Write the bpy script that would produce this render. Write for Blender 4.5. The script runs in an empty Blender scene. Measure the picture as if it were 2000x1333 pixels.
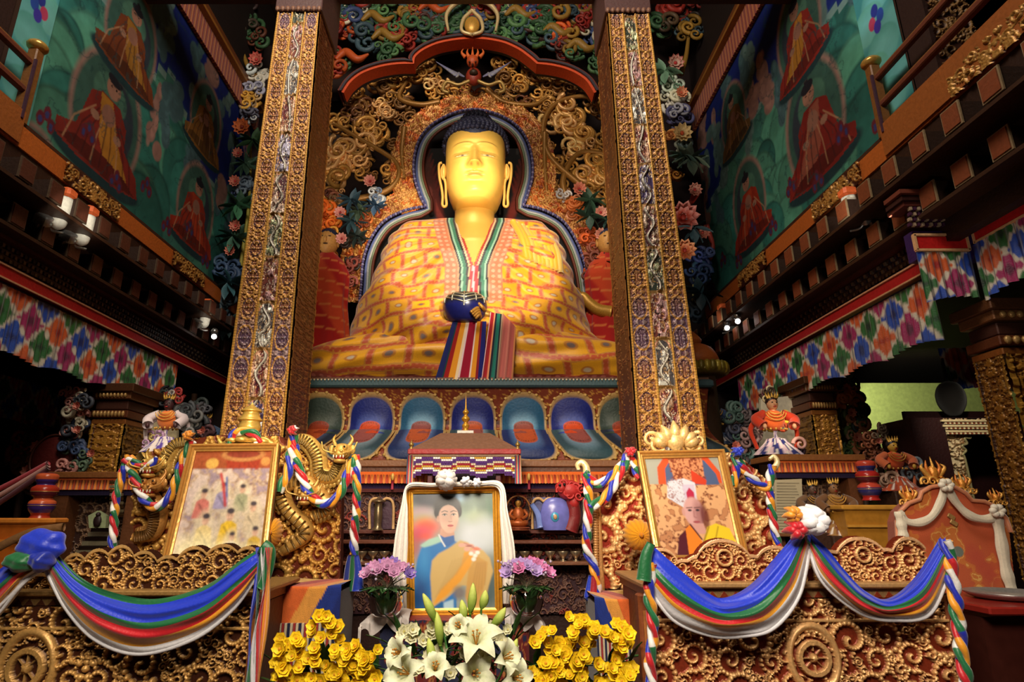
import bpy, math, random
import numpy as np
from mathutils import Vector, Matrix
sc = bpy.context.scene
col = sc.collection
PI = math.pi
TH = math.radians(16.0); F = 1163.0; CX = 955.0; CY = 666.5; CZ = 1.6
ct, st_ = math.cos(TH), math.sin(TH)
def ray(px, py):
    a = (px-CX)/F; b = (CY-py)/F
    return a, ct-b*st_, st_+b*ct
def P(px, py, Y):
    "point seen at a pixel of the photograph, on the plane y = Y"
    a, dy, dz = ray(px, py); t = Y/dy
    return np.array([a*t, Y, CZ+dz*t])
def PX(px, py, X):
    a, dy, dz = ray(px, py); t = X/a
    return np.array([X, dy*t, CZ+dz*t])
def PS(Y, *pts): return [P(x, y, Y) for x, y in pts]
def mpp(Y): return Y/F/0.97
def lin(c):
    c = np.asarray(c, float)/255.0
    return np.where(c <= 0.04045, c/12.92, ((c+0.055)/1.055)**2.4)
rng = np.random.RandomState(7)

# ---------------------------------------------------------------- noise
_tab = np.random.RandomState(3).rand(256, 256)
def vnoise(x, y, s=0):
    x = np.asarray(x, float)+s*17.3; y = np.asarray(y, float)+s*9.7
    xi = np.floor(x).astype(int); yi = np.floor(y).astype(int)
    fx = x-xi; fy = y-yi
    fx = fx*fx*(3-2*fx); fy = fy*fy*(3-2*fy)
    a = _tab[xi % 256, yi % 256]; b = _tab[(xi+1) % 256, yi % 256]
    c = _tab[xi % 256, (yi+1) % 256]; d = _tab[(xi+1) % 256, (yi+1) % 256]
    return (a*(1-fx)+b*fx)*(1-fy)+(c*(1-fx)+d*fx)*fy
def fbm(x, y, s=0, o=3):
    r = 0; a = .5
    for i in range(o):
        r = r+a*vnoise(x*2**i, y*2**i, s+i); a *= .5
    return r/(1-.5**o)

# ---------------------------------------------------------------- materials
_mats = {}
def vmat(name, rough=.6, metal=0., bump=0., bscale=60., spec=.4, vary=.12, sheen=0., coat=0., trans=0.):
    "one finish; the colour of each piece sits in its colour attribute"
    if name in _mats: return _mats[name]
    m = bpy.data.materials.new(name); m.use_nodes = True
    nt = m.node_tree; N = nt.nodes; L = nt.links
    b = N['Principled BSDF']
    at = N.new('ShaderNodeAttribute'); at.attribute_name = 'Col'
    tc = N.new('ShaderNodeTexCoord')
    nz = N.new('ShaderNodeTexNoise'); nz.inputs['Scale'].default_value = bscale; nz.inputs['Detail'].default_value = 4
    L.new(tc.outputs['Object'], nz.inputs['Vector'])
    mr = N.new('ShaderNodeMapRange'); mr.inputs['From Min'].default_value = .3; mr.inputs['From Max'].default_value = .7
    mr.inputs['To Min'].default_value = 1-vary; mr.inputs['To Max'].default_value = 1+vary
    L.new(nz.outputs['Fac'], mr.inputs['Value'])
    vm = N.new('ShaderNodeVectorMath'); vm.operation = 'SCALE'
    L.new(at.outputs['Color'], vm.inputs[0]); L.new(mr.outputs['Result'], vm.inputs['Scale'])
    L.new(vm.outputs['Vector'], b.inputs['Base Color'])
    b.inputs['Roughness'].default_value = rough; b.inputs['Metallic'].default_value = metal
    b.inputs['Specular IOR Level'].default_value = spec
    if sheen: b.inputs['Sheen Weight'].default_value = sheen
    if coat: b.inputs['Coat Weight'].default_value = coat
    if trans: b.inputs['Transmission Weight'].default_value = trans
    if bump:
        bn = N.new('ShaderNodeBump'); bn.inputs['Strength'].default_value = bump; bn.inputs['Distance'].default_value = .02
        L.new(nz.outputs['Fac'], bn.inputs['Height']); L.new(bn.outputs['Normal'], b.inputs['Normal'])
    _mats[name] = m; return m
M_MATT = vmat('painted_matt', .75, 0, .15, 25)
M_PAINT = vmat('painted_wood', .5, 0, .2, 40)
M_GLOSS = vmat('lacquer', .25, 0, .05, 20, .5)
M_CLOTH = vmat('cloth', .85, 0, .3, 220, .2, .08, .25)
M_SILK = vmat('silk', .42, 0, .12, 90, .5, .06, .3)
M_GOLD = vmat('gilded_wood', .40, .35, .12, 90, .5, .2)
M_GOLDS = vmat('gilded_metal', .3, .5, .08, 60, .5, .1)
M_SKIN = vmat('gilded_skin', .42, .15, .03, 12, .4, .03)
M_LEAF = vmat('leaf', .5, 0, .2, 60, .4, .2)
M_PETAL = vmat('petal', .6, 0, .1, 80, .3, .08)
M_PRINT = vmat('printed_paper', .3, 0, 0, 30, .5, .01)
M_MURAL = vmat('mural_paint', .8, 0, .12, 6, .2, .1)
M_METAL = vmat('brushed_metal', .3, .8, .05, 60)
def glass():
    m = bpy.data.materials.new('clear_glass'); m.use_nodes = True
    b = m.node_tree.nodes['Principled BSDF']
    b.inputs['Base Color'].default_value = (.93, .98, .96, 1); b.inputs['Roughness'].default_value = .03
    b.inputs['Transmission Weight'].default_value = 1; b.inputs['IOR'].default_value = 1.45
    return m
M_GLASS = glass()
def emis(name, c, s):
    m = bpy.data.materials.new(name); m.use_nodes = True
    b = m.node_tree.nodes['Principled BSDF']
    b.inputs['Base Color'].default_value = (*c, 1); b.inputs['Emission Color'].default_value = (*c, 1)
    b.inputs['Emission Strength'].default_value = s
    return m

# ---------------------------------------------------------------- mesh builder
def rotm(ax, a):
    return np.array(Matrix.Rotation(a, 3, ax))
class MB:
    def __init__(s):
        s.V = []; s.C = []; s.Fq = {}; s.n = 0; s.c = np.array([.5, .5, .5]); s.sm = True
    def color(s, c, raw=False):
        s.c = np.asarray(c, float) if raw else lin(c); return s
    def add(s, V, faces, smooth=None, col=None):
        V = np.asarray(V, float).reshape(-1, 3)
        C = np.broadcast_to(s.c if col is None else col, V.shape) if col is None or np.ndim(col) == 1 else np.asarray(col).reshape(-1, 3)
        s.V.append(V); s.C.append(np.array(C, float))
        sm = s.sm if smooth is None else smooth
        for f in faces:
            f = np.asarray(f, int)
            if f.ndim == 1: f = f[None]
            if len(f): s.Fq.setdefault((f.shape[1], sm), []).append(f+s.n)
        s.n += len(V); return s
    def grid(s, A, col=None, cu=False, cv=False, mask=None, smooth=None):
        A = np.asarray(A, float); nu, nv = A.shape[:2]
        idx = np.arange(nu*nv).reshape(nu, nv)
        if cu: idx = np.vstack([idx, idx[:1]])
        if cv: idx = np.hstack([idx, idx[:, :1]])
        q = np.stack([idx[:-1, :-1], idx[1:, :-1], idx[1:, 1:], idx[:-1, 1:]], -1)
        if mask is not None: q = q[mask]
        return s.add(A, [q.reshape(-1, 4)], smooth, col)
    def box(s, c, size, R=None, taper=1., bev=0.):
        c = np.asarray(c, float); h = np.asarray(size, float)/2
        if bev <= 0:
            v = np.array([[x, y, z] for z in (-1, 1) for y in (-1, 1) for x in (-1, 1)], float)*h
            v[4:, :2] *= taper
            if R is not None: v = v@np.asarray(R).T
            return s.add(v+c, [[[0, 2, 3, 1], [4, 5, 7, 6], [0, 1, 5, 4], [2, 6, 7, 3], [0, 4, 6, 2], [1, 3, 7, 5]]], False)
        b = min(bev, .45*h.min()*2)
        pts = []
        for z, k in ((-h[2], 1), (-h[2]+b, 0), (h[2]-b, 0), (h[2], 1)):
            x, y = h[0]-b*k, h[1]-b*k; e = b
            pts += [(-x+e, -y, z), (x-e, -y, z), (x, -y+e, z), (x, y-e, z), (x-e, y, z), (-x+e, y, z), (-x, y-e, z), (-x, -y+e, z)]
        v = np.array(pts)
        if R is not None: v = v@np.asarray(R).T
        fs = [[i*8+j, i*8+(j+1) % 8, (i+1)*8+(j+1) % 8, (i+1)*8+j] for i in range(3) for j in range(8)]
        return s.add(v+c, [fs, [list(range(7, -1, -1))], [list(range(24, 32))]], False)
    def tube(s, path, r, n=8, cap=True, flat=1., closed=False, col=None):
        p = np.asarray(path, float); m = len(p)
        r = np.broadcast_to(np.asarray(r, float), (m,))
        if closed: T = np.roll(p, -1, 0)-np.roll(p, 1, 0)
        else: T = np.gradient(p, axis=0)
        T = T/(np.linalg.norm(T, axis=1)[:, None]+1e-12)
        up = np.array([0, -1., 0]) if abs(T[:, 1]).mean() < .8 else np.array([0, 0, 1.])
        N = np.zeros_like(p); prev = up
        for i in range(m):
            v = prev-T[i]*np.dot(prev, T[i]); l = np.linalg.norm(v)
            if l < 1e-6:
                v = np.array([1., 0, 0])-T[i]*T[i][0]; l = np.linalg.norm(v)
            N[i] = v/l; prev = N[i]
        B = np.cross(T, N)
        a = np.arange(n)/n*2*PI
        A = p[:, None]+r[:, None, None]*(N[:, None]*np.cos(a)[None, :, None]*flat+B[:, None]*np.sin(a)[None, :, None])
        if col is not None and np.ndim(col) == 2: col = np.repeat(np.asarray(col)[:, None], n, 1)
        s.grid(A, col, cu=closed, cv=True)
        if cap and not closed:
            o = s.n-m*n
            for base, rev in ((0, 1), ((m-1)*n, 0)):
                f = np.arange(n)+o+base
                s.Fq.setdefault((n, s.sm), []).append((f[::-1] if rev else f)[None])
        return s
    def lathe(s, prof, c, n=20, R=None, col=None, sc=(1, 1, 1)):
        prof = np.asarray(prof, float); a = np.arange(n)/n*2*PI
        A = np.stack([prof[:, 0, None]*np.cos(a), prof[:, 0, None]*np.sin(a), np.repeat(prof[:, 1, None], n, 1)], -1)*np.asarray(sc)
        if R is not None: A = A@np.asarray(R).T
        if col is not None and np.ndim(col) == 2: col = np.repeat(np.asarray(col)[:, None], n, 1)
        return s.grid(A+np.asarray(c), col, cv=True)
    def ell(s, c, r, nu=10, nv=14, R=None, col=None):
        r = np.broadcast_to(np.asarray(r, float), (3,))
        t = np.linspace(0, PI, nu)[:, None]; a = np.arange(nv)/nv*2*PI
        A = np.stack([np.sin(t)*np.cos(a)*r[0], np.sin(t)*np.sin(a)*r[1], np.cos(t)*r[2]+0*a], -1)
        if R is not None: A = A@np.asarray(R).T
        return s.grid(A+np.asarray(c), col, cv=True)
    def prism(s, pts, d, smooth=False):
        p = np.asarray(pts, float); n = len(p); d = np.asarray(d, float)
        i = np.arange(n); j = (i+1) % n
        return s.add(np.vstack([p, p+d]), [[i], [i[::-1]+n], np.stack([i, i+n, j+n, j], 1)], smooth)
    def build(s, name, mat, parent=None, loc=None):
        V = np.vstack(s.V); C = np.vstack(s.C)
        me = bpy.data.meshes.new(name)
        me.vertices.add(len(V)); me.vertices.foreach_set('co', V.ravel())
        li = []; ls = []; smo = []; k0 = 0
        for (k, sm), fl in s.Fq.items():
            f = np.vstack(fl); li.append(f.ravel()); ls.append(k0+np.arange(len(f))*k)
            smo.append(np.full(len(f), sm)); k0 += f.size
        li = np.concatenate(li); ls = np.concatenate(ls); smo = np.concatenate(smo)
        me.loops.add(len(li)); me.loops.foreach_set('vertex_index', li)
        me.polygons.add(len(ls)); me.polygons.foreach_set('loop_start', ls)
        me.polygons.foreach_set('use_smooth', smo)
        me.update(calc_edges=True); me.validate()
        at = me.color_attributes.new('Col', 'FLOAT_COLOR', 'POINT')
        if len(at.data) == len(V):
            at.data.foreach_set('color', np.hstack([np.clip(C, 0, 1), np.ones((len(C), 1))]).ravel())
        me.materials.append(mat)
        o = bpy.data.objects.new(name, me); col.objects.link(o)
        if parent is not None:
            o.parent = parent
            w = worldloc(parent)
            o.matrix_parent_inverse = Matrix.Translation(w).inverted() if parent.type == 'EMPTY' else Matrix()
        return o
def worldloc(o):
    return Vector(o.location)
def thing(name, label, cat, loc=(0, 0, 0), group=None):
    o = bpy.data.objects.new(name, None); col.objects.link(o)
    o.location = [float(v) for v in loc]; o.empty_display_size = .1
    o['label'] = label; o['category'] = cat
    if group: o['group'] = group
    return o
def tag(o, label, cat, group=None, kind=None):
    o['label'] = label; o['category'] = cat
    if group: o['group'] = group
    if kind: o['kind'] = kind
    return o
def struct(o): o['kind'] = 'structure'; return o
def dup(root, loc, label=None, group=None):
    r = root.copy(); col.objects.link(r); r.location = [float(v) for v in loc]
    if label: r['label'] = label
    if group: r['group'] = group
    for ch in list(root.children):
        c = ch.copy(); col.objects.link(c); c.parent = r; c.matrix_parent_inverse = ch.matrix_parent_inverse.copy()
        for g in ch.children:
            d = g.copy(); col.objects.link(d); d.parent = c
    return r

# ---------------------------------------------------------------- painting on fine grids
class Canvas:
    def __init__(s, x0, x1, y0, y1, nx, ny, c):
        s.x0, s.x1, s.y0, s.y1 = x0, x1, y0, y1
        s.X, s.Y = np.meshgrid(np.linspace(x0, x1, nx), np.linspace(y0, y1, ny), indexing='ij')
        s.C = np.zeros((nx, ny, 3))+lin(c)
    def put(s, w, c, raw=False):
        c = c if raw else lin(c)
        s.C = s.C*(1-w[..., None])+np.asarray(c)*w[..., None]
    def mask_poly(s, pts):
        pts = np.asarray(pts, float); ins = np.zeros(s.X.shape, bool)
        bx = (s.X >= pts[:, 0].min()) & (s.X <= pts[:, 0].max()) & (s.Y >= pts[:, 1].min()) & (s.Y <= pts[:, 1].max())
        x = s.X[bx]; y = s.Y[bx]; r = np.zeros(x.shape, bool)
        n = len(pts)
        for i in range(n):
            x1, y1 = pts[i]; x2, y2 = pts[(i+1) % n]
            if y1 == y2: continue
            r ^= ((y1 > y) != (y2 > y)) & (x < (x2-x1)*(y-y1)/(y2-y1)+x1)
        ins[bx] = r; return ins
    def poly(s, pts, c, a=1.): s.put(s.mask_poly(pts)*a, c); return s
    def ell(s, cx, cy, rx, ry, c, a=1., soft=.08, rot=0.):
        dx = s.X-cx; dy = s.Y-cy; cr, sr = math.cos(rot), math.sin(rot)
        u = (dx*cr+dy*sr)/rx; v = (-dx*sr+dy*cr)/ry
        d = np.sqrt(u*u+v*v)
        s.put(np.clip((1+soft-d)/(2*soft+1e-6), 0, 1)*a, c); return s
    def line(s, pts, w, c, a=1.):
        pts = np.asarray(pts, float); D = np.full(s.X.shape, 1e9)
        ws = np.broadcast_to(np.asarray(w, float), (len(pts),))
        for i in range(len(pts)-1):
            p, q = pts[i], pts[i+1]; d = q-p; L = d@d+1e-12
            t = np.clip(((s.X-p[0])*d[0]+(s.Y-p[1])*d[1])/L, 0, 1)
            dist = np.hypot(s.X-p[0]-t*d[0], s.Y-p[1]-t*d[1])
            D = np.minimum(D, dist/(ws[i]*(1-t)+ws[i+1]*t))
        s.put(np.clip(1.5-D, 0, 1)*a, c); return s
def blur(cv, k, it=2):
    C = cv.C
    for _ in range(it):
        for ax in (0, 1):
            n = C.shape[ax]; cs = np.cumsum(np.concatenate([np.zeros_like(np.take(C, [0], ax)), np.pad(C, [(k, k) if i == ax else (0, 0) for i in range(3)], 'edge')], ax), ax)
            hi = np.take(cs, np.arange(2*k+1, 2*k+1+n), ax); lo_ = np.take(cs, np.arange(0, n), ax); C = (hi-lo_)/(2*k+1)
    cv.C = C
def spline(pts, n):
    "smooth curve through points"
    p = np.asarray(pts, float); m = len(p)
    q = np.vstack([2*p[0]-p[1], p, 2*p[-1]-p[-2]])
    t = np.linspace(0, m-1-1e-9, n); i = t.astype(int); f = (t-i)[:, None]
    a, b, c, d = q[i], q[i+1], q[i+2], q[i+3]
    return .5*((2*b)+(-a+c)*f+(2*a-5*b+4*c-d)*f*f+(-a+3*b-3*c+d)*f**3)

# ---------------------------------------------------------------- carved ornament
def scroll_field(w, h, nx, ny, n, seed, rmin, rmax, sym=True, lw=.16):
    "height 0..1 of carved scroll work over a w x h panel"
    r = np.random.RandomState(seed)
    X = np.linspace(-w/2, w/2, nx); Y = np.linspace(0, h, ny)
    H = np.zeros((nx, ny)); dx = X[1]-X[0]; dy = Y[1]-Y[0]
    def splat(x, y, s, a):
        i0 = int((x-s-X[0])/dx); i1 = int((x+s-X[0])/dx)+2; j0 = int((y-s)/dy); j1 = int((y+s)/dy)+2
        i0 = max(i0, 0); j0 = max(j0, 0); i1 = min(i1, nx); j1 = min(j1, ny)
        if i0 >= i1 or j0 >= j1: return
        d = ((X[i0:i1, None]-x)**2+(Y[None, j0:j1]-y)**2)/s**2
        v = a*np.sqrt(np.clip(1-d, 0, 1))
        H[i0:i1, j0:j1] = np.maximum(H[i0:i1, j0:j1], v)
    placed = []
    for k in range(n*3):
        R = rmin+(rmax-rmin)*max(0, 1-k/(n*1.2))**1.3*(.7+.3*r.rand())
        cx = (-w/2+r.rand()*w); cy = r.rand()*h
        if sym: cx = -abs(cx)
        if placed:
            pl = np.array(placed)
            if ((pl[:, 0]-cx)**2+(pl[:, 1]-cy)**2 < (.82*(pl[:, 2]+R))**2).any(): continue
        placed.append((cx, cy, R))
        tw = r.choice([-1, 1]); a0 = r.rand()*2*PI; turns = 1.1+.7*r.rand(); am = .55+.45*r.rand()
        for j in range(26):
            t = j/25; a = a0+tw*t*turns*2*PI; rr = R*(1-t)**.8+R*.08
            s = R*lw*(1.25-.6*t); s = max(s, 1.2*max(dx, dy))
            x, y = cx+rr*math.cos(a), cy+rr*math.sin(a)
            splat(x, y, s, am)
            if sym: splat(-x, y, s, am)
            if j % 5 == 2 and t < .7:      # leaf tips that spring from the volute
                for e in (.55, .95):
                    lx, ly = cx+(rr+R*.42*e)*math.cos(a+.35*e*tw), cy+(rr+R*.42*e)*math.sin(a+.35*e*tw)
                    splat(lx, ly, s*(1.15-.5*e), am*.75)
                    if sym: splat(-lx, ly, s*(1.15-.5*e), am*.75)
    return X, Y, H
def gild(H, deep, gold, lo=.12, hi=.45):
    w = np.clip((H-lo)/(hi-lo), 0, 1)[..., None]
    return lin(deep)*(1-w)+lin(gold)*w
def curl(mb, c, R, seed, thick=.2, axis='y', col=None, turns=1.3, depth=0.):
    "one carved volute standing in the x-z plane"
    r = np.random.RandomState(seed); tw = r.choice([-1, 1]); a0 = r.rand()*2*PI
    t = np.linspace(0, 1, 18); a = a0+tw*t*turns*2*PI; rr = R*(1-t)**.8+R*.1
    p = np.stack([c[0]+rr*np.cos(a), c[1]-depth*t, c[2]+rr*np.sin(a)], 1)
    if axis == 'x': p = np.stack([c[0]-depth*t, c[1]+rr*np.cos(a), c[2]+rr*np.sin(a)], 1)
    mb.tube(p, R*thick*(1.1-.6*t), 6, col=col)
def cloud(mb, c, R, seed, n=7, c1=(200, 140, 60), c2=None, thick=.22, ysp=.05):
    "a knot of volutes"
    r = np.random.RandomState(seed)
    for i in range(n):
        a = r.rand()*2*PI; d = R*.75*math.sqrt(r.rand())
        k = c1 if c2 is None or r.rand() < .6 else c2
        mb.color(np.clip(np.array(k)*(.8+.4*r.rand()), 0, 255))
        curl(mb, (c[0]+d*math.cos(a), c[1]-ysp*r.rand(), c[2]+d*math.sin(a)), R*(.28+.25*r.rand()), r.randint(1 << 30), thick, depth=.02)
def rosette(mb, c, R, petal, core, n=9, rings=2, nrm=(0, -1, 0), seed=0, edge=None):
    "carved or real round flower facing nrm"
    nrm = Vector(nrm).normalized(); q = np.array(nrm.to_track_quat('Z', 'Y').to_matrix())
    r = np.random.RandomState(seed)
    for k in range(rings):
        rr = R*(1-.38*k); m = n-2*k
        for i in range(m):
            a = 2*PI*i/m+k*.4+r.rand()*.1
            u = np.linspace(0, 1, 5)[:, None]; v = np.linspace(-1, 1, 5)[None]
            wdt = rr*.34*np.sin(np.clip(u*.9+.12, 0, 1)*PI)**.7*(9/m)
            x = rr*(.12+.88*u)+0*v; y = wdt*v; z = rr*(.1+.35*u**1.5*(1+.9*k)+.12*v*v)+k*rr*.1
            A = np.stack([x*math.cos(a)-y*math.sin(a), x*math.sin(a)+y*math.cos(a), z+0*x], -1)@q.T+np.asarray(c)
            cc = lin(petal)*(.7+.5*u[..., None]*(np.ones((1, 5, 1))))
            if edge is not None:
                w = np.clip(u*1.6-.7, 0, 1)[..., None]*np.ones((1, 5, 1)); cc = cc*(1-w)+lin(edge)*w
            mb.grid(A, cc)
    mb.color(core); mb.ell(np.asarray(c)+np.array(nrm)*R*.2, R*.2, 6, 8)
def leaf(mb, base, d, L, W, col, curlz=.2, seed=0, up=(0, 0, 1)):
    base = np.asarray(base, float); d = np.asarray(d, float); d = d/np.linalg.norm(d)
    s = np.cross(d, up); s = s/(np.linalg.norm(s)+1e-9); nn = np.cross(s, d)
    u = np.linspace(0, 1, 7)[:, None]; v = np.linspace(-1, 1, 3)[None]
    w = W*np.sin(np.clip(u, .02, .99)*PI)**.8*(1.15-.5*u)
    A = base+d*(u*L)[..., None]*np.ones((1, 3, 1))+s*(w*v)[..., None]+nn*(curlz*L*(-u*u)+.25*W*np.abs(v))[..., None]
    mb.grid(A, lin(col)*(.8+.3*np.abs(v)[..., None]*np.ones((7, 1, 1))))
def sheet(mb, pts, n, th, c1, c2=None): pass
# ================================================================ camera
cam = bpy.data.cameras.new('camera'); camo = bpy.data.objects.new('camera', cam); col.objects.link(camo)
cam.sensor_width = 36; cam.lens = 36*F/2000; cam.shift_x = (1000-CX)/2000; cam.clip_start = .05; cam.clip_end = 60
camo.location = (0, 0, CZ); camo.rotation_euler = (PI/2+TH, 0, 0)
sc.camera = camo

XL, XR, YB = -4.2, 3.7, 9.3
# ---- floor, ceiling, walls
mb = MB().color((70, 40, 22)); mb.box((-.2, 4.5, -.05), (16, 14, .1)); struct(mb.build('floor', M_GLOSS))
mb = MB().color((40, 18, 12)); mb.box((-.2, 4.5, 11.05), (16, 14, .1)); struct(mb.build('ceiling', M_MATT))
mb = MB().color((26, 12, 10)); mb.box((-.2, 10.75, 5.5), (16, .1, 11)); struct(mb.build('wall_back', M_MATT))
mb = MB().color((60, 28, 16)); mb.box((-8.15, 4.5, 5.5), (.1, 14, 11)); struct(mb.build('wall_left', M_MATT))
mb = MB().color((60, 28, 16)); mb.box((7.75, 4.5, 5.5), (.1, 14, 11)); struct(mb.build('wall_right', M_MATT))
mb = MB().color((60, 30, 18)); mb.box((-.2, -2.45, 5.5), (16, .1, 11)); struct(mb.build('wall_rear', M_MATT))
# dark side panel of wall above the side galleries and the aisle ceilings
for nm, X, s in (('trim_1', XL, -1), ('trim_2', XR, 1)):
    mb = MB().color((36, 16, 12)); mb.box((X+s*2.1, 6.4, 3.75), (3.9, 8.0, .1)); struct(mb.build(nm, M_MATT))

# ================================================================ murals
def mural(name, X, sgn, seed):
    y0, y1, z0, z1 = 4.35, YB+.6, 4.82, 8.15
    cv = Canvas(y0, y1, z0, z1, 420, 230, (62, 118, 104))
    U, V = cv.X, cv.Y
    q = lambda pts: [(PX(a, b, X)[1], PX(a, b, X)[2]) for a, b in pts]
    n1 = fbm(U*1.1, V*1.1, seed)
    # hills: stacked rounded green slopes
    r = np.random.RandomState(seed)
    for k in range(60):
        cy = y0+r.rand()*(y1-y0); cz = z0+.1+(1-k/70)*1.9+r.rand()*.3; R = .22+.3*r.rand()
        g = (np.array([44, 104, 92]) if r.rand() < .5 else np.array([74, 134, 110]))*(.85+.3*r.rand())
        cv.ell(cy, cz-R, R*1.15, R*1.25, g*.8, 1, .05); cv.ell(cy, cz-R-.02, R*1.1, R*1.2, g, 1, .03)
        cv.ell(cy, cz-R-.25*R, R*.8, R*.8, g*1.25, .5, .6)
    # deep blue sky shapes with stepped cloud edges
    sky = np.clip((V-6.75-.9*(fbm(np.round(U*5)/5*.9, V*.2, seed+5)-.5)*2.2)*8, 0, 1)
    cv.put(sky, (20, 38, 112))
    band = (np.abs(V-6.75-.9*(fbm(np.round(U*5)/5*.9, V*.2, seed+5)-.5)*2.2-.03) < .05)
    cv.put(band*.9, (120, 150, 140))
    for k in range(26):    # streak clouds and crags
        cy = y0+r.rand()*(y1-y0); cz = 6.3+r.rand()*1.9; c = [(92, 118, 112), (70, 100, 104), (150, 112, 100)][r.randint(3)]
        L = .3+.5*r.rand(); w = .07+.1*r.rand(); a = -.9*sgn*-1
        for j in range(6):
            cv.ell(cy+r.randn()*.08, cz-L/2+L*j/5, w*(.6+.8*r.rand()), .13, c, 1, .1)
            cv.ell(cy+r.randn()*.05, cz-L/2+L*j/5+.02, w*.5, .08, np.array(c)*1.2, .7, .3)
    # seated figures in red and ochre robes, each inside a pink/grey halo
    figs = FIG_L if sgn < 0 else FIG_R
    for (px, py, s, c1, c2) in figs:
        w = PX(px, py, X); cy, cz = w[1], w[2]-.12; s *= 1.12
        K = 1.4; s *= .8; cz -= .08*s
        E = lambda dx, dz, rx, ry, c, a_=1, so=.05: cv.ell(cy+dx*s*K, cz+dz*s, rx*s*K, ry*s, c, a_, so)
        Q = lambda pts, c: cv.poly([(cy+x*s*K, cz+z*s) for x, z in pts], c)
        E(0, .1, .42, .78, (150, 116, 104)); E(0, .08, .38, .73, (56, 92, 80)); E(0, -.52, .52, .18, (30, 56, 60)); E(.05, .1, .26, .5, (50, 58, 68)); E(-.02, .34, .2, .24, (74, 116, 96))
        Q([(-.46, -.52), (-.48, -.36), (-.30, -.26), (-.26, -.02), (-.22, .22), (-.1, .32), (.1, .32), (.22, .15), (.24, -.1), (.44, -.28), (.5, -.5), (.2, -.58), (-.2, -.58)], c1)
        Q([(-.12, .3), (.02, .3), (.16, -.1), (.34, -.42), (.1, -.5), (-.06, -.2)], c2); Q([(-.44, -.5), (-.3, -.38), (0, -.34), (.3, -.4), (.46, -.5), (.1, -.56)], np.array(c1)*.7)
        for j in range(9):
            x = -.3+.075*j; cv.line([(cy+x*s*K*.5, cz+.1*s), (cy+x*s*K*1.1, cz-.2*s), (cy+x*s*K*1.3, cz-.5*s)], .010*s, (186, 140, 100) if j % 3 == 0 else (60, 22, 22), .7)
        E(.0, .12, .08, .12, (150, 104, 84)); E(-.14, .0, .05, .05, (160, 116, 92)); E(.14, -.06, .05, .05, (160, 116, 92)); E(0, .46, .085, .13, (164, 118, 96)); E(0, .56, .09, .07, (30, 28, 36)); E(0, .64, .03, .04, (30, 28, 36))
        for x in (-.03, .03): E(x, .47, .014, .009, (30, 20, 20))
    for k in range(9):    # small red flaming jewels on the lower slopes
        cy = y0+.5+k*(y1-y0-.6)/9; cz = 5.15+.25*(k % 2)
        for dx, dz in ((0, .09), (-.07, 0), (.07, 0)):
            cv.ell(cy+dx, cz+dz, .05, .08, (104, 34, 46)); cv.ell(cy+dx, cz+dz-.01, .025, .04, (60, 60, 110))
    # pale scroll lines across
    nn = fbm(U*3, V*3, seed+9, 4)
    cv.put((np.abs(nn-.5) < .012)*.5, (34, 66, 66))
    cv.C *= (.75+.5*fbm(U*2, V*2, seed+2))[..., None]
    cv.C *= np.array([.74, .74, .78])
    # weathered hatching of leaves
    cv.C *= (.86+.28*(fbm(U*14, V*14, seed+3, 2)))[..., None]
    A = np.stack([np.full_like(U, X), U, V], -1)
    mb = MB(); mb.grid(A if sgn < 0 else A, cv.C)
    mb.color((60, 40, 30)); mb.box((X+sgn*.06, (y0+y1)/2, (z0+z1)/2), (.1, y1-y0, z1-z0))
    return mb.build(name, M_MURAL)
RD, OC = (130, 38, 26), (176, 118, 40)
FIG_L = [(215, 215, 1.15, (128, 40, 30), OC), (385, 395, 1.0, (150, 46, 26), (170, 60, 30)), (405, 225, .9, (140, 96, 40), (90, 60, 30)), (262, 60, .95, (120, 60, 30), (160, 110, 40)), (55, 330, .8, RD, OC)]
FIG_R = [(1585, 225, 1.15, (132, 36, 28), (150, 80, 60)), (1555, 50, .95, (140, 40, 30), OC), (1460, 385, 1.0, (150, 44, 24), (170, 60, 30)), (1430, 220, .85, (110, 80, 40), (140, 96, 50)), (1370, 470, .7, RD, OC)]
tag(mural('mural_panel', XL, -1, 11), 'large green and blue wall painting of seated robed figures on the left upper wall', 'mural', kind=None)
tag(mural('mural_panel', XR, 1, 31), 'large green and blue wall painting of seated robed figures on the right upper wall', 'mural')

# fringed rail above each mural
for X, s, lab in ((XL, 1, 'left'), (XR, -1, 'right')):
    t = thing('painted_cornice', 'striped red and gold valance rail running above the %s wall painting' % lab, 'cornice', (X, 6, 8.15))
    mb = MB().color((112, 62, 28)); mb.box((X+s*.05, 6, 8.62), (.16, 7.4, .12)); mb.color((150, 98, 40)); mb.box((X+s*.09, 6, 8.54), (.12, 7.4, .05))
    mb.build('rail', M_PAINT, t)
    mb = MB()
    for i in range(150):
        y = 2.6+i*.048
        mb.color((132, 44, 34) if i % 2 else (176, 96, 48)); mb.box((X+s*.04, y, 8.33), (.05, .03, .38))
    mb.color((74, 26, 24)); mb.box((X+s*.015, 6.2, 8.33), (.03, 7.4, .36))
    mb.build('valance', M_CLOTH, t)
    mb = MB().color((30, 16, 12)); mb.box((X-s*.15, 6, 9.8), (.3, 7.4, 2.3)); struct(mb.build('trim_%d' % (3 if s > 0 else 4), M_MATT))

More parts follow.
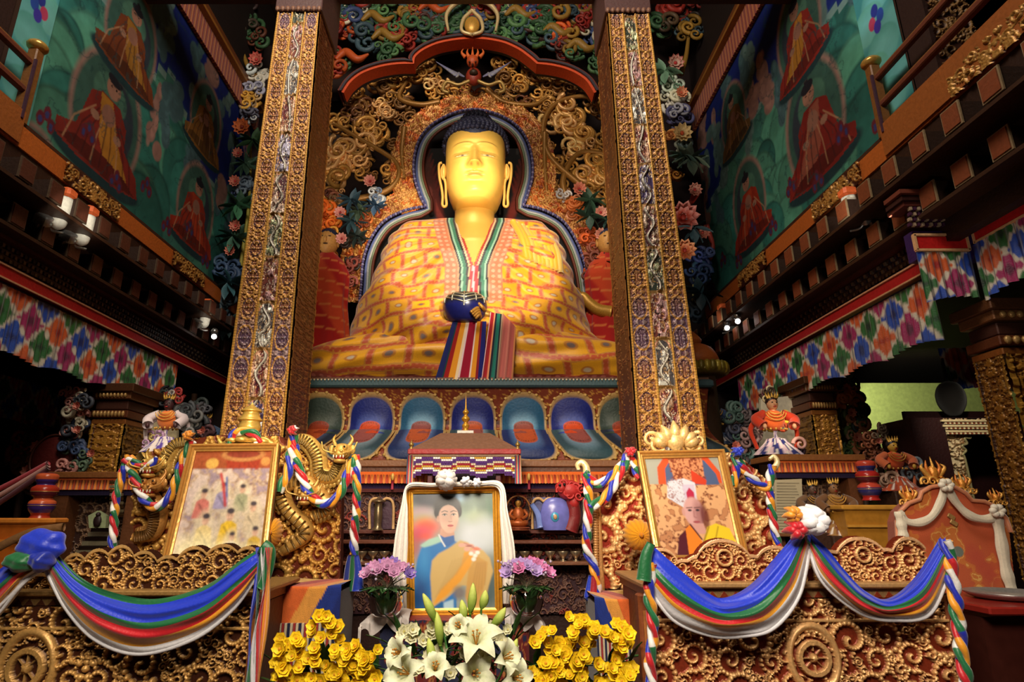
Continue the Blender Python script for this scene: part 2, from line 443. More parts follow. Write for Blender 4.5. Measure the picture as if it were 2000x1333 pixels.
# ================================================================ side gallery cornices
def ikat(s, t, cell=.30):
    "diamond blossoms with feathered white edges, on pleated cloth"
    u = s/cell; v = t/cell*.9
    a = u+v; b = u-v
    ia = np.floor(a).astype(int); ib = np.floor(b).astype(int)
    fa = a-ia-.5; fb = b-ib-.5
    d = np.maximum(np.abs(fa), np.abs(fb))*2
    saw = .22*np.abs(((s/cell*7) % 1)-.5)*2+.1*(vnoise(s/cell*9, t/cell*9, 3)-.5)
    idx = (ia*2+ib) % 4
    pal = lin(np.array([(24, 66, 160), (196, 84, 30), (150, 24, 84), (36, 96, 40)]))
    core = lin(np.array([(12, 26, 90), (150, 26, 16), (84, 8, 50), (14, 44, 22)]))
    c = pal[idx]*1.; k = core[idx]
    w = np.clip((.34+.5*saw-d)*5, 0, 1)[..., None]; c = c*(1-w)+k*w
    w = np.clip((d+saw-.93)*9, 0, 1)[..., None]; c = c*(1-w)+lin((200, 188, 168))*w
    w = np.clip((np.abs(((s/cell*3.5) % 1)-.5)-.44)*30, 0, 1)[..., None]*.7; c = c*(1-w)+lin((20, 10, 24))*w
    return c
def frill(name, p0, p1, ztop, zbot, parent, nrm, n=500, m=26, pleat=.02, cell=.34, wob=.05, lam=.075):
    p0 = np.array(p0, float); p1 = np.array(p1, float); L = np.linalg.norm(p1-p0)
    s = np.linspace(0, L, n)[:, None]; v = np.linspace(0, 1, m)[None]
    zb = zbot+wob*np.abs(np.sin(s/cell*PI*.5))
    Z = ztop*(1-v)+zb*v
    off = pleat*(.25+.75*v)*np.sin(s/lam*2*PI+.5*np.sin(s*5)); d = (p1-p0)/L
    XY = p0[None, None]+d[None, None]*s[..., None]+np.array(nrm)[None, None]*off[..., None]
    A = np.concatenate([XY, (Z+0*s)[..., None]], -1)
    mb = MB(); mb.grid(A, ikat(s+0*v, Z-zbot, cell))
    return mb.build(name, M_SILK, parent)
def cornice(X, s, side, ya, yb, yl=None, fc=(128, 66, 38), bc=(140, 118, 88)):
    t = thing('gallery_cornice', 'dark stepped cornice of square bracket ends and red beam along the %s gallery' % side, 'cornice', (X, 6, 3.5))
    L = yb-ya; yc = (ya+yb)/2
    mb = MB().color((176, 92, 34)); mb.box((X+s*.07, yc, 4.71), (.2, L, .2)); mb.color((60, 34, 24)); mb.box((X+s*.1, yc, 4.83), (.14, L, .035))
    mb.build('painted_beam', M_PAINT, t)
    # gilt carved patches sitting on the painted beam
    k = 0
    y = ya+.9
    while y < yb-.3:
        mb = MB(); Xg, Yg, H = scroll_field(.85, .2, 90, 26, 26, 50+k, .03, .07)
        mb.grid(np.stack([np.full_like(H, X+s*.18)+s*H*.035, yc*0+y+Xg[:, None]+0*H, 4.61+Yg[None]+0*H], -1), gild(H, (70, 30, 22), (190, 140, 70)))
        mb.build('gilt_carving', M_GOLD, t); y += 2.0; k += 1
    mb = MB().color((44, 24, 16)); mb.box((X+s*.1, yc, 4.5), (.1, L, .22)); mb.box((X+s*.06, yc, 4.2), (.16, L, .34))
    mb.color((58, 34, 20)); mb.box((X+s*.24, yc, 4.145), (.4, L, .03)); mb.box((X+s*.15, yc, 3.84), (.3, L, .03))
    mb.color((40, 22, 18)); mb.box((X+s*.04, yc, 3.9), (.1, L, .5))
    mb.build('soffit', M_PAINT, t)
    yl = ya if yl is None else yl
    y = ya+.1; i = 0
    while y < yb-.05:
        for (xp, z, d) in ((X+s*.30, 4.28, .36), (X+s*.20, 3.96, .3)):
            yy = y+(.17 if d < .33 else 0)
            mb = MB().color((50, 32, 24)); mb.box((xp-s*.06, yy, z), (d, .15, .17))
            mb.color(bc); mb.box((xp+s*(d/2-.06), yy, z), (.012, .168, .186))
            mb.color(fc); mb.box((xp+s*(d/2-.06+.008), yy, z), (.012, .142, .16))
            mb.build('bracket', M_PAINT, t); i += 1
        y += .34
    # dentil and scale moulding
    mb = MB().color((120, 60, 44))
    yy = np.arange(yl, yb, .05); Ll = yb-yl; yc2 = (yb+yl)/2
    for r0, (xo, z) in enumerate(((.10, 3.76), (.09, 3.71), (.08, 3.66))):
        for q in yy: mb.color((110, 92, 76) if (int(q/.05)+r0) % 2 else (44, 28, 44)); mb.box((X+s*xo, q+.012*r0, z), (.03, .026, .03))
    mb.color((84, 40, 30)); mb.box((X+s*.1, yc2, 3.81), (.12, Ll, .03)); mb.color((50, 24, 22)); mb.box((X+s*.04, yc2, 3.7), (.06, Ll, .2))
    mb.build('dentil_moulding', M_PAINT, t)
    mb = MB().color((172, 24, 28)); mb.box((X+s*.11, yc2, 3.53), (.08, Ll, .1)); mb.color((206, 150, 110))
    for z in (3.585, 3.475): mb.box((X+s*.155, yc2, z), (.014, Ll, .014))
    mb.color((46, 22, 80)); mb.box((X+s*.08, yc2, 3.61), (.05, Ll, .035)); mb.box((X+s*.08, yc2, 3.44), (.05, Ll, .04))
    mb.build('red_beam', M_PAINT, t)
    return t
tL = cornice(XL, 1, 'left', 2.5, YB+.3, None, (84, 44, 30), (84, 66, 50))  # bracket ends coloured darker here to stand for shade on the left
frill('pleated_valance', (XL+.12, 2.5), (XL+.12, 7.6), 3.44, 2.85, None, (1, 0), 620)
tag(bpy.data.objects['pleated_valance'], 'pleated valance of bright diamond blossoms hanging under the left red beam', 'valance')
tR = cornice(XR, -1, 'right', 2.5, YB+.3, 4.5)
o = frill('pleated_valance', (XR-.12, 4.5), (XR-.12, 8.4), 3.44, 2.9, None, (1, 0), 520)
tag(o, 'long receding pleated valance of diamond blossoms under the right red beam', 'valance')
# ---- near bay of the right gallery
t = thing('gallery_bay', 'near projecting bay of the right gallery with red banded beam and moulding', 'cornice', (3.6, 4.4, 3.5))
mb = MB().color((50, 26, 84)); mb.box((3.59, 4.37, 3.63), (.44, .10, .24)); mb.box((3.98, 3.5, 3.66), (.36, 1.9, .26))
mb.build('beam', M_PAINT, t)
mb = MB().color((190, 30, 28)); mb.box((3.565, 4.31, 3.64), (.40, .03, .1)); mb.box((3.79, 3.4, 3.68), (.03, 1.65, .11))
mb.color((222, 170, 120))
for z in (3.575, 3.705): mb.box((3.565, 4.30, z), (.42, .03, .018))
for z in (3.61, 3.75): mb.box((3.783, 3.4, z), (.03, 1.67, .018))
mb.box((3.36, 4.30, 3.64), (.018, .03, .13)); mb.box((3.77, 4.30, 3.64), (.018, .03, .13)); mb.box((3.783, 4.235, 3.68), (.03, .018, .15))
mb.build('red_band', M_PAINT, t)
mb = MB()
for r0, z in enumerate((3.79, 3.83, 3.87, 3.91)):
    for i in range(14): mb.color((170, 146, 120) if (i+r0) % 2 else (66, 30, 60)); mb.box((3.34+i*.033, 4.29-r0*.012, z), (.02, .03, .026))
    for i in range(48): mb.color((170, 146, 120) if (i+r0) % 2 else (66, 30, 60)); mb.box((3.78-r0*.012, 4.22-i*.035, z+.03), (.03, .02, .026))
for k, z in enumerate((3.95, 3.99, 4.04)):
    mb.color([(96, 44, 36), (60, 30, 26), (120, 60, 44)][k]); mb.box((3.55, 4.34-.02*k, z), (.52+.04*k, .2, .035)); mb.box((3.93-.02*k, 3.4, z+.03), (.4, 1.75, .035))
mb.build('moulding', M_PAINT, t)
o = frill('pleated_valance', (3.35, 4.30), (3.78, 4.30), 3.56, 3.14, None, (0, 1), 160, 40, .014, .28, .05, .06)
tag(o, 'short bright pleated blossom valance on the front of the near right bay', 'valance')
o = frill('pleated_valance', (3.77, 4.26), (3.77, 2.5), 3.6, 3.14, None, (1, 0), 420, 40, .02, .26, .05, .09)
tag(o, 'vivid pleated blossom valance at the right edge beside the near gallery bay', 'valance')
# inner aisle valances, dim, farther back
o = frill('pleated_valance', (-5.9, 4.9), (-5.9, 8.8), 3.2, 2.65, None, (1, 0), 300)
tag(o, 'dim inner pleated valance deep in the left aisle', 'valance')
o = frill('pleated_valance', (5.0, 6.4), (6.6, 6.3), 3.35, 2.85, None, (0, 1), 300)
tag(o, 'dim inner pleated valance deep in the right aisle above the pale screen', 'valance')
# ================================================================ the great seated statue
XC = P(925, 500, 7.4)[0]
bud = thing('buddha_statue', 'colossal seated golden statue in a yellow patchwork robe with blue curled hair', 'statue', (XC, 7.6, 3.05))
interp = np.interp
def robe_colour(s, v, fold, seed=0, rowh=.2, pw=.27, big=1.):
    "patchwork: yellow squares with a grey-lilac motif, rusty bands with pink flowers"
    row = np.floor(v/rowh); fv = v/rowh-row
    uu = s/pw+.5*(row % 2)+.12*np.sin(row*2.3); cell = np.floor(uu); fu = uu-cell
    gv, gu = .24, .19
    inside = np.minimum(np.clip((fv-gv/2)*30, 0, 1)*np.clip((1-gv/2-fv)*30, 0, 1), np.clip((fu-gu/2)*30, 0, 1)*np.clip((1-gu/2-fu)*30, 0, 1))[..., None]
    h = vnoise(cell*3.7, row*5.1, seed)[..., None]
    yel = lin((238, 168, 20))*(.85+.3*h)
    r = np.hypot((fu-.5)/.2, (fv-.5)/.17)
    w1 = np.clip((1-r)*5, 0, 1)[..., None]; w2 = np.clip((.62-r)*6, 0, 1)[..., None]
    mot = yel*(1-w1)+lin((190, 120, 40))*w1
    hh = vnoise(cell*2.1, row*3.3, seed+4)[..., None]
    mc = np.where(hh > .5, lin((196, 176, 150)), lin((120, 100, 96)))
    mot = mot*(1-w2)+mc*w2
    band = lin((192, 84, 44))+0*mot
    fl = np.hypot(((uu*6) % 1)-.5, ((v/rowh*5) % 1)-.5)
    wf = np.clip((.32-fl)*7, 0, 1)[..., None]*.7
    band = band*(1-wf)+lin((222, 130, 96))*wf
    gl = (np.abs(fv-gv/2) < .03)|(np.abs(fv-1+gv/2) < .03)|(np.abs(fu-gu/2) < .02)|(np.abs(fu-1+gu/2) < .02)
    c = band*(1-inside)+mot*inside
    c = np.where(gl[..., None], lin((206, 140, 50)), c)
    return c
# ---- torso shell
NU, NV = 560, 420
zb, zt = 3.25, P(925, 417, 7.5)[2]
vv = np.linspace(0, 1, NV)
Zr = zb+(zt-zb)*vv
def edge(pts):
    w = np.array([P(a, b, 7.75) for a, b in pts]); i = np.argsort(w[:, 2]); return w[i, 2], w[i, 0]
lz, lx = edge([(660, 720), (672, 680), (690, 640), (704, 600), (718, 575), (733, 548), (745, 510), (757, 475), (772, 448), (798, 431), (842, 419), (872, 412)])
rz, rx = edge([(1190, 720), (1172, 680), (1152, 645), (1139, 610), (1128, 580), (1114, 540), (1101, 500), (1089, 465), (1074, 443), (1048, 429), (1010, 419), (975, 412)])
L_ = interp(Zr, lz, lx); R_ = interp(Zr, rz, rx)
kern = np.ones(17)/17
L_ = np.convolve(np.pad(L_, 8, 'edge'), kern, 'valid'); R_ = np.convolve(np.pad(R_, 8, 'edge'), kern, 'valid')
xc = (L_+R_)/2; hw = (R_-L_)/2
dp = interp(vv, [0, .2, .45, .7, .88, 1], [.98, .92, .74, .62, .42, .22])
Y0 = 7.85
ph = np.linspace(-.25, PI+.25, NU)
c_, s_ = np.cos(ph), np.sin(ph)
sx = np.sign(c_)*np.abs(c_)**.82; sy = np.sign(s_)*np.abs(s_)**.75
Xg = xc[None]-hw[None]*sx[:, None]; Yg = Y0-dp[None]*sy[:, None]; Zg = np.repeat(Zr[None], NU, 0)
xr = Xg-XC
def ridge(x, z, pts, s, amp):
    D = np.full(x.shape, 1e9); pts = np.asarray(pts, float)
    for i in range(len(pts)-1):
        p, q = pts[i], pts[i+1]; d = q-p; t = np.clip(((x-p[0])*d[0]+(z-p[1])*d[1])/(d@d), 0, 1)
        D = np.minimum(D, np.hypot(x-p[0]-t*d[0], z-p[1]-t*d[1]))
    return amp*np.exp(-(D/s)**2)
front = np.clip(sy, 0, 1)[:, None]
ztp = zt
disp = ridge(xr, Zg, [(-.95, 5.1), (-1.22, 4.25), (-.62, 3.75), (-.2, 3.72)], .30, .20)
disp += ridge(xr, Zg, [(1.0, 5.1), (1.25, 4.3), (.75, 3.85), (.3, 3.85)], .30, .20)
disp += ridge(xr, Zg, [(-.45, 4.95), (.4, 4.95)], .35, .05)
# drapery folds: run from the shoulders down and out, and pool over the forearms
ang = np.arctan2(Zg-5.35, np.abs(xr)+.25)
fo = .028*np.sin(ang*34+3*fbm(Xg*1.3, Zg*1.3, 5))*np.clip((np.abs(xr)-.35)*3, 0, 1)
fo += .03*np.sin((Zg+.55*np.abs(xr))*19+5*fbm(Xg*1.1, Zg*.8, 8))*np.clip((4.6-Zg)*1.5, 0, 1)
fo += .014*(fbm(Xg*7, Zg*7, 3)-.5)
Yg = Yg-(disp+fo)*front
side = (disp*.25+fo)*(1-front)
Xg = Xg+np.sign(xr)*side
# colour
drop = .10*np.abs(xr)**1.4-.05*np.abs(xr)
warp = .05*(fbm(Xg*1.7, Zg*1.7, 21)-.5)
arc = np.cumsum(np.hypot(np.diff(Xg, axis=0, prepend=Xg[:1]), np.diff(Yg, axis=0, prepend=Yg[:1])), 0)
arc = arc-arc[NU//2][None]
C = robe_colour(arc*1.0+warp, Zg+drop*1.8+warp*1.6+fo*1.2, fo, 2, .235, .30)
def vx(py, px):   # x and z on the chest for a place seen in the photograph
    w = P(px, py, 7.18); return w[0]-XC, w[2]
# collar bands (left and right), each a stack of woven stripes
vtip = vx(520, 925)
def vline(z, pts):
    q = np.array([vx(py, px) for px, py in pts]); i = np.argsort(q[:, 1]); return interp(z, q[i, 1], q[i, 0])
inL = vline(Zg, [(893, 405), (905, 460), (923, 520), (923, 590)]); inR = vline(Zg, [(962, 405), (948, 460), (927, 520), (927, 590)])
skin_hole = (xr > inL)&(xr < inR)&(Zg > vtip[1])
dL = inL-xr; dR = xr-inR
stripes = [(-1, .03, (176, 44, 40)), (.03, .055, (226, 190, 150)), (.055, .085, (34, 30, 36)), (.085, .125, (50, 122, 96)), (.125, .15, (150, 196, 170)), (.15, .175, (40, 34, 36)), (.175, .195, (206, 150, 110)), (.195, .36, (206, 120, 84))]
zb_b = vx(585, 925)[1]
for d in (dL, dR):
    for a, b, c in stripes:
        k = (d >= a-.002)&(d < b)&(Zg > zb_b-.1)
        if a == -1: k &= (d >= 0)
        cc = lin(c)
        C[k] = cc
        if b > .3:
            fl = np.hypot((((d-.2)/.08) % 1)-.5, ((Zg/.08) % 1)-.5) < .3
            C[k&fl] = lin((232, 164, 130))
mid = (xr > vtip[0]-.05)&(xr < vtip[0]+.06)&(Zg <= vtip[1])&(Zg > zb_b-.1)
C[mid] = lin((178, 30, 44)); C[mid&(np.abs(xr-vtip[0]) < .012)] = lin((236, 190, 200))
keep = ~(skin_hole[:-1, :-1]&skin_hole[1:, 1:])
mb = MB(); mb.grid(np.stack([Xg, Yg, Zg], -1), C, mask=keep)
mb.build('robe', M_SILK, bud)
# bright embroidered patch on the statue's left shoulder: heavy fold bundle
mb = MB()
for k in range(9):
    a = P(1002+k*9, 434+k*4, 7.50); b = P(1030+k*8, 512+k*3, 7.22)
    mid_ = (a+b)/2+np.array([.03, -.05, 0])
    mb.color(((232, 178, 50), (226, 168, 44), (214, 176, 84))[k % 3]); mb.tube(spline([a, mid_, b], 14), .05, 8)
mb.build('shoulder_fold', M_SILK, bud)
# ---- lap
NUx, NT = 520, 220
xx = np.linspace(-1, 1, NUx)[:, None]; tt = np.linspace(-1.15, PI*.62, NT)[None]
HX = 2.35; kx = (1-np.abs(xx)**4.5)**.5
topz = .40+.20*np.exp(-(xx*HX/1.1)**2)
cy_, cz_ = 7.78, 3.36
c2, s2 = np.cos(tt), np.sin(tt)
Yl = cy_-(.55+.45*kx)*.98*np.sign(c2)*np.abs(c2)**.6*(.35+.65*kx)
Zl = cz_+np.where(s2 > 0, topz*kx*np.abs(s2)**.8, -.30*np.abs(s2)**.8*(.5+.5*kx))
Xl = XC+xx*HX+0*tt
fo = .035*np.sin(Xl*3.3+np.sin(Zl*3)*1.5+(Zl-3.1)*np.sign(xx)*9+4*fbm(Xl*.8, Zl, 4))+.02*np.sin(Zl*26+2.5*np.sin(Xl*2.1)+5*fbm(Xl*.8, Zl, 14))
Yl = Yl-fo*np.clip(c2, 0, 1)
Zl = Zl+.015*np.sin(Xl*11)*(tt < -.6)
arcv = np.cumsum(np.hypot(np.diff(Yl, axis=1, prepend=Yl[:, :1]), np.diff(Zl, axis=1, prepend=Zl[:, :1])), 1)
C = robe_colour(xx*HX+0*tt+.06*(fbm(Xl*1.5, Zl*2, 44)-.5)+.25*np.sign(xx)*(Zl-3.4), arcv+.13*np.sin(Xl*1.6)+.05*fbm(Xl, Zl, 45), fo, 9, .34, .46)
hem = (arcv < .30); C[hem] = lin((172, 70, 54)); fl = np.hypot(((Xl/.11) % 1)-.5, ((arcv/.1) % 1)-.5) < .28; C[hem&fl] = lin((214, 120, 110))
mb = MB(); mb.grid(np.stack([Xl, Yl, Zl], -1), C); mb.build('lap_robe', M_SILK, bud)
# ---- striped sash hanging down the lap, and the sleeve border beside it
def hang(name, top, bot, stripes, Yt, Yb, rip=.012, n=60):
    (xa, ya), (xb, yb_) = top; (xc_, yc_), (xd, yd) = bot
    u = np.linspace(0, 1, 90)[:, None]; v = np.linspace(0, 1, n)[None]
    px = (xa+(xb-xa)*u)*(1-v)+(xc_+(xd-xc_)*u)*v; py = (ya+(yb_-ya)*u)*(1-v)+(yc_+(yd-yc_)*u)*v
    Y = Yt*(1-v)+Yb*v-rip*np.sin(u*14+v*2)*(.3+v)
    A = np.zeros(px.shape+(3,))
    for i in range(px.shape[0]):
        for j in range(px.shape[1]): A[i, j] = P(px[i, j], py[i, j], Y[i, j])
    C = np.zeros_like(A); e = 0
    tot = sum(w for w, _ in stripes)
    for w, c in stripes:
        k = (u[:, 0] >= e/tot-1e-6); C[k] = lin(c); e += w
    mb = MB(); mb.grid(A, C); return mb.build(name, M_CLOTH, bud)
hang('striped_sash', ((884, 628), (950, 628)), ((850, 741), (944, 743)), [(12, (24, 32, 92)), (3, (24, 60, 60)), (9, (150, 20, 20)), (12, (216, 140, 30)), (5, (226, 200, 160)), (4, (220, 190, 190)), (17, (150, 10, 44)), (3, (226, 200, 190)), (9, (216, 140, 30)), (5, (130, 20, 30)), (10, (24, 24, 100))], 6.69, 6.62)
hang('sleeve_border', ((958, 610), (982, 614)), ((940, 742), (972, 743)), [(2, (226, 190, 190)), (9, (160, 24, 36)), (4, (222, 140, 96)), (5, (24, 26, 46)), (9, (30, 110, 96)), (4, (20, 30, 40)), (3, (170, 140, 116))], 6.68, 6.60)
hang('flowered_border', ((982, 612), (1008, 640)), ((970, 742), (1002, 742)), [(3, (170, 110, 90)), (9, (176, 92, 84)), (4, (190, 110, 96)), (9, (168, 80, 72)), (3, (190, 120, 70))], 6.70, 6.61)
# ---- body skin under the V of the robe, and the neck
mb = MB().color((232, 182, 84))
nz_ = 40; zz = np.linspace(vtip[1]-.25, P(925, 380, 7.4)[2], nz_)
wN = interp(zz, [zz[0], zz[0]+.7, zz[-1]-.42, zz[-1]-.2, zz[-1]], [.62, .52, .33, .285, .285]); dN = interp(zz, [zz[0], zz[0]+.7, zz[-1]-.42, zz[-1]], [.36, .42, .29, .27])
a = np.linspace(0, 2*PI, 60, endpoint=False)
A = np.stack([XC+wN[:, None]*np.cos(a), 7.72-dN[:, None]*np.sin(a)*np.where(np.sin(a) > 0, 1.05, .8), zz[:, None]+0*a], -1)
mb.grid(A, cv=True); mb.build('neck_and_chest', M_SKIN, bud)
# ---- head
HXC = P(928, 320, 7.3)[0]
zf = lambda py, Y=7.14: P(928, py, Y)[2]
zch, zbr, zey, zno, zmo, zhl = zf(381), zf(282), zf(301), zf(326), zf(341), zf(249)
nz_, na = 300, 420
zlo, zhi = zch-.03, zhl+.32
tz = np.linspace(0, 1, nz_); zz = zlo+(zhi-zlo)*tz
W = interp(zz, [zlo, zlo+.025, zlo+.10, zlo+.22, zlo+.40, zlo+.62, zlo+.9, zhl-.05, zhl+.1, zhl+.24, zhi], [.01, .25, .325, .372, .408, .424, .430, .425, .39, .27, .02])
D = interp(zz, [zlo, zlo+.025, zlo+.10, zlo+.22, zlo+.40, zlo+.62, zlo+.9, zhl-.05, zhl+.1, zhl+.24, zhi], [.01, .35, .41, .42, .425, .43, .43, .40, .35, .23, .02])
k7 = np.ones(9)/9
W = np.convolve(np.pad(W, 4, 'edge'), k7, 'valid'); D = np.convolve(np.pad(D, 4, 'edge'), k7, 'valid')
a = np.linspace(0, 2*PI, na, endpoint=False)[None]
sa, ca = np.sin(a), np.cos(a)
X = W[:, None]*np.sign(ca)*np.abs(ca)**.8; Yh = -D[:, None]*np.sign(sa)*np.abs(sa)**.85; Z = zz[:, None]+0*a
fr = np.clip(sa*1.6, 0, 1)
g = lambda x0, z0, sx_, sz_: np.exp(-((X-x0)/sx_)**2-((Z-z0)/sz_)**2)
t_n = np.clip((zbr-Z)/(zbr-zno-.02), 0, 1)
nose = (.02+.12*t_n**1.3)*np.exp(-(X/(.034+.036*t_n))**2)*np.clip((Z-zno+.035)/.05, 0, 1)*np.clip((zbr+.02-Z)/.1, 0, 1)
nose += .05*(g(.062, zno+.02, .032, .035)+g(-.062, zno+.02, .032, .035))
ax = np.abs(X)
sock = -.045*(g(.175, zey+.035, .10, .05)+g(-.175, zey+.035, .10, .05))
lid = .034*(g(.175, zey+.012, .095, .028)+g(-.175, zey+.012, .095, .028))+.012*(g(.175, zey-.05, .09, .02)+g(-.175, zey-.05, .09, .02))
slit = -.016*np.exp(-((Z-zey+.016-.10*(ax-.175)**2*0)/.008)**2)*np.clip((.085-np.abs(ax-.175))*40, 0, 1)
zb_line = zbr+.02-1.1*(ax-.16)**2
brow = .014*np.exp(-((Z-zb_line)/.022)**2)*np.clip((ax-.02)*20, 0, 1)*np.clip((.33-ax)*12, 0, 1)
zm = zmo+.02*np.cos(X*16)*(ax < .14)
lips = .040*np.exp(-((Z-zmo-.028)/.022)**2)*np.exp(-(X/.10)**4)+.046*np.exp(-((Z-zmo+.032)/.026)**2)*np.exp(-(X/.085)**4)
lips -= .020*np.exp(-((Z-zmo)/.009)**2)*np.exp(-(X/.12)**6)
lips -= .018*g(0, zmo+.065, .018, .03)
chin = .045*g(0, zlo+.14, .13, .08)-.02*g(0, zmo-.085, .12, .03)
cheek = .03*(g(.26, zno+.03, .12, .14)+g(-.26, zno+.03, .12, .14))
Yh = Yh-(nose+sock+lid+slit+brow+lips+chin+cheek)*fr
C = np.zeros(X.shape+(3,))+lin((236, 186, 84))
def pt(w, c):
    global C
    w = (w*fr)[..., None]; C = C*(1-w)+lin(c)*w
pt(.75*np.exp(-((Z-zb_line-.012)/.007)**2)*np.clip((ax-.05)*20, 0, 1)*np.clip((.31-ax)*14, 0, 1), (120, 92, 40))
pt(.9*np.clip(1.2-np.hypot((ax-.175)/.085, (Z-zey+.020)/.014), 0, 1), (236, 232, 214))
pt(.95*np.clip(1.3-np.hypot((ax-.172)/.026, (Z-zey+.016)/.013), 0, 1), (50, 46, 40))
pt(.8*np.exp(-((Z-zey+.002+.4*(ax-.175)**2)/.006)**2)*np.clip((.115-np.abs(ax-.18))*40, 0, 1), (110, 84, 44))
pt(.5*np.exp(-((Z-zey-.05+.6*(ax-.18)**2)/.008)**2)*np.clip((.12-np.abs(ax-.19))*30, 0, 1), (150, 116, 60))
pt(.35*np.exp(-((Z-zmo)/.040)**4)*np.exp(-(X/.105)**4), (206, 120, 84)); pt(.7*np.exp(-((Z-zmo)/.007)**2)*np.exp(-(X/.12)**4), (136, 84, 52))
pt(.8*(g(.045, zno-.004, .02, .012)+g(-.045, zno-.004, .02, .012)), (130, 92, 40))
mb = MB(); mb.grid(np.stack([HXC+X, 7.56+Yh, Z], -1), C, cv=True); hd = mb.build('head', M_SKIN, bud)
# hair: rows of small snail curls over a cap and a topknot
mb = MB().color((30, 36, 66))
zc = zhl-.03
mb.ell((HXC, 7.62, zc), (.455, .47, .40), 18, 40); mb.ell((HXC, 7.66, zc+.36), (.25, .26, .25), 12, 24)
for ring in range(13):
    th = .06+ring*.125; n = max(1, int(2*PI*math.sin(th)*.455/.064))
    for i in range(n):
        an = 2*PI*(i+.5*(ring % 2))/n
        d = np.array([math.sin(th)*math.cos(an), math.sin(th)*math.sin(an), math.cos(th)])
        p = np.array([HXC, 7.62, zc])+d*np.array([.46, .475, .405])
        if p[2] < zhl-.015 and p[1] < 7.5: continue
        p = p+np.array([0, 0, .0])
        mb.color(np.array((60, 60, 84))*(.85+.3*rng.rand())); mb.ell(p, .036, 6, 8)
        mb.color((30, 34, 60)); mb.ell(p+d*.032, .012, 4, 6)
for ring in range(8):
    th = .05+ring*.22; n = max(1, int(2*PI*math.sin(th)*.25/.062))
    for i in range(n):
        an = 2*PI*(i+.5*(ring % 2))/n
        d = np.array([math.sin(th)*math.cos(an), math.sin(th)*math.sin(an), math.cos(th)])
        mb.color(np.array((48, 48, 66))*(.8+.3*rng.rand())); mb.ell(np.array([HXC, 7.66, zc+.36])+d*np.array([.25, .26, .25]), .034, 6, 8)
mb.build('curled_hair', M_PAINT, hd)
# ears with long pierced lobes
for s in (-1, 1):
    mb = MB().color((230, 180, 86))
    q = [(863, 318), (857.5, 322), (858, 345), (862.5, 368), (864.5, 385), (864, 400), (868, 404), (872, 400), (871, 385), (870.5, 362), (868, 350)]
    pts = [P(928+s*(928-a), b, 7.5) for a, b in q]
    mb.tube(spline(pts, 50), .020, 8)
    q2 = [(866, 322), (862, 332), (863, 345), (867, 352)]
    mb.tube(spline([P(928+s*(928-a), b, 7.5) for a, b in q2], 20), .016, 8)
    c = P(866.5 if s < 0 else 989.5, 336, 7.52); mb.ell(c, (.04, .05, .13), 10, 12)
    mb.build('ear', M_SKIN, hd)
# ---- the hand that carries the bowl: five bronze-gold fingers curling round its side
hb = P(908, 606, 6.78)
def finger(mb, pts, r):
    mb.tube(spline(pts, 16), np.linspace(r, r*.72, 16), 8); mb.ell(spline(pts, 16)[-1], r*.74, 6, 8)
mb = MB().color((170, 122, 48))
pal = P(948, 618, 6.86)
mb.ell(pal, (.15, .13, .07), 12, 16, R=rotm('Y', .25))
for k in range(4):
    b0 = pal+np.array([-.06, -.05-.012*k, .045-.034*k]); e = P(921+k*3, 609+k*4.2, 6.52+.01*k)
    finger(mb, [b0, (b0+e)/2+np.array([.02, -.07, .02]), e], .027-.002*k)
b0 = pal+np.array([-.02, -.03, .06]); finger(mb, [b0, P(944, 603, 6.62), P(936, 594, 6.58)], .028)
mb.tube(spline([pal+np.array([.05, .02, 0]), P(972, 624, 7.0), P(1000, 632, 7.15)], 12), np.linspace(.085, .11, 12), 12)
mb.build('left_hand', M_GOLD, bud)
# alms bowl
t = thing('alms_bowl', 'dark blue alms bowl with silver inlaid rays in the lap of the great statue', 'bowl', hb-np.array([0, 0, .19]))
pr = [(.02, -.185), (.16, -.18), (.22, -.12), (.262, -.02), (.268, .06), (.25, .12), (.2, .165), (.1, .185), (0.001, .19)]
prs = spline(pr, 60); c0 = lin((24, 28, 92)); c1 = lin((34, 34, 36))
w = np.clip((prs[:, 1]-.0)*14, 0, 1)[:, None]
mb = MB(); mb.lathe(prs, hb, 60, col=c0*(1-w)+c1*w); bo = mb.build('bowl', M_GLOSS, t)
mb = MB().color((206, 200, 176))
for rr, z0, amp in ((.08, .17, .3), (.14, .15, .5), (.2, .12, .7)):   # festoons on the front and top
    for s in (-1, 1):
        an = np.linspace(-PI/2, -PI/2+s*1.25, 24)
        ii = interp(np.abs(an+PI/2), [0, 1.25], [z0-.11*amp-.03, z0+.045*(1-amp)])
        R = interp(ii, prs[::1, 1][np.argsort(prs[:, 1])], prs[np.argsort(prs[:, 1]), 0])+.004
        mb.tube(np.stack([hb[0]+R*np.cos(an), hb[1]+R*np.sin(an), hb[2]+ii], 1), .0085, 5)
z = np.linspace(-.03, .18, 16); o = np.argsort(prs[:, 1]); R = interp(z, prs[o, 1], prs[o, 0])+.004
for an in (-PI/2, -PI/2-.55, -PI/2+.55, -PI/2-1.05, -PI/2+1.05): mb.tube(np.stack([hb[0]+R*math.cos(an), hb[1]+R*math.sin(an), hb[2]+z], 1)[(0 if an == -PI/2 else 5):], .008, 5)
mb.build('silver_inlay', M_METAL, bo)

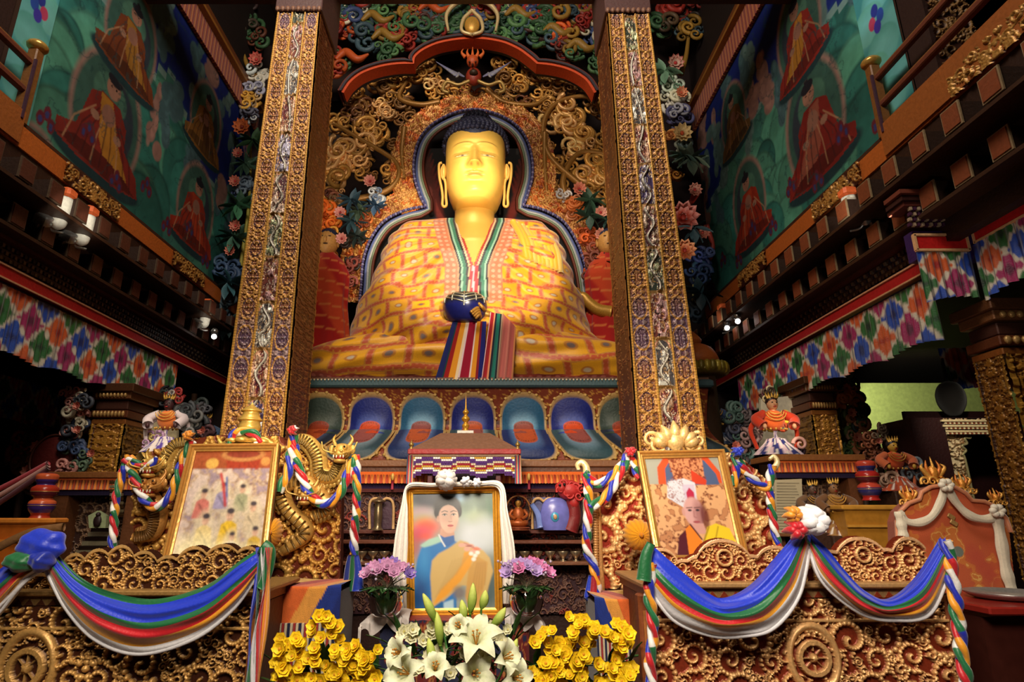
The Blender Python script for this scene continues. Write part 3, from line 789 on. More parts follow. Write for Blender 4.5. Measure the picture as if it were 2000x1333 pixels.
# ================================================================ lotus throne
thr = thing('lotus_throne', 'wide throne with two tiers of painted blue, teal and orange lotus petals', 'throne', (XC, 6.9, 1.6))
def prof(v):   # v 0 top .. 1 bottom -> y, z
    q = spline([(6.66, 2.95), (6.74, 2.78), (6.80, 2.60), (6.76, 2.49), (6.55, 2.36), (6.30, 2.24), (6.22, 2.13), (6.24, 2.08)], 101)
    return interp(v, np.linspace(0, 1, 101), q[:, 0]), interp(v, np.linspace(0, 1, 101), q[:, 1])
mb = MB(); u = np.linspace(-2.7, 2.7, 300)[:, None]; v = np.linspace(0, 1, 90)[None]; y, z = prof(v)
n_ = fbm(u*22+0*v, (z*22)+0*u, 3, 2)
base = lin((128, 54, 30))*(1+0*u[..., None]+0*v[..., None]); base = np.where((np.abs(n_-.5) < .035)[..., None], lin((196, 140, 60)), base)
mb.grid(np.stack([XC+u+0*v, y+0*u, z+0*u], -1), base)
mb.color((90, 40, 24)); mb.box((XC, 7.6, 2.5), (5.4, 1.6, .85)); mb.box((XC, 7.0, 1.85), (5.4, 1.5, .5)); mb.box((XC, 7.1, .85), (5.0, 1.3, 1.7))
mb.build('petal_ground', M_PAINT, thr)
mb = MB().color((52, 78, 84)); mb.box((XC, 7.1, 2.995), (5.5, 1.05, .09), bev=.02); mb.color((96, 60, 40)); mb.box((XC, 7.1, 3.05), (5.4, .98, .03))
mb.build('top_slab', M_PAINT, thr)
mb = MB().color((214, 200, 170))
for i in range(130): mb.ell((XC-2.6+i*.04, 6.565, 3.03), .011, 5, 6)
mb.build('pearl_row', M_GLOSS, thr)
mb = MB().color((110, 66, 40)); mb.box((XC, 6.9, 2.05), (5.6, 1.4, .06), bev=.012); mb.color((170, 120, 70)); mb.box((XC, 6.88, 2.085), (5.56, 1.4, .02)); mb.build('base_moulding', M_PAINT, thr)
def petal(xc, upper, wtop, outer, midc, core, name='lotus_petal'):
    nr, na = 26, 48
    rho = np.linspace(0, 1, nr)[:, None]; an = np.linspace(0, PI, na)[None]
    Rx = np.where(True, 1, 1)*wtop*(1+.12*np.sin(2*an)**2)
    X = rho*Rx*np.sign(np.cos(an))*np.abs(np.cos(an))**.75
    H = rho*np.sin(an)**.62
    if upper: vv_ = .50-.46*H
    else: vv_ = .44+.50*H
    y, z = prof(vv_)
    spread = 1+(0 if upper else .12*H)
    bul = .085*(1-rho**2.2)+.02*(rho > .93)
    Xw = XC+(xc-XC)*spread+X
    A = np.stack([Xw, y-bul-.02, z+(.05*bul)], -1)
    c = np.zeros(A.shape); r = rho+0*an
    k = lambda a, b: np.clip((r-a)/(b-a), 0, 1)[..., None]
    c = lin(core)*(1-k(.40, .44))+lin(midc)*k(.40, .44)
    c = c*(1-k(.44, .66))+lin(outer)*k(.44, .66); c = c*.85
    c = c*(1-k(.90, .93))+lin((176, 140, 84))*k(.90, .93)
    dots = ((np.sin(an*34)+0*r > .1)&(r < .40)&(r > .33)); c[dots] = lin(np.array(core)*.55)
    mb = MB(); mb.grid(A, c)
    # curled gilt frill along the rim
    mb.color((190, 150, 84))
    for j in range(5, na-5, 4):
        p = A[-1, j]; mb.ell(p, (.022, .014, .018), 5, 6)
    return mb.build(name, M_PAINT, thr)
cxs = [P(px, 800, 6.7)[0] for px in (528, 626, 725, 824, 923, 1022, 1118, 1213, 1310)]
up = [((24, 34, 110), (80, 90, 160), (206, 78, 30)), ((40, 56, 50), (70, 80, 70), (150, 54, 24)), ((22, 36, 116), (70, 90, 170), (214, 76, 28)), ((40, 92, 128), (120, 170, 200), (150, 76, 70)), ((22, 32, 110), (70, 86, 160), (196, 84, 36)), ((40, 92, 128), (120, 170, 200), (160, 80, 66)), ((22, 34, 116), (80, 96, 176), (222, 78, 26)), ((40, 56, 50), (70, 80, 70), (150, 54, 24)), ((24, 34, 110), (80, 90, 160), (206, 78, 30))]
lo = [((40, 70, 80), (120, 150, 160), (150, 78, 66)), ((26, 36, 56), (70, 80, 110), (190, 80, 36)), ((50, 74, 84), (130, 150, 160), (160, 84, 74)), ((30, 48, 96), (90, 110, 160), (200, 90, 40)), ((50, 74, 84), (130, 150, 160), (160, 84, 74)), ((28, 46, 104), (90, 120, 170), (206, 88, 36)), ((50, 78, 88), (120, 150, 170), (160, 82, 70)), ((26, 36, 56), (70, 80, 110), (190, 80, 36)), ((50, 74, 84), (130, 150, 160), (160, 84, 74))]
for i, x in enumerate(cxs):
    petal(x, True, .265, *up[i]); petal(x, False, .285, *lo[i])
# ================================================================ carved screen behind the statue
mb = MB().color((30, 12, 10)); mb.box((-.25, 9.25, 5.5), (8.3, .1, 9)); struct(mb.build('trim_5', M_MATT))
scr = thing('carved_screen', 'towering carved screen of golden scrolls behind the great statue', 'screen', (XC, 8.7, 3.0))
YS = 8.35
# dark board inside the halo with flames of red at its sides
halo_px = [(706, 590), (709, 560), (713, 511), (727, 470), (752, 436), (790, 416), (834, 406), (822, 380), (812, 345), (812, 310), (822, 275), (842, 250), (869, 233), (897, 222), (925, 218), (953, 222), (983, 233), (1008, 250), (1026, 275), (1036, 310), (1037, 345), (1030, 375), (1020, 404), (1060, 414), (1098, 436), (1123, 474), (1138, 515), (1146, 556), (1149, 590)]
hp = np.array(PS(YS, *halo_px))
seg1 = spline(hp[:7], 70); seg2 = spline(hp[6:23], 150); seg3 = spline(hp[22:], 70)
rim = np.vstack([seg1[:-1], seg2[:-1], seg3])
ctr = np.array([XC, YS, P(925, 480, YS)[2]])
def inset(path, d):
    T = np.gradient(path, axis=0); T /= np.linalg.norm(T, axis=1)[:, None]
    N = np.stack([T[:, 2], 0*T[:, 0], -T[:, 0]], 1)   # points inward (clockwise path)
    k = np.ones(9)/9
    N = np.stack([np.convolve(np.pad(N[:, i], 4, 'edge'), k, 'valid') for i in range(3)], 1)
    return path+N*d
zmn = 3.3
cv = Canvas(-1.75, 1.75, zmn, 7.3, 190, 210, (16, 8, 8))
for s in (-1, 1):
    for k in range(9):
        x0 = s*(.55+.03*k); z0 = P(925, 400-k*12, YS)[2]
        cv.line([(x0, z0-.15), (x0+s*.12, z0+.15), (x0+s*.02, z0+.45)], [.06, .05, .01], (120-6*k, 34, 22), .9)
    cv.line([(s*.62, 5.6), (s*.66, 6.0)], [.1, .05], (20, 30, 50), .8)
cv.C *= (.8+.4*fbm(cv.X*6, cv.Y*6, 3))[..., None]
inner = inset(rim, .02)
mk = cv.mask_poly(np.stack([inner[:, 0]-XC, inner[:, 2]], 1))
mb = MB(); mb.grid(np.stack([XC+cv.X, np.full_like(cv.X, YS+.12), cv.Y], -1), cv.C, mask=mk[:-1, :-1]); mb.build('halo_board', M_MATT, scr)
for nm, off, r, c, m in (('halo_inner_edge', .125, .024, (104, 44, 24), M_PAINT), ('halo_green_band', .09, .023, (120, 134, 104), M_PAINT), ('halo_white_band', .057, .024, (176, 178, 176), M_PAINT), ('halo_blue_band', .022, .026, (84, 96, 150), M_PAINT)):
    mb = MB().color(c); pth = inset(rim, off); pth[:, 1] = YS+.04-off*.2; mb.tube(pth, r, 8); mb.build(nm, m, scr)
mb = MB(); p = inset(rim, -.022); d = np.concatenate([[0], np.cumsum(np.linalg.norm(np.diff(p, axis=0), axis=1))])
for i, s in enumerate(np.arange(0, d[-1], .042)):
    q = np.array([interp(s, d, p[:, k]) for k in range(3)]); mb.color((86, 78, 128) if i % 2 else (140, 132, 170)); mb.ell(q-np.array([0, .03, 0]), (.024, .03, .024), 6, 8)
mb.build('halo_beads', M_PAINT, scr)
# mosaic of small gilt scrolls hugging the halo
def relief_band(path, w0, w1, nm, deep, gold, seed, y=YS+.05, amp=.05):
    nu = len(path)*3; t = np.linspace(0, len(path)-1, nu)
    pp = np.stack([interp(t, np.arange(len(path)), path[:, k]) for k in range(3)], 1)
    nv = 34; V = np.linspace(w0, w1, nv)
    A = np.stack([inset(pp, -v) for v in V], 1)
    s = np.concatenate([[0], np.cumsum(np.linalg.norm(np.diff(pp, axis=0), axis=1))])[:, None]
    H = np.clip(1-np.abs(np.sin(9*fbm(s*7, V[None]*9, seed, 2)*PI))*1.3, 0, 1)*.8+.2*vnoise(s*30, V[None]*30, seed)
    A[..., 1] = y-H*amp
    h2 = vnoise(s*5, V[None]*5, seed+2)[..., None]
    C = gild(H, deep, gold, .05, .5)*(.75+.5*h2)
    C = np.where((vnoise(s*14, V[None]*14, seed+7) > .68)[..., None], C*lin((255, 190, 130)), C)
    mb = MB(); mb.grid(A, C); return mb.build(nm, M_GOLD, scr)
relief_band(rim, .05, .40, 'gilt_mosaic', (136, 62, 28), (222, 164, 84), 5)
r = np.random.RandomState(21)
def pxcloud(px, py, rp, n, c1, c2=None, Y=8.55, thick=.24, name='scroll_cluster', ysp=.14, mat=None):
    mb = MB(); c = P(px, py, Y); R = rp*Y/F/.92
    cloud(mb, c, R, r.randint(1 << 30), n, c1, c2, thick, ysp)
    return mb.build(name, mat or M_GOLD, scr)
GO = (206, 150, 72); GP = (232, 176, 112); GD = (140, 96, 48)
for (x, y, rp, n, c1, c2) in [(652, 335, 44, 22, GP, GO), (690, 300, 42, 20, GP, GO), (640, 395, 30, 12, GO, GD), (725, 262, 38, 18, GO, GD), (700, 215, 36, 16, GD, (120, 70, 36)), (668, 250, 30, 12, GO, GD), (745, 225, 32, 14, GP, GO), (765, 185, 36, 16, GO, GD), (735, 160, 34, 14, GO, GD), (800, 160, 30, 14, GO, GD), (690, 180, 30, 14, GO, GD), (790, 225, 32, 14, GD, (110, 70, 36)), (835, 140, 30, 20, GP, GO), (852, 178, 28, 14, GP, GO), (800, 265, 28, 12, GD, (110, 60, 30)), (780, 300, 28, 12, GD, GO), (880, 190, 26, 12, GD, GO), (925, 190, 28, 14, GO, (150, 80, 40)),
                               (985, 135, 28, 14, GO, GD), (1000, 170, 32, 16, GO, GD), (1040, 150, 32, 16, GO, GD), (1080, 165, 32, 16, GO, GD), (1120, 170, 30, 14, GO, GD), (1060, 205, 34, 16, GO, GD), (1095, 235, 46, 26, GO, GP), (1130, 280, 38, 20, GO, GP), (1025, 215, 28, 12, GD, (110, 60, 30)), (1165, 215, 30, 14, GD, GO), (1175, 330, 40, 22, GO, GP), (1150, 355, 36, 18, GO, GP), (1105, 320, 30, 14, GD, GO), (1085, 370, 26, 12, GD, GO), (1190, 270, 30, 14, GO, GD), (1195, 380, 28, 12, GO, GD), (975, 200, 26, 12, GD, GO), (1062, 290, 22, 10, GD, GO), (760, 345, 28, 12, GD, GO), (720, 340, 24, 10, GO, GD)]:
    pxcloud(x, y, rp, n, c1, c2)
# gilt stems
for q in ([(1185, 400), (1120, 350), (1070, 300), (1062, 240), (1090, 200), (1150, 190), (1180, 230)], [(655, 400), (760, 370), (775, 320), (700, 270), (650, 240)], [(860, 200), (820, 205), (780, 190), (800, 150)], [(950, 175), (985, 200), (1040, 205), (1070, 190)], [(1110, 400), (1100, 350), (1130, 300), (1190, 300)], [(790, 250), (785, 300), (790, 350)], [(1064, 260), (1064, 320), (1068, 380)]):
    mb = MB().color((160, 112, 50)); pts = spline(PS(8.4, *q), 40); mb.tube(pts, np.linspace(.06, .03, 40), 8); mb.build('gilt_stem', M_GOLD, scr)
# trefoil arch
ap = [(672, 184), (686, 163), (708, 146), (740, 134), (775, 128), (809, 127), (813, 112), (835, 96), (870, 84), (925, 78), (975, 84), (1008, 97), (1030, 112), (1048, 127), (1080, 131), (1112, 140), (1142, 158), (1160, 184)]
apw = np.array(PS(8.0, *ap)); path = np.vstack([spline(apw[:6], 40)[:-1], spline(apw[5:14], 70)[:-1], spline(apw[13:], 40)])
for nm, o0, o1, c, y0, y1 in (('red_arch_band', 0, .04, (226, 84, 40), 7.97, 8.2), ('arch_moulding', .04, .07, (60, 60, 70), 7.93, 8.3), ('arch_upper_moulding', .07, .11, (110, 50, 40), 7.96, 8.3)):
    a = inset(path, -o0); b = inset(path, -o1)
    ring = [np.stack([a[:, 0], a[:, 1]*0+y1, a[:, 2]], 1), np.stack([a[:, 0], a[:, 1]*0+y0, a[:, 2]], 1), np.stack([b[:, 0], b[:, 1]*0+y0, b[:, 2]], 1), np.stack([b[:, 0], b[:, 1]*0+y1, b[:, 2]], 1)]
    mb = MB().color(c); mb.grid(np.stack(ring, 1), smooth=False); mb.build(nm, M_PAINT, scr)
# winged creature under the arch
t = thing('winged_figure', 'small red crowned winged figure carved under the top of the orange arch', 'carving', P(925, 160, 8.1))
mb = MB().color((150, 50, 30)); c = P(925, 150, 8.1)
mb.ell(c, (.13, .1, .16), 10, 14); mb.color((196, 84, 40)); mb.ell(P(923, 120, 8.05), (.1, .09, .11), 10, 14)
mb.color((70, 30, 20)); mb.ell(P(917, 121, 7.97), .018, 6, 6); mb.ell(P(929, 121, 7.97), .018, 6, 6); mb.ell(P(923, 128, 7.95), (.02, .05, .03), 6, 8)
mb.color((60, 40, 24)); mb.ell(P(925, 142, 8.0), (.07, .06, .05), 8, 10)
bdy = mb.build('body', M_PAINT, t)
mb = MB().color((226, 110, 50))
for k in range(5):
    b = P(909+k*7, 112, 8.04); mb.tube(spline([b, b+np.array([(k-2)*.03, -.02, .07]), b+np.array([(k-2)*.02, 0, .16+.04*(k == 2)])], 8), np.linspace(.035, .006, 8), 6)
mb.build('flame_crown', M_PAINT, bdy)
for s in (-1, 1):
    mb = MB()
    for k in range(8):
        a = P(925+s*(18+k*1.5), 150-k*1.2, 8.03); b = P(925+s*(74-k*5.5), 120+k*4.4, 7.98)
        mb.color((120+8*(k % 2)*4, 118+8*(k % 2)*4, 150)); mb.tube(spline([a, (a+b)/2+np.array([0, -.03, -.05]), b], 12), .028*np.sin(np.linspace(.5, 3.05, 12)), 6, flat=.5)
    mb.build('wing', M_PAINT, t)
mb = MB().color((186, 150, 84))
for s in (-1, 1):
    mb.tube(spline(PS(8.0, (925+s*8, 158), (925+s*30, 166), (925+s*52, 160), (925+s*60, 176), (925+s*48, 182)), 24), .028, 6)
mb.build('gold_ribbon', M_GOLD, t)
# ---- landscape of clouds and creatures above the arch
GR = (60, 96, 62); TE = (58, 78, 88); RE = (146, 44, 34); OR = (196, 84, 34); BL = (56, 70, 110); CR = (206, 196, 170); OG = (150, 112, 44)
up_scr = thing('carved_canopy', 'green, red and gold carved clouds and dragons above the orange arch', 'carving', P(925, 60, 8.6))
def uc(px, py, rp, n, c1, c2=None, Y=8.3, thick=.3, par=None, nm='cloud_cluster', mat=M_PAINT, ysp=.2):
    mb = MB(); cloud(mb, P(px, py, Y), rp*Y/F/.86, r.randint(1 << 30), n, c1, c2, thick, ysp); return mb.build(nm, mat, par or up_scr)
mb = MB().color((40, 22, 16)); A = [P(620, 190, 9.05), P(1235, 190, 9.05), P(1235, -80, 9.05), P(620, -80, 9.05)]; mb.prism(A, (0, .1, 0)); mb.build('back_board', M_MATT, up_scr)
for k in range(84):
    px = 640+570*((k*0.618) % 1); py = -30+200*r.rand()
    top = interp(px, [640, 700, 800, 830, 925, 1030, 1060, 1150, 1210], [150, 130, 105, 70, 55, 80, 108, 130, 150])
    if py > top: py = top*r.rand()
    c1, c2 = [(GR, (84, 124, 74)), (TE, GR), (RE, OR), ((70, 40, 34), RE), (GR, TE), (OG, RE), (BL, CR), (GR, (40, 70, 50))][r.randint(8)]
    uc(px, py, 24+16*r.rand(), 12, c1, c2)
uc(650, 70, 26, 10, (130, 30, 24), (150, 50, 40)); uc(1150, 55, 30, 10, (130, 30, 24), (150, 50, 40))
for (px, py) in ((760, 70), (740, 35), (1092, 60), (1140, 90), (850, 15), (1020, 25), (690, 110)):
    mb = MB()
    q = PS(8.1, (px-34, py+6), (px-14, py-8), (px+8, py+6), (px+30, py-4)); mb.color(OR if px % 4 else OG); mb.tube(spline(q, 24), .07*np.sin(np.linspace(.4, 2.9, 24)), 8); mb.build('dragon_body', M_PAINT, up_scr)
mb = MB().color((214, 160, 70)); c = P(922, 50, 7.95)
mb.ell(c, (.13, .08, .17), 10, 14); mb.color((236, 206, 150))
for s in (-1, 1):
    mb.tube(spline(PS(7.9, (922, 68), (922+s*20, 60), (922+s*17, 38), (922+s*6, 26), (922, 20)), 20), .03, 6); mb.tube(spline(PS(7.95, (922+s*46, 62), (922+s*50, 30), (922+s*34, 8), (922+s*14, -4), (922+s*8, -30)), 24), np.linspace(.02, .07, 24), 8)
mb.build('jewel_crest', M_GOLD, up_scr)
# ---- flowers, leaves and clouds on both flanks of the screen
def flank(name, label, x, spec, Y):
    t = thing(name, label, 'carving', P(x, 600, Y))
    for sp in spec:
        k = sp[0]
        if k == 'f': 
            mb = MB(); rosette(mb, P(sp[1], sp[2], Y-.35), sp[3]*Y/F/.92, sp[4], sp[5], 10, 3, (0, -1, -.2), int(sp[1]), edge=sp[6] if len(sp) > 6 else None); mb.build('flower', M_PAINT, t)
        if k == 'c': uc(sp[1], sp[2], sp[3], sp[4], sp[5], sp[6], Y-.1, .3, t, 'cloud_cluster', M_PAINT, .2)
        if k == 'l':
            mb = MB(); c = P(sp[1], sp[2], Y-.25); rr = sp[3]*Y/F/.92
            for j in range(9):
                a = 2*PI*j/9+r.rand()*.5; leaf(mb, c+np.array([0, -.02*j, 0]), (math.cos(a), -.25, math.sin(a)), rr, rr*.28, np.array(sp[4])*(.8+.4*r.rand()), .15)
            mb.build('leaf_spray', M_PAINT, t)
        if k == 's':
            mb = MB(); mb.color(sp[5]); mb.tube(spline(PS(Y-.2, *sp[1]), 30), np.linspace(sp[2], sp[3], 30), 8); mb.build(sp[4], M_PAINT, t)
    return t
RF = (196, 60, 60); PK = (214, 130, 110); WH = (216, 210, 196); LGN = (120, 160, 130)
flank('carved_blossoms', 'column of painted carved flowers and clouds left of the left great pillar', 480, [
    ('f', 502, 118, 16, PK, RF, RF), ('c', 480, 60, 34, 14, GR, (70, 60, 50)), ('c', 470, 20, 34, 14, (56, 40, 40), TE), ('c', 505, 80, 26, 10, (110, 60, 40), GR), ('c', 505, 155, 24, 12, WH, (190, 200, 200)), ('c', 498, 180, 22, 12, (230, 226, 210), (150, 150, 170)),
    ('c', 495, 205, 24, 12, (226, 190, 140), (200, 150, 60)), ('c', 492, 230, 22, 12, (196, 200, 200), (110, 110, 130)), ('f', 474, 250, 18, (206, 110, 60), (120, 40, 30)), ('l', 500, 285, 34, GR), ('f', 466, 300, 11, PK, RF), ('l', 485, 330, 30, (76, 110, 90)), ('f', 460, 355, 12, PK, RF),
    ('c', 478, 380, 26, 12, (130, 150, 170), BL), ('l', 470, 410, 36, (60, 110, 80)), ('f', 461, 442, 12, PK, RF), ('l', 462, 470, 34, (64, 100, 84)), ('f', 451, 490, 11, PK, RF), ('c', 455, 530, 26, 14, (60, 84, 120), (70, 100, 130)), ('l', 452, 560, 34, (60, 100, 110)), ('c', 446, 600, 28, 12, (50, 74, 100), TE), ('l', 448, 640, 30, (50, 70, 70)),
    ('s', [(470, 90), (484, 130), (500, 150)], .03, .05, 'stem', OG), ('s', [(490, 280), (486, 400), (470, 520)], .02, .03, 'stem', (160, 150, 60))], 8.7)
flank('carved_blossoms', 'column of painted carved flowers and clouds right of the right great pillar', 1340, [
    ('f', 1318, 125, 18, (226, 200, 180), RF, RF), ('c', 1300, 60, 34, 14, GR, (90, 70, 50)), ('c', 1340, 70, 30, 12, TE, OG), ('c', 1310, 20, 34, 14, RE, (80, 30, 30)), ('c', 1345, 30, 24, 8, (60, 50, 44), RE), ('s', [(1345, 70), (1340, 110), (1330, 145)], .03, .05, 'stem', OG), ('l', 1295, 150, 36, LGN), ('f', 1330, 182, 13, (226, 150, 110), (200, 90, 60)),
    ('c', 1306, 170, 24, 12, (200, 214, 196), LGN), ('c', 1312, 205, 26, 16, (236, 232, 200), WH), ('c', 1325, 235, 24, 14, (206, 206, 220), (90, 90, 130)), ('f', 1331, 262, 20, (240, 210, 150), (200, 80, 40)), ('c', 1305, 275, 22, 10, (230, 160, 90), (200, 110, 50)), ('c', 1335, 300, 26, 12, (120, 140, 140), (180, 190, 170)), ('l', 1345, 320, 40, (120, 140, 120)), ('l', 1330, 315, 30, (90, 120, 110)),
    ('c', 1312, 345, 22, 12, (206, 140, 60), (150, 90, 50)), ('f', 1356, 372, 14, (226, 160, 140), RF), ('s', [(1362, 372), (1352, 392), (1345, 404)], .07, .02, 'petal_drop', (170, 44, 30)), ('f', 1332, 426, 30, (196, 66, 44), (160, 40, 26), (240, 180, 170)), ('f', 1336, 490, 21, (206, 96, 50), (150, 40, 26), (240, 190, 140)), ('l', 1350, 455, 34, (70, 100, 110)),
    ('c', 1365, 505, 24, 14, (50, 64, 120), BL), ('c', 1362, 545, 26, 14, (50, 74, 120), (64, 100, 130)), ('l', 1365, 580, 36, (44, 76, 90)), ('c', 1350, 610, 26, 12, (44, 64, 80), TE), ('f', 1371, 455, 14, (196, 120, 100), (150, 50, 40)), ('s', [(1380, 440), (1392, 480), (1388, 505)], .04, .03, 'red_ribbon', (150, 50, 40)), ('s', [(1352, 520), (1354, 570), (1350, 600)], .015, .015, 'stem', (170, 170, 110))], 8.7)
flank('carved_blossoms', 'pink flowers and orange clouds carved between left great pillar and halo', 665, [
    ('f', 665, 416, 12, (226, 140, 130), (150, 30, 40), (236, 190, 180)), ('f', 668, 467, 12, (226, 140, 130), (150, 30, 40), (236, 190, 180)), ('f', 723, 355, 13, (206, 110, 100), (140, 30, 40), (230, 180, 160)), ('c', 642, 430, 26, 16, (226, 100, 30), (236, 140, 50)), ('c', 650, 460, 20, 12, (226, 110, 34), (240, 150, 60)), ('l', 690, 400, 30, (56, 84, 100)), ('l', 705, 420, 26, (80, 100, 80)), ('l', 690, 440, 30, (60, 90, 100)), ('c', 738, 392, 18, 10, (210, 216, 220), (110, 130, 160)), ('l', 735, 410, 24, (60, 90, 120)),
    ('c', 645, 395, 20, 10, (120, 70, 50), (90, 40, 30)), ('c', 710, 440, 20, 10, (200, 110, 50), (150, 70, 40)), ('c', 690, 475, 22, 10, (60, 50, 50), (90, 80, 70)), ('l', 700, 470, 26, (50, 64, 60)), ('c', 640, 510, 22, 10, (170, 100, 36), (120, 60, 30)), ('s', [(640, 490), (650, 560), (648, 600)], .08, .1, 'gilt_trunk', (150, 96, 40)), ('c', 690, 520, 20, 10, (130, 60, 50), (60, 50, 50)), ('c', 682, 560, 18, 10, (170, 90, 80), (60, 50, 50)), ('c', 665, 390, 16, 8, (190, 140, 90), (120, 90, 60))], 8.5)
flank('carved_blossoms', 'pink flowers and dark leaves carved between halo and right great pillar', 1170, [
    ('f', 1131, 370, 14, (206, 100, 80), (150, 30, 30), (230, 170, 140)), ('f', 1173, 416, 13, (226, 140, 120), (170, 30, 40), (240, 200, 180)), ('f', 1173, 459, 13, (226, 140, 120), (170, 30, 40), (240, 200, 180)), ('c', 1098, 385, 16, 8, (206, 200, 196), (180, 130, 110)), ('l', 1150, 400, 32, (60, 90, 70)), ('l', 1150, 430, 32, (56, 84, 70)), ('l', 1185, 435, 26, (50, 76, 70)), ('c', 1120, 410, 22, 12, (206, 110, 50), (226, 160, 120)), ('c', 1200, 420, 14, 8, WH, (70, 70, 70)),
    ('c', 1145, 470, 22, 12, (200, 90, 36), (160, 70, 40)), ('c', 1160, 505, 22, 12, (150, 80, 60), (196, 150, 130)), ('l', 1180, 520, 24, (50, 44, 44)), ('c', 1150, 540, 22, 12, (190, 80, 30), (120, 60, 40)), ('s', [(1205, 510), (1190, 540), (1184, 590)], .05, .06, 'gilt_trunk', (150, 96, 44)), ('c', 1195, 560, 20, 10, (150, 90, 40), (90, 50, 30)), ('c', 1165, 575, 18, 8, (130, 50, 30), (170, 80, 40))], 8.5)

# ---- attendant monks standing beside the statue
def monk(px, label, facing, hand):
    t = thing('monk_statue', label, 'statue', P(px, 690, 8.5))
    z0 = P(px, 720, 8.5)[2]; x = P(px, 640, 8.2)[0]; H = P(px, 520, 8.5)[2]-z0+.1
    nv, nu = 60, 90; v = np.linspace(0, 1, nv)[None]; a = np.linspace(0, 2*PI, nu, endpoint=False)[:, None]
    R = interp(v, [0, .1, .5, .78, .9, 1], [.46, .42, .34, .36, .26, .1])
    f = .035*np.sin(a*11+v*3+3*fbm(a, v*2, 3))*(1-v)
    A = np.stack([x+(R+f)*np.cos(a), 8.22+.5*(R+f)*np.sin(a), z0+v*H+0*a], -1)
    C = lin((176, 30, 26))+0*A; w = np.clip(np.sin(a*2+v*7)*3, 0, 1)[..., None]; C = C*(1-w)+lin((206, 70, 34))*w
    hem = (v < .07)+0*a > 0; C[hem] = lin((40, 60, 110))
    st = ((np.sin(v*60+a*2) > .9)&(v > .2)); C[st] = lin((220, 120, 60))
    mb = MB(); mb.grid(A, C, cu=True); mb.build('robe', M_CLOTH, t)
    mb = MB().color((206, 150, 80)); hc = np.array([x, 8.2, z0+H+.16]); mb.ell(hc, (.15, .17, .2), 14, 18); mb.tube([hc-np.array([0, -.03, .14]), hc-np.array([0, -.05, .3])], .08, 10)
    mb.ell(hc+np.array([0, -.17, -.02]), (.025, .04, .05), 6, 8)
    for s in (-1, 1):
        mb.ell(hc+np.array([s*.15, 0, -.02]), (.02, .04, .07), 6, 8)
    mb.color((60, 34, 20))
    for s in (-1, 1): mb.ell(hc+np.array([s*.055, -.155, .03]), (.025, .015, .009), 6, 8)
    mb.ell(hc+np.array([0, -.155, -.09]), (.04, .015, .01), 6, 8); mb.color((40, 44, 70)); mb.ell(hc+np.array([0, .02, .06]), (.152, .17, .17), 10, 16)
    mb.build('head', M_PAINT, t)
    if hand:
        mb = MB().color((200, 150, 60)); q = spline(PS(8.1, (1192, 612), (1168, 606), (1150, 592), (1140, 580), (1128, 578)), 30)
        mb.tube(q, np.linspace(.11, .055, 30), 12)
        for k in range(4):
            b = P(1130, 577+k*1.5, 8.05); mb.tube(spline([b, b+np.array([-.05, -.03, .03-.02*k]), b+np.array([-.12, -.03, .02-.03*k])], 8), np.linspace(.02, .012, 8), 6)
        b = P(1134, 574, 8.05); mb.tube(spline([b, b+np.array([-.03, -.02, .06]), b+np.array([-.07, -.03, .07])], 8), .018, 6)
        mb.build('arm', M_GOLD, t)
monk(628, 'red robed standing monk statue half hidden behind the left great pillar', 1, False)
monk(1195, 'red robed standing monk statue holding an arm out by the right great pillar', -1, True)
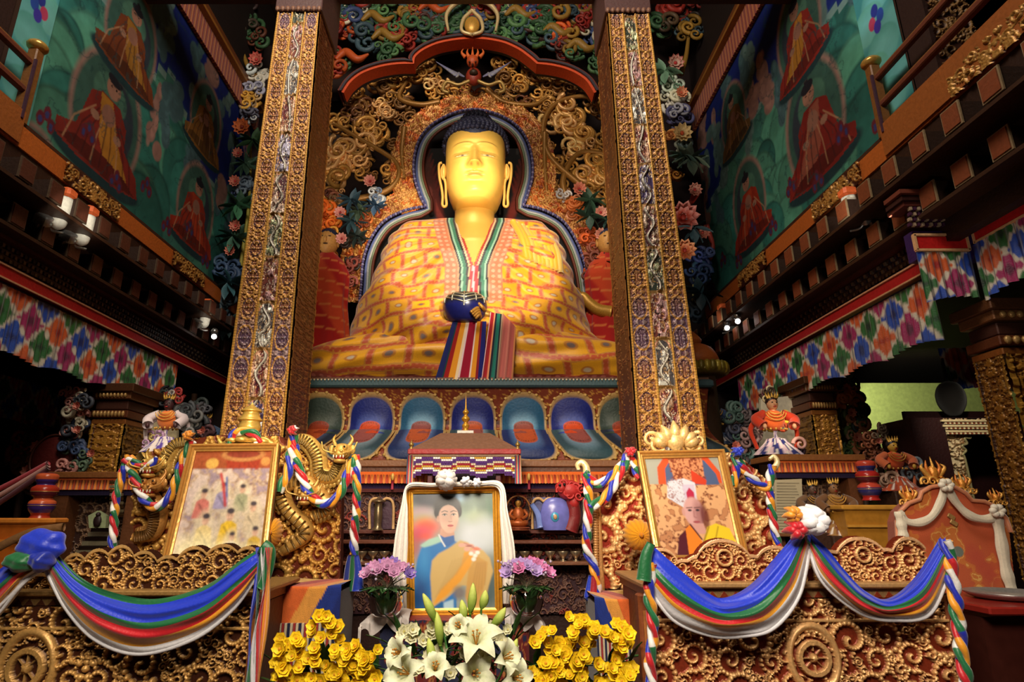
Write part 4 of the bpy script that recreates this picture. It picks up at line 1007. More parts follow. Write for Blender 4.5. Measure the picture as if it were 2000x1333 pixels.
# ================================================================ the two great brocaded pillars
def lace(u, v, seed, ku=5., kv=5., per=.34):
    "mirrored ornament: u in -1..1 across the band, v in metres"
    vm = np.abs(((v/per) % 1)-.5)*2*per
    return fbm(np.abs(u)*ku*.5+3, vm*kv*3, seed, 3)
def pillar_face(w_at, v, u, seed):
    """colour and relief of one pillar face; u 0..1 across, v metres up"""
    C = lin((150, 104, 50))+np.zeros(u.shape+(3,)); H = np.zeros(u.shape)
    # outer lace bands
    for a, b in ((.035, .335), (.685, .965)):
        k = (u > a)&(u < b); uu = (u-(a+b)/2)/((b-a)/2)
        n = lace(uu, v, seed, 7, 7, .30); n2 = lace(uu, v, seed+8, 12, 14, .15)
        c = lin((120, 64, 40))+0*C
        c = np.where((n > .52)[..., None], lin((196, 140, 70)), c)
        c = np.where((np.abs(n-.5) < .02)[..., None], lin((60, 26, 30)), c)
        c = np.where((np.abs(n2-.5) < .045)[..., None], lin((206, 150, 84)), c)
        c = np.where((np.abs(n2-.62) < .02)[..., None], lin((60, 70, 76)), c)
        zone = np.clip(np.sin(v*1.6+seed)*5-3.9, 0, 1)[..., None]
        c = c*(1-zone*.75)+np.where((n > .5)[..., None], lin((120, 110, 130)), lin((70, 56, 90)))*zone*.75
        m = np.hypot(uu*.9, (((v/.30) % 1)-.5)*2.0)
        c = np.where((np.abs(m-.78) < .06)[..., None], lin((200, 146, 76)), c)
        c = np.where((np.abs(m-.55) < .04)[..., None], lin((70, 40, 60)), c)
        C = np.where(k[..., None], c, C); H = np.where(k, .004+.012*np.clip((n-.45)*6, 0, 1)+.006*(np.abs(n2-.5) < .045), H)
    # gold fillets
    for a, b in ((0, .035), (.335, .375), (.645, .685), (.965, 1.01)):
        k = (u >= a)&(u <= b); bead = .85+.25*np.sin(v*240)
        C = np.where(k[..., None], lin((206, 150, 64))*bead[..., None], C); H = np.where(k, .026, H)
    # middle band of many coloured creatures
    k = (u > .375)&(u < .645); uu = (u-.51)/.135
    cell = np.floor(v/.46+.13*seed); fv = v/.46+.13*seed-cell
    n = lace(uu, v, seed+3, 9, 8, .92); n2 = fbm(uu*2.2+cell*7, v*13, seed+5, 3); n3 = fbm(uu*5+9, v*30, seed+6, 2)
    pal = lin(np.array([(112, 36, 44), (88, 84, 88), (120, 60, 50), (60, 70, 60), (96, 50, 60), (70, 56, 104)]))
    pal2 = lin(np.array([(206, 160, 130), (222, 220, 210), (196, 150, 150), (190, 196, 150), (220, 190, 170), (196, 190, 214)]))
    ci = cell.astype(int) % 6
    c = pal[ci]; c = np.where((n2 > .56)[..., None], pal2[ci], c)
    c = np.where((np.abs(n2-.47) < .02)[..., None], lin((200, 150, 90)), c)
    c = np.where((np.abs(n3-.5) < .03)[..., None], lin((40, 26, 34)), c)
    c = np.where((np.abs(n3-.66) < .04)[..., None], lin((230, 214, 190)), c)
    bx = .5*np.sin(v*(15+3*vnoise(v*.7, u*0, 5))+seed); dd = np.abs(uu-bx)+10*(vnoise(cell*3.1, u*0, 6) > .5)
    c = np.where((dd < .16)[..., None], lin((216, 210, 196)), c); c = np.where((np.abs(dd-.19) < .04)[..., None], lin((70, 34, 40)), c)
    arch = np.hypot(uu/.95, (fv-.80)/.20); top = (fv > .80)
    c = np.where(((arch > 1)&top)[..., None], lin((130, 116, 70)), c); c = np.where(((np.abs(arch-.95) < .1)&top)[..., None], lin((196, 140, 110)), c)
    cross = np.abs(((uu*3+v*26) % 1)-.5) < .18
    c = np.where(((arch > 1.08)&top&cross)[..., None], lin((206, 190, 120)), c)
    gap = (fv > .965)|(fv < .03); c = np.where(gap[..., None], lin((150, 110, 60)), c)
    c = c*.9; C = np.where(k[..., None], c, C); H = np.where(k, .004+.02*np.clip((n2-.5)*5, 0, 1)+.02*(dd < .16)*np.sqrt(np.clip(1-(dd/.16)**2, 0, 1)), H)
    return C, H
def great_pillar(name, label, b0, b1, t0, t1, ybot, ytop, side, seed, Y=5.3, depth=.62):
    a0, a1 = P(b0, ybot, Y), P(b1, ybot, Y); c0, c1 = P(t0, ytop, Y), P(t1, ytop, Y)
    t = thing(name, label, 'pillar', ((a0[0]+a1[0])/2, Y+depth/2, .9))
    zb_ = .9; ztop = P(b0, -60, Y)[2]
    f = lambda z, p, q: p[0]+(q[0]-p[0])*(z-p[2])/(q[2]-p[2])
    zt_ = c0[2]
    nu, nv = 116, 1150
    u = np.linspace(0, 1, nu)[:, None]; z = np.linspace(zb_, zt_, nv)[None]
    x = f(z, a0, c0)*(1-u)+f(z, a1, c1)*u
    C, H = pillar_face(None, z+0*u, u+0*z, seed)
    mb = MB(); mb.grid(np.stack([x, Y-H, z+0*u], -1), C); mb.build('brocade_front', M_GOLD, t)
    # side faces
    for sd in (0, 1):
        xs = f(z, a0, c0) if sd == 0 else f(z, a1, c1); nu2 = 40; w = np.linspace(0, 1, nu2)[:, None]
        uu = (w-.5)*2; n = lace(uu+0*z, z+0*w, seed+20, 8, 7, .3)
        C2 = lin((92, 50, 28))+np.zeros(n.shape+(3,))
        C2 = np.where((np.abs(n-.5) < .03)[..., None], lin((170, 120, 70)), C2); C2 = np.where((n > .6)[..., None], lin((120, 66, 36)), C2)
        e = (np.abs(uu) > .62)+0*z > 0; C2 = np.where(e[..., None], lin((110, 62, 30)), C2); e = (np.abs(uu) > .9)+0*z > 0; C2 = np.where(e[..., None], lin((170, 116, 50)), C2)
        s = -1 if sd == 0 else 1
        mb = MB(); mb.grid(np.stack([xs+s*.008*(np.abs(uu) > .62)+s*.006*(n > .6), Y+depth*w+0*z, z+0*w], -1), C2); mb.build('carved_side', M_PAINT, t)
    mb = MB().color((60, 30, 20))
    zz = np.array([zb_, zt_]); xa = f(zz, a0, c0); xb = f(zz, a1, c1)
    V = [(xa[0], Y+depth, zz[0]), (xb[0], Y+depth, zz[0]), (xb[1], Y+depth, zz[1]), (xa[1], Y+depth, zz[1])]; mb.add(V, [[[0, 1, 2, 3]]], False)
    mb.build('back_face', M_PAINT, t)
    # capital block with a petal border
    xm = (xa[1]+xb[1])/2; wd = xb[1]-xa[1]+.06
    mb = MB().color((86, 58, 56)); mb.box((xm, Y+depth/2, zt_+.45), (wd, depth+.06, .86), bev=.01)
    mb.color((130, 90, 70))
    for i in range(9): mb.ell((xm-wd/2+wd*(i+.5)/9, Y-.03, zt_+.04), (wd/20, .02, .035), 6, 8)
    mb.build('capital', M_PAINT, t)
    return t
great_pillar('great_pillar', 'tall square pillar wrapped in gold and lavender brocade carving, left of the great statue', 431, 555, 543.5, 624, 855, 27, 1, 3)
great_pillar('great_pillar', 'tall square pillar wrapped in gold and lavender brocade carving, right of the great statue', 1245, 1376, 1187, 1266, 855, 30, -1, 9)
# frieze beam across the top, mostly out of view
mb = MB().color((60, 30, 24)); mb.box((-.25, 5.6, P(955, -110, 5.3)[2]), (8, .6, .5)); struct(mb.build('trim_6', M_PAINT))
# ================================================================ helpers for things standing in front
def bil(q, u, v):
    "u 0..1 left-right, v 0..1 top-bottom over four corner points TL TR BR BL"
    TL, TR, BR, BL = [np.asarray(p) for p in q]
    u = np.asarray(u)[..., None]; v = np.asarray(v)[..., None]
    return (TL*(1-u)+TR*u)*(1-v)+(BL*(1-u)+BR*u)*v
def quad(px, Yt, Yb):
    return [P(*px[0], Yt), P(*px[1], Yt), P(*px[2], Yb), P(*px[3], Yb)]
def frame_bars(mb, q, w, d, col):
    "moulded frame: stepped profile around quad corners (outer edge)"
    q = [np.asarray(p) for p in q]; c = sum(q)/4
    prof = [(0, 0), (0, -d), (.25*w, -d*1.1), (.4*w, -d*.7), (.6*w, -d*.75), (.75*w, -d*.5), (w, -d*.4), (w, 0)]
    rings = []
    eu = (q[1]-q[0])/np.linalg.norm(q[1]-q[0]); ev = (q[3]-q[0])/np.linalg.norm(q[3]-q[0])
    n = np.cross(eu, ev); n = n/np.linalg.norm(n); n = n if n[1] > 0 else -n
    A = np.zeros((5, len(prof), 3)); sg = [(1, 1), (-1, 1), (-1, -1), (1, -1)]
    e2 = (q[2]-q[1])/np.linalg.norm(q[2]-q[1]); e3 = (q[2]-q[3])/np.linalg.norm(q[2]-q[3])
    us = [eu, -eu, -e3, e3]; vs = [ev, e2, -e2, -ev]
    for i in range(5):
        k = i % 4
        for j, (a, b) in enumerate(prof): A[i, j] = q[k]+us[k]*a+vs[k]*a+n*b
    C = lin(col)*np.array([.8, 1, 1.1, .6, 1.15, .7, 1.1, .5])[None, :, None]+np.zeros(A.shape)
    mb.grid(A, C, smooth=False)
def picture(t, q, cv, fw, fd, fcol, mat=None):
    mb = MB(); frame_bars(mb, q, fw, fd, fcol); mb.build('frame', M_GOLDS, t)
    U = (cv.X-cv.x0)/(cv.x1-cv.x0); V = (cv.Y-cv.y0)/(cv.y1-cv.y0)
    qq = [np.asarray(p) for p in q]; W = np.linalg.norm(qq[1]-qq[0]); H = np.linalg.norm(qq[3]-qq[0]); a = fw*.9/W; b = fw*.9/H
    A = bil(q, a+U*(1-2*a), b+V*(1-2*b)); mb = MB(); mb.grid(A, cv.C); mb.build('print', M_PRINT, t)
    n = np.cross(qq[1]-qq[0], qq[3]-qq[0]); n /= np.linalg.norm(n); n = n if n[1] > 0 else -n
    mb = MB().color((70, 44, 24)); mb.prism([p+n*.004 for p in qq], n*.02); mb.build('backing_board', M_PAINT, t)
FIVE = [(24, 40, 170), (226, 224, 220), (188, 24, 36), (22, 104, 60), (226, 150, 30)]
def braid(name, label, path, r, Y, seed=0, tail=False, group='braided five colour cloth garlands on the carved thrones', twist=9.):
    p = spline(PS(Y, *path) if len(path[0]) == 2 else [P(a, b, c) for a, b, c in path], 160)
    L = np.concatenate([[0], np.cumsum(np.linalg.norm(np.diff(p, axis=0), axis=1))])
    T = np.gradient(p, axis=0); T /= np.linalg.norm(T, axis=1)[:, None]
    B = np.cross(T, [0, 1, 0]); B /= np.linalg.norm(B, axis=1)[:, None]+1e-9; N = np.cross(B, T)
    mb = MB()
    for k in range(3):
        a = L/r/twist*2*PI+k*2*PI/3
        q = p+(N*np.sin(a)[:, None]+B*np.cos(a)[:, None])*r*.62
        idx = np.floor(L/(r*5.2)+k*.37+seed).astype(int)
        C = lin(np.array(FIVE))[(idx*2+k) % 5]
        mb.tube(q, r*.62*(1+.15*np.sin(L/r*1.7+k)), 8, col=C)
    o = mb.build(name, M_SILK); tag(o, label, 'garland', group); return o
def swag(name, label, top, bot, layers, Y, bulge=.10, n=90, twist=None, cat='swag'):
    "layered draped cloth between two curves seen in the photograph"
    tp = spline(top, n); bp = spline(bot, n)
    lay = []; tot = sum(w for w, _ in layers); m = 0
    rows = []; cols = []; e = 0
    for w, c in layers:
        k = max(4, int(10*w/tot*len(layers)))
        for j in range(k):
            rows.append(e+w*(j/(k-1))*(1 if j < k-1 else .999)); cols.append(c)
        e += w
    rows = np.array(rows)/tot
    A = np.zeros((n, len(rows), 3)); C = np.zeros_like(A)
    for i in range(n):
        u = i/(n-1)
        for j, v in enumerate(rows):
            px, py = tp[i]*(1-v)+bp[i]*v
            f = .007*math.sin(v*27+2.2*math.sin(u*5))+.006*math.sin(v*15+u*9)
            env = math.sin(PI*min(max(u, .02), .98))**.6
            A[i, j] = P(px, py, Y-(bulge*math.sin(PI*(.15+.7*v))+f*(.4+.6*env))*(.35+.65*env))
            C[i, j] = lin(cols[j])
    mb = MB(); mb.grid(A, C); Bk = A.copy(); Bk[..., 1] += .03; mb.grid(Bk, C*.8)
    # rolled lower hem
    mb.tube(A[:, -1], .010, 6, col=C[:, -1])
    o = mb.build(name, M_SILK)
    if label: tag(o, label, cat)
    return o
BLU = (22, 50, 190); GRN = (16, 96, 50); RED = (190, 22, 34); YEL = (222, 150, 34); WHI = (214, 212, 216)

# ================================================================ two carved reading desks in front
def relief(name, q, H, C, parent, amp, mat=None, mask=None):
    nx, ny = H.shape
    U, V = np.meshgrid(np.linspace(0, 1, nx), np.linspace(0, 1, ny), indexing='ij')
    A = bil(q, U, V); n = np.cross(np.asarray(q[1])-q[0], np.asarray(q[3])-q[0]); n /= np.linalg.norm(n); n = n if n[1] < 0 else -n
    A = A+n*(H*amp)[..., None]; mb = MB(); mb.grid(A, C, mask=mask)
    return mb.build(name, mat or M_GOLD, parent)
def wheelH(X, Y, cx, cy, R):
    d = np.hypot(X-cx, Y-cy)/R; a = np.arctan2(Y-cy, X-cx)
    h = np.where(np.abs(d-.85) < .15, 1., 0)+np.where((d < .8)&(np.abs(np.sin(a*4)) < .16/(d+.15)*.5), .75, 0)+np.where(d < .25, 1.1*np.sqrt(np.clip(1-(d/.25)**2, 0, 1)), 0)
    return np.clip(h, 0, 1.1), d < 1.15
def desk(label, x0, x1, ytop, yled, ybot, Y, seed, gold, deep, rim, wheels, lobes, post):
    t = thing('reading_desk', label, 'desk', P((x0+x1)/2, 1333, Y))
    t.location.z = 0
    w = P(x1, yled, Y)[0]-P(x0, yled, Y)[0]
    # scalloped back panel standing on the ledge
    zb_ = P(x0, yled, Y+.06)[2]; zt_ = P(x0, ytop, Y+.06)[2]; h = zt_-zb_
    nx, ny = int(w*330), 90
    X, Yy, H = scroll_field(w, h, nx, ny, int(230*w), seed, .018, .05, False, .17)
    GX, GY = np.meshgrid(X, Yy, indexing='ij')
    top = np.zeros(nx)
    for (lc, lw, lh) in lobes:
        c = (lc-(x0+x1)/2)/(x1-x0)*w; ww = lw/(x1-x0)*w
        top = np.maximum(top, h*lh*np.sqrt(np.clip(1-((X-c)/ww)**2, 0, 1))**.8)
    top = np.maximum(top, h*.35)
    msk = GY <= top[:, None]
    edge_ = (GY > top[:, None]-.018)&msk
    H2 = np.where(edge_, .9, H)
    for (wc, wy, wr) in wheels:
        cxw = (wc-(x0+x1)/2)/(x1-x0)*w; cyw = h*(yled-wy)/(yled-ytop); R = wr/(x1-x0)*w
        hw_, m = wheelH(GX, GY, cxw, cyw, R); H2 = np.where(m, hw_, H2)
    C = gild(H2, deep, gold); C = np.where((edge_)[..., None], lin(rim), C)
    C *= (.8+.4*vnoise(GX*9, GY*9, seed))[..., None]
    A = np.stack([P((x0+x1)/2, yled, Y)[0]+GX, Y+.06-H2*.022, zb_+GY], -1)
    mb = MB(); mb.grid(A, C, mask=msk[:-1, :-1]&msk[1:, 1:]); B = A.copy(); B[..., 1] = Y+.10; mb.grid(B, lin(deep)+0*B, mask=msk[:-1, :-1])
    mb.build('scalloped_rim', M_GOLD, t)
    # ledge
    xm = P((x0+x1)/2, yled, Y)[0]
    mb = MB().color(np.array(gold)*.8); mb.box((xm, Y+.28, zb_-.012), (w+.06, .62, .024), bev=.006); mb.color(np.array(gold)*.62); mb.box((xm, Y+.30, zb_-.045), (w, .6, .045))
    for i in range(int(w/.055)):
        x = xm-w/2+.03+i*.055; z = zb_-.065; y = Y-.004
        mb.color(deep); mb.prism([(x-.022, y, z-.002), (x+.022, y, z-.002), (x, y, z+.026)], (0, .004, 0))
    mb.build('ledge', M_GOLD, t)
    # front panel of deep carving
    z1 = zb_-.07; z0 = P(x0, ybot, Y)[2]-.06; hh = z1-z0
    nx, ny = int(w*300), int(hh*300)
    X, Yy, H = scroll_field(w, hh, nx, ny, int(200*w*hh/.5), seed+4, .02, .085, True, .16)
    GX, GY = np.meshgrid(X, Yy, indexing='ij')
    fr = np.where((GY > hh-.10)&(GY < hh-.085), 1, 0)
    H = np.where(fr > 0, .8, H)
    for (wc, wy, wr) in post:
        cxw = (wc-(x0+x1)/2)/(x1-x0)*w; cyw = P(wc, wy, Y)[2]-z0; R = wr/(x1-x0)*w
        hw_, m = wheelH(GX, GY, cxw, cyw, R); H = np.where(m, hw_, H)
        d = np.hypot(GX-cxw, (GY-cyw)*.8)/R; H = np.where((d > 1.2)&(d < 1.6), .5+.5*np.cos((d-1.4)/.2*PI/2), H)
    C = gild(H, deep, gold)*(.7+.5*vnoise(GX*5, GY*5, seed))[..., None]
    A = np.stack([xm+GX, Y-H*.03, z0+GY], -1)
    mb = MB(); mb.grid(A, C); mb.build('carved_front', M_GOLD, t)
    mb = MB().color((92, 46, 24)); mb.box((xm, Y+.3, z1/2), (w-.02, .56, z1-.01)); mb.build('body', M_PAINT, t)
    for s in (-1, 1):
        mb = MB().color((126, 66, 32)); xx_ = xm+s*(w/2+.022)
        mb.box((xx_, Y+.01, (zb_-.05)/2), (.055, .07, zb_-.05), bev=.008); mb.color((170, 104, 50)); mb.box((xx_, Y-.03, (zb_-.1)/2), (.02, .012, zb_-.14)); mb.build('corner_post', M_PAINT, t)
    return t
desk('carved gold desk with a scalloped rim on the left, under the wide blue swag', -110, 500, 1062, 1150, 1360, 3.0, 41, (196, 150, 84), (66, 32, 18), (206, 160, 96), [], [(20, 34, .75), (125, 34, .8), (170, 38, .9), (215, 40, .98), (262, 40, .85), (312, 38, .75), (362, 44, .95), (420, 50, 1.0), (470, 40, .95)], [(85, 1305, 36)])
desk('carved pale gold desk with wheel rosettes on the right, under the two linked swags', 1262, 1832, 1048, 1135, 1360, 3.0, 61, (220, 170, 110), (128, 48, 26), (232, 180, 130), [(1427, 1090, 17), (1706, 1084, 16)], [(1300, 40, .75), (1345, 34, .5), (1425, 64, .95), (1380, 44, .6), (1480, 44, .6), (1530, 50, .8), (1640, 50, .7), (1702, 62, 1.0), (1752, 40, .75), (1800, 46, 1.0)], [(1566, 1285, 32)])
# cloth swags on the desks
swag('cloth_swag', 'deep five coloured cloth swag, blue on top and white below, across the left desk', [(92, 1070), (150, 1130), (215, 1160), (300, 1172), (400, 1145), (470, 1095), (524, 1062)], [(88, 1110), (130, 1190), (190, 1252), (275, 1278), (380, 1248), (455, 1190), (500, 1128)], [(1.2, GRN), (4.5, BLU), (1.6, GRN), (2.4, RED), (2, YEL), (1.8, WHI)], 2.92, .12)
swag('cloth_swag', 'cloth swag cut off by the left edge of the picture, rising to the blue knot', [(-60, 1165), (-10, 1120), (40, 1085), (85, 1062)], [(-60, 1260), (0, 1195), (45, 1140), (84, 1112)], [(1, BLU), (3, BLU), (1.5, GRN), (2, RED), (1.6, YEL), (2, WHI)], 2.92, .08)
swag('cloth_swag', 'broad blue cloth swag with wide white belly, left half of the right desk', [(1270, 1062), (1330, 1115), (1385, 1160), (1420, 1170), (1470, 1145), (1520, 1090), (1562, 1040)], [(1276, 1165), (1320, 1215), (1390, 1242), (1450, 1243), (1510, 1228), (1560, 1165), (1582, 1068)], [(4.2, BLU), (2.0, GRN), (1.2, RED), (1.0, YEL), (2.6, WHI)], 2.92, .14)
swag('cloth_swag', 'cloth swag with red and blue bands on the right half of the right desk', [(1584, 1042), (1618, 1075), (1650, 1115), (1690, 1155), (1740, 1172), (1795, 1130), (1846, 1050)], [(1582, 1078), (1602, 1130), (1640, 1170), (1690, 1202), (1745, 1212), (1815, 1200), (1858, 1112)], [(3.2, BLU), (1.8, GRN), (2.2, RED), (1.2, YEL), (1.6, WHI)], 2.92, .12)
def tail(name, label, path, cols, w, Y, par=None):
    "falling strips of knotted cloth"
    t = thing(name, label, 'cloth tail', P(path[-1][0], path[-1][1], Y)) if par is None else par
    p = spline(path, 60)
    for k, c in enumerate(cols):
        A = np.zeros((60, 9, 3)); 
        for i in range(60):
            u = i/59; off = (k-(len(cols)-1)/2)*w*.62+math.sin(u*9+k*2.1)*w*.25
            for j in range(9):
                v = j/8-.5
                A[i, j] = P(p[i, 0]+off+v*w*1.1*(.6+.4*math.sin(u*7+k)), p[i, 1]+abs(v)*6*u, Y-.02*math.cos(v*9+k)-.012*k)
        mb = MB().color(c); mb.grid(A); B = A.copy(); B[..., 1] += .012; mb.grid(B); mb.build('cloth_strip', M_SILK, t)
    return t
tail('cloth_tail', 'bunch of coloured cloth strips hanging at the right end of the left desk', [(515, 1070), (512, 1150), (500, 1240), (492, 1350)], [BLU, GRN, WHI, RED, YEL], 10, 2.86)
mb = MB().color(GRN); q = spline([P(a, b, 2.84) for a, b in ((512, 1068), (526, 1080), (522, 1120), (508, 1150))], 24); mb.tube(q, np.linspace(.035, .018, 24), 8, flat=.6); tag(mb.build('cloth_tail', M_SILK), 'short green end of cloth gathered at the right corner of the left desk', 'cloth tail')
braid('twisted_garland', 'twisted five coloured garland hanging down the left corner of the right desk', [(1272, 1100), (1268, 1160), (1276, 1230), (1270, 1290), (1274, 1350)], .022, 2.86, 1)
mb = MB().color(GRN); q = spline([P(a, b, 2.84) for a, b in ((1272, 1062), (1262, 1090), (1258, 1135))], 24); mb.tube(q, np.linspace(.02, .035, 24), 8, flat=.6); tag(mb.build('cloth_tail', M_SILK), 'short green end of cloth at the left corner of the right desk', 'cloth tail')
braid('twisted_garland', 'twisted garland hanging from the right end of the right desk swags', [(1848, 1056), (1854, 1090), (1862, 1150), (1872, 1220), (1880, 1290), (1890, 1350)], .024, 2.86, 2)
# knots
def puff(name, label, c, spec, cat='knot'):
    t = thing(name, label, cat, c)
    for (dx, dz, rr, colr, n) in spec:
        mb = MB(); r0 = np.random.RandomState(int(abs(dx)*1000)+n)
        for k in range(n):
            a = 2*PI*k/n; d = rr*.62
            p0 = np.asarray(c)+np.array([dx, 0, dz]); p = p0+np.array([math.cos(a)*d, -.02-.03*r0.rand(), math.sin(a)*d])
            mb.color(np.array(colr)*(.9+.12*r0.rand())); mb.tube(spline([p0, (p0+p)/2+np.array([0, -rr*.9, 0]), p, p+np.array([math.cos(a+.6)*rr*.3, .03, math.sin(a+.6)*rr*.3])], 14), rr*.36*np.sin(np.linspace(.6, 2.9, 14)), 8)
        mb.ell(np.asarray(c)+np.array([dx, -rr*.5, dz]), rr*.32, 8, 10); mb.build('gathered_cloth', M_SILK, t)
    return t
puff('cloth_knot', 'white, red and orange gathered cloth knot between the two swags of the right desk', P(1566, 1022, 2.85), [(.028, .012, .075, (236, 234, 236), 9), (-.05, -.03, .05, (190, 20, 36), 6), (-.055, .035, .045, (232, 150, 40), 6)])
t = thing('cloth_knot', 'big blue cloth knot over green on the left desk rim', 'knot', P(80, 1070, 2.85))
for (dx, dz, rx, rz, c, nm) in ((0, .01, .105, .075, BLU, 'blue_cloth'), (-.055, -.055, .08, .045, GRN, 'green_cloth'), (.03, -.05, .05, .05, (20, 40, 150), 'tucked_cloth')):
    th = np.linspace(0, PI, 40)[:, None]; a_ = np.linspace(0, 2*PI, 80, endpoint=False)[None]; q = P(82, 1072, 2.86)+np.array([dx, -.02 if nm != 'blue_cloth' else 0, dz])
    X_ = np.sin(th)*np.cos(a_); Z_ = np.cos(th)+0*a_; Y_ = np.sin(th)*np.sin(a_); fo = 1+.07*np.sin(5*X_-4*Z_+1.2*np.sin(2*Z_+X_))+.03*np.sin(9*Z_+4*X_)
    mb = MB().color(c); mb.grid(q+np.stack([X_*rx*fo, Y_*.06*fo, Z_*rz*fo], -1), cu=False, cv=True); mb.build(nm, M_SILK, t)

# ================================================================ two dragon thrones behind the pictures
def dragon(par, px, head_px, Y, s=1, colr=(206, 164, 84)):
    p = spline(PS(Y, *px), 70); n = len(p)
    mb = MB().color(colr); r0 = .052*np.sin(np.linspace(.35, 2.75, n))**.6; mb.tube(p, r0, 12)
    for i in range(3, n-2, 2):   # back fins and belly scales
        T = p[i+1]-p[i]; T /= np.linalg.norm(T); N = np.cross(T, [0, 1, 0])*s
        mb.color(np.array(colr)*.85); mb.ell(p[i]+N*r0[i]*1.0, (.018, .014, .026), 5, 6); mb.color(np.array(colr)*.6); mb.tube([p[i]+np.array([0, -r0[i]*.98, 0])-N*.03, p[i]+np.array([0, -r0[i]*1.04, 0])+N*.03], .006, 4)
    bd = mb.build('dragon_body', M_GOLD, par)
    h = P(*head_px, Y-.05); mb = MB().color(colr)
    mb.ell(h, (.062, .06, .05), 12, 14); mb.ell(h+np.array([0, -.045, -.02]), (.048, .05, .026), 10, 12)
    mb.ell(h+np.array([0, -.04, -.062]), (.04, .045, .016), 8, 10)
    mb.color((150, 30, 30)); mb.ell(h+np.array([0, -.05, -.045]), (.036, .036, .012), 6, 10); mb.color((236, 226, 200))
    for k in (-.03, -.012, .012, .03): mb.ell(h+np.array([k, -.085, -.038]), (.005, .004, .011), 5, 6)
    mb.color(colr)
    for k in (-1, 1):
        mb.ell(h+np.array([k*.03, -.055, .02]), .017, 8, 8); mb.tube(spline([h+np.array([k*.04, 0, .03]), h+np.array([k*.06, .01, .075]), h+np.array([k*.045, .0, .105])], 10), np.linspace(.014, .004, 10), 6)
        mb.ell(h+np.array([k*.065, 0, .01]), (.02, .01, .03), 6, 8); mb.ell(h+np.array([k*.018, -.095, -.005]), .011, 6, 6)
        mb.tube(spline([h+np.array([k*.03, -.09, -.02]), h+np.array([k*.09, -.1, -.0]), h+np.array([k*.11, -.08, .05])], 10), .005, 5)
    mb.color((20, 14, 10)); [mb.ell(h+np.array([k*.03, -.070, .022]), .007, 6, 6) for k in (-1, 1)]
    mb.build('dragon_head', M_GOLD, bd)
def throne(label, outline, Y, seed, gold, deep, nsc):
    t = thing('carved_throne', label, 'throne', P(sum(p[0] for p in outline)/len(outline), 1200, Y)); t.location.z = 0
    w = np.array(PS(Y, *outline)); x0, x1 = w[:, 0].min(), w[:, 0].max(); z0, z1 = w[:, 2].min(), w[:, 2].max()
    W, Hh = x1-x0, z1-z0; nx, ny = int(W*230), int(Hh*230)
    X, Yy, H = scroll_field(W, Hh, nx, ny, nsc, seed, .025, .11, True, .2)
    GX, GY = np.meshgrid(X+(x0+x1)/2, Yy+z0, indexing='ij')
    cv = Canvas(x0, x1, z0, z1, nx, ny, (0, 0, 0)); m = cv.mask_poly(w[:, [0, 2]])
    C = gild(H, deep, gold)*(.75+.5*vnoise(GX*6, GY*6, seed))[..., None]
    A = np.stack([GX, Y-H*.04, GY], -1); mb = MB(); mb.grid(A, C, mask=m[:-1, :-1]&m[1:, 1:]); mb.build('carved_back', M_GOLD, t)
    mb = MB().color(np.array(deep)*.8); mb.prism(w+np.array([0, .005, 0]), (0, .07, 0)); mb.build('back_board', M_PAINT, t)
    return t
tl = throne('gilded dragon throne on the left, behind the large group painting', [(258, 905), (300, 880), (372, 858), (430, 850), (545, 852), (600, 870), (655, 905), (668, 930), (664, 1135), (535, 1135), (262, 1120)], 3.9, 71, (206, 156, 76), (110, 44, 22), 330)
dragon(tl, [(548, 1080), (600, 1040), (560, 990), (556, 950), (600, 945), (640, 990), (610, 1010)], (600, 962), 3.84, 1, (196, 150, 78))
dragon(tl, [(570, 858), (600, 862), (622, 890), (628, 925), (650, 930), (662, 910), (668, 895)], (668, 882), 3.84, -1)
dragon(tl, [(372, 862), (345, 870), (325, 900), (318, 920), (296, 915), (280, 900), (272, 890)], (300, 910), 3.84, 1)
dragon(tl, [(262, 1050), (300, 1040), (310, 1000), (290, 960), (300, 940)], (300, 948), 3.84, 1, (186, 130, 64))
mb = MB().color((220, 180, 90))
c = P(484, 868, 3.8)
mb.lathe(spline([(.12, 0), (.075, .03), (.05, .06), (.07, .10), (.06, .14), (.075, .15), (.06, .17), (.05, .20), (.065, .21), (.03, .235), (.012, .25), (.0005, .27)], 60), c, 24)
for k in range(8): a = k*PI/4; mb.ell(c+np.array([math.cos(a)*.10, math.sin(a)*.10, .015]), (.045, .045, .02), 6, 8)
for s in (-1, 1): mb.tube(spline([c+np.array([0, 0, .02]), c+np.array([s*.1, 0, .03]), c+np.array([s*.16, 0, 0]), c+np.array([s*.19, 0, .03])], 16), np.linspace(.02, .012, 16), 8)
mb.build('crest', M_GOLDS, tl)
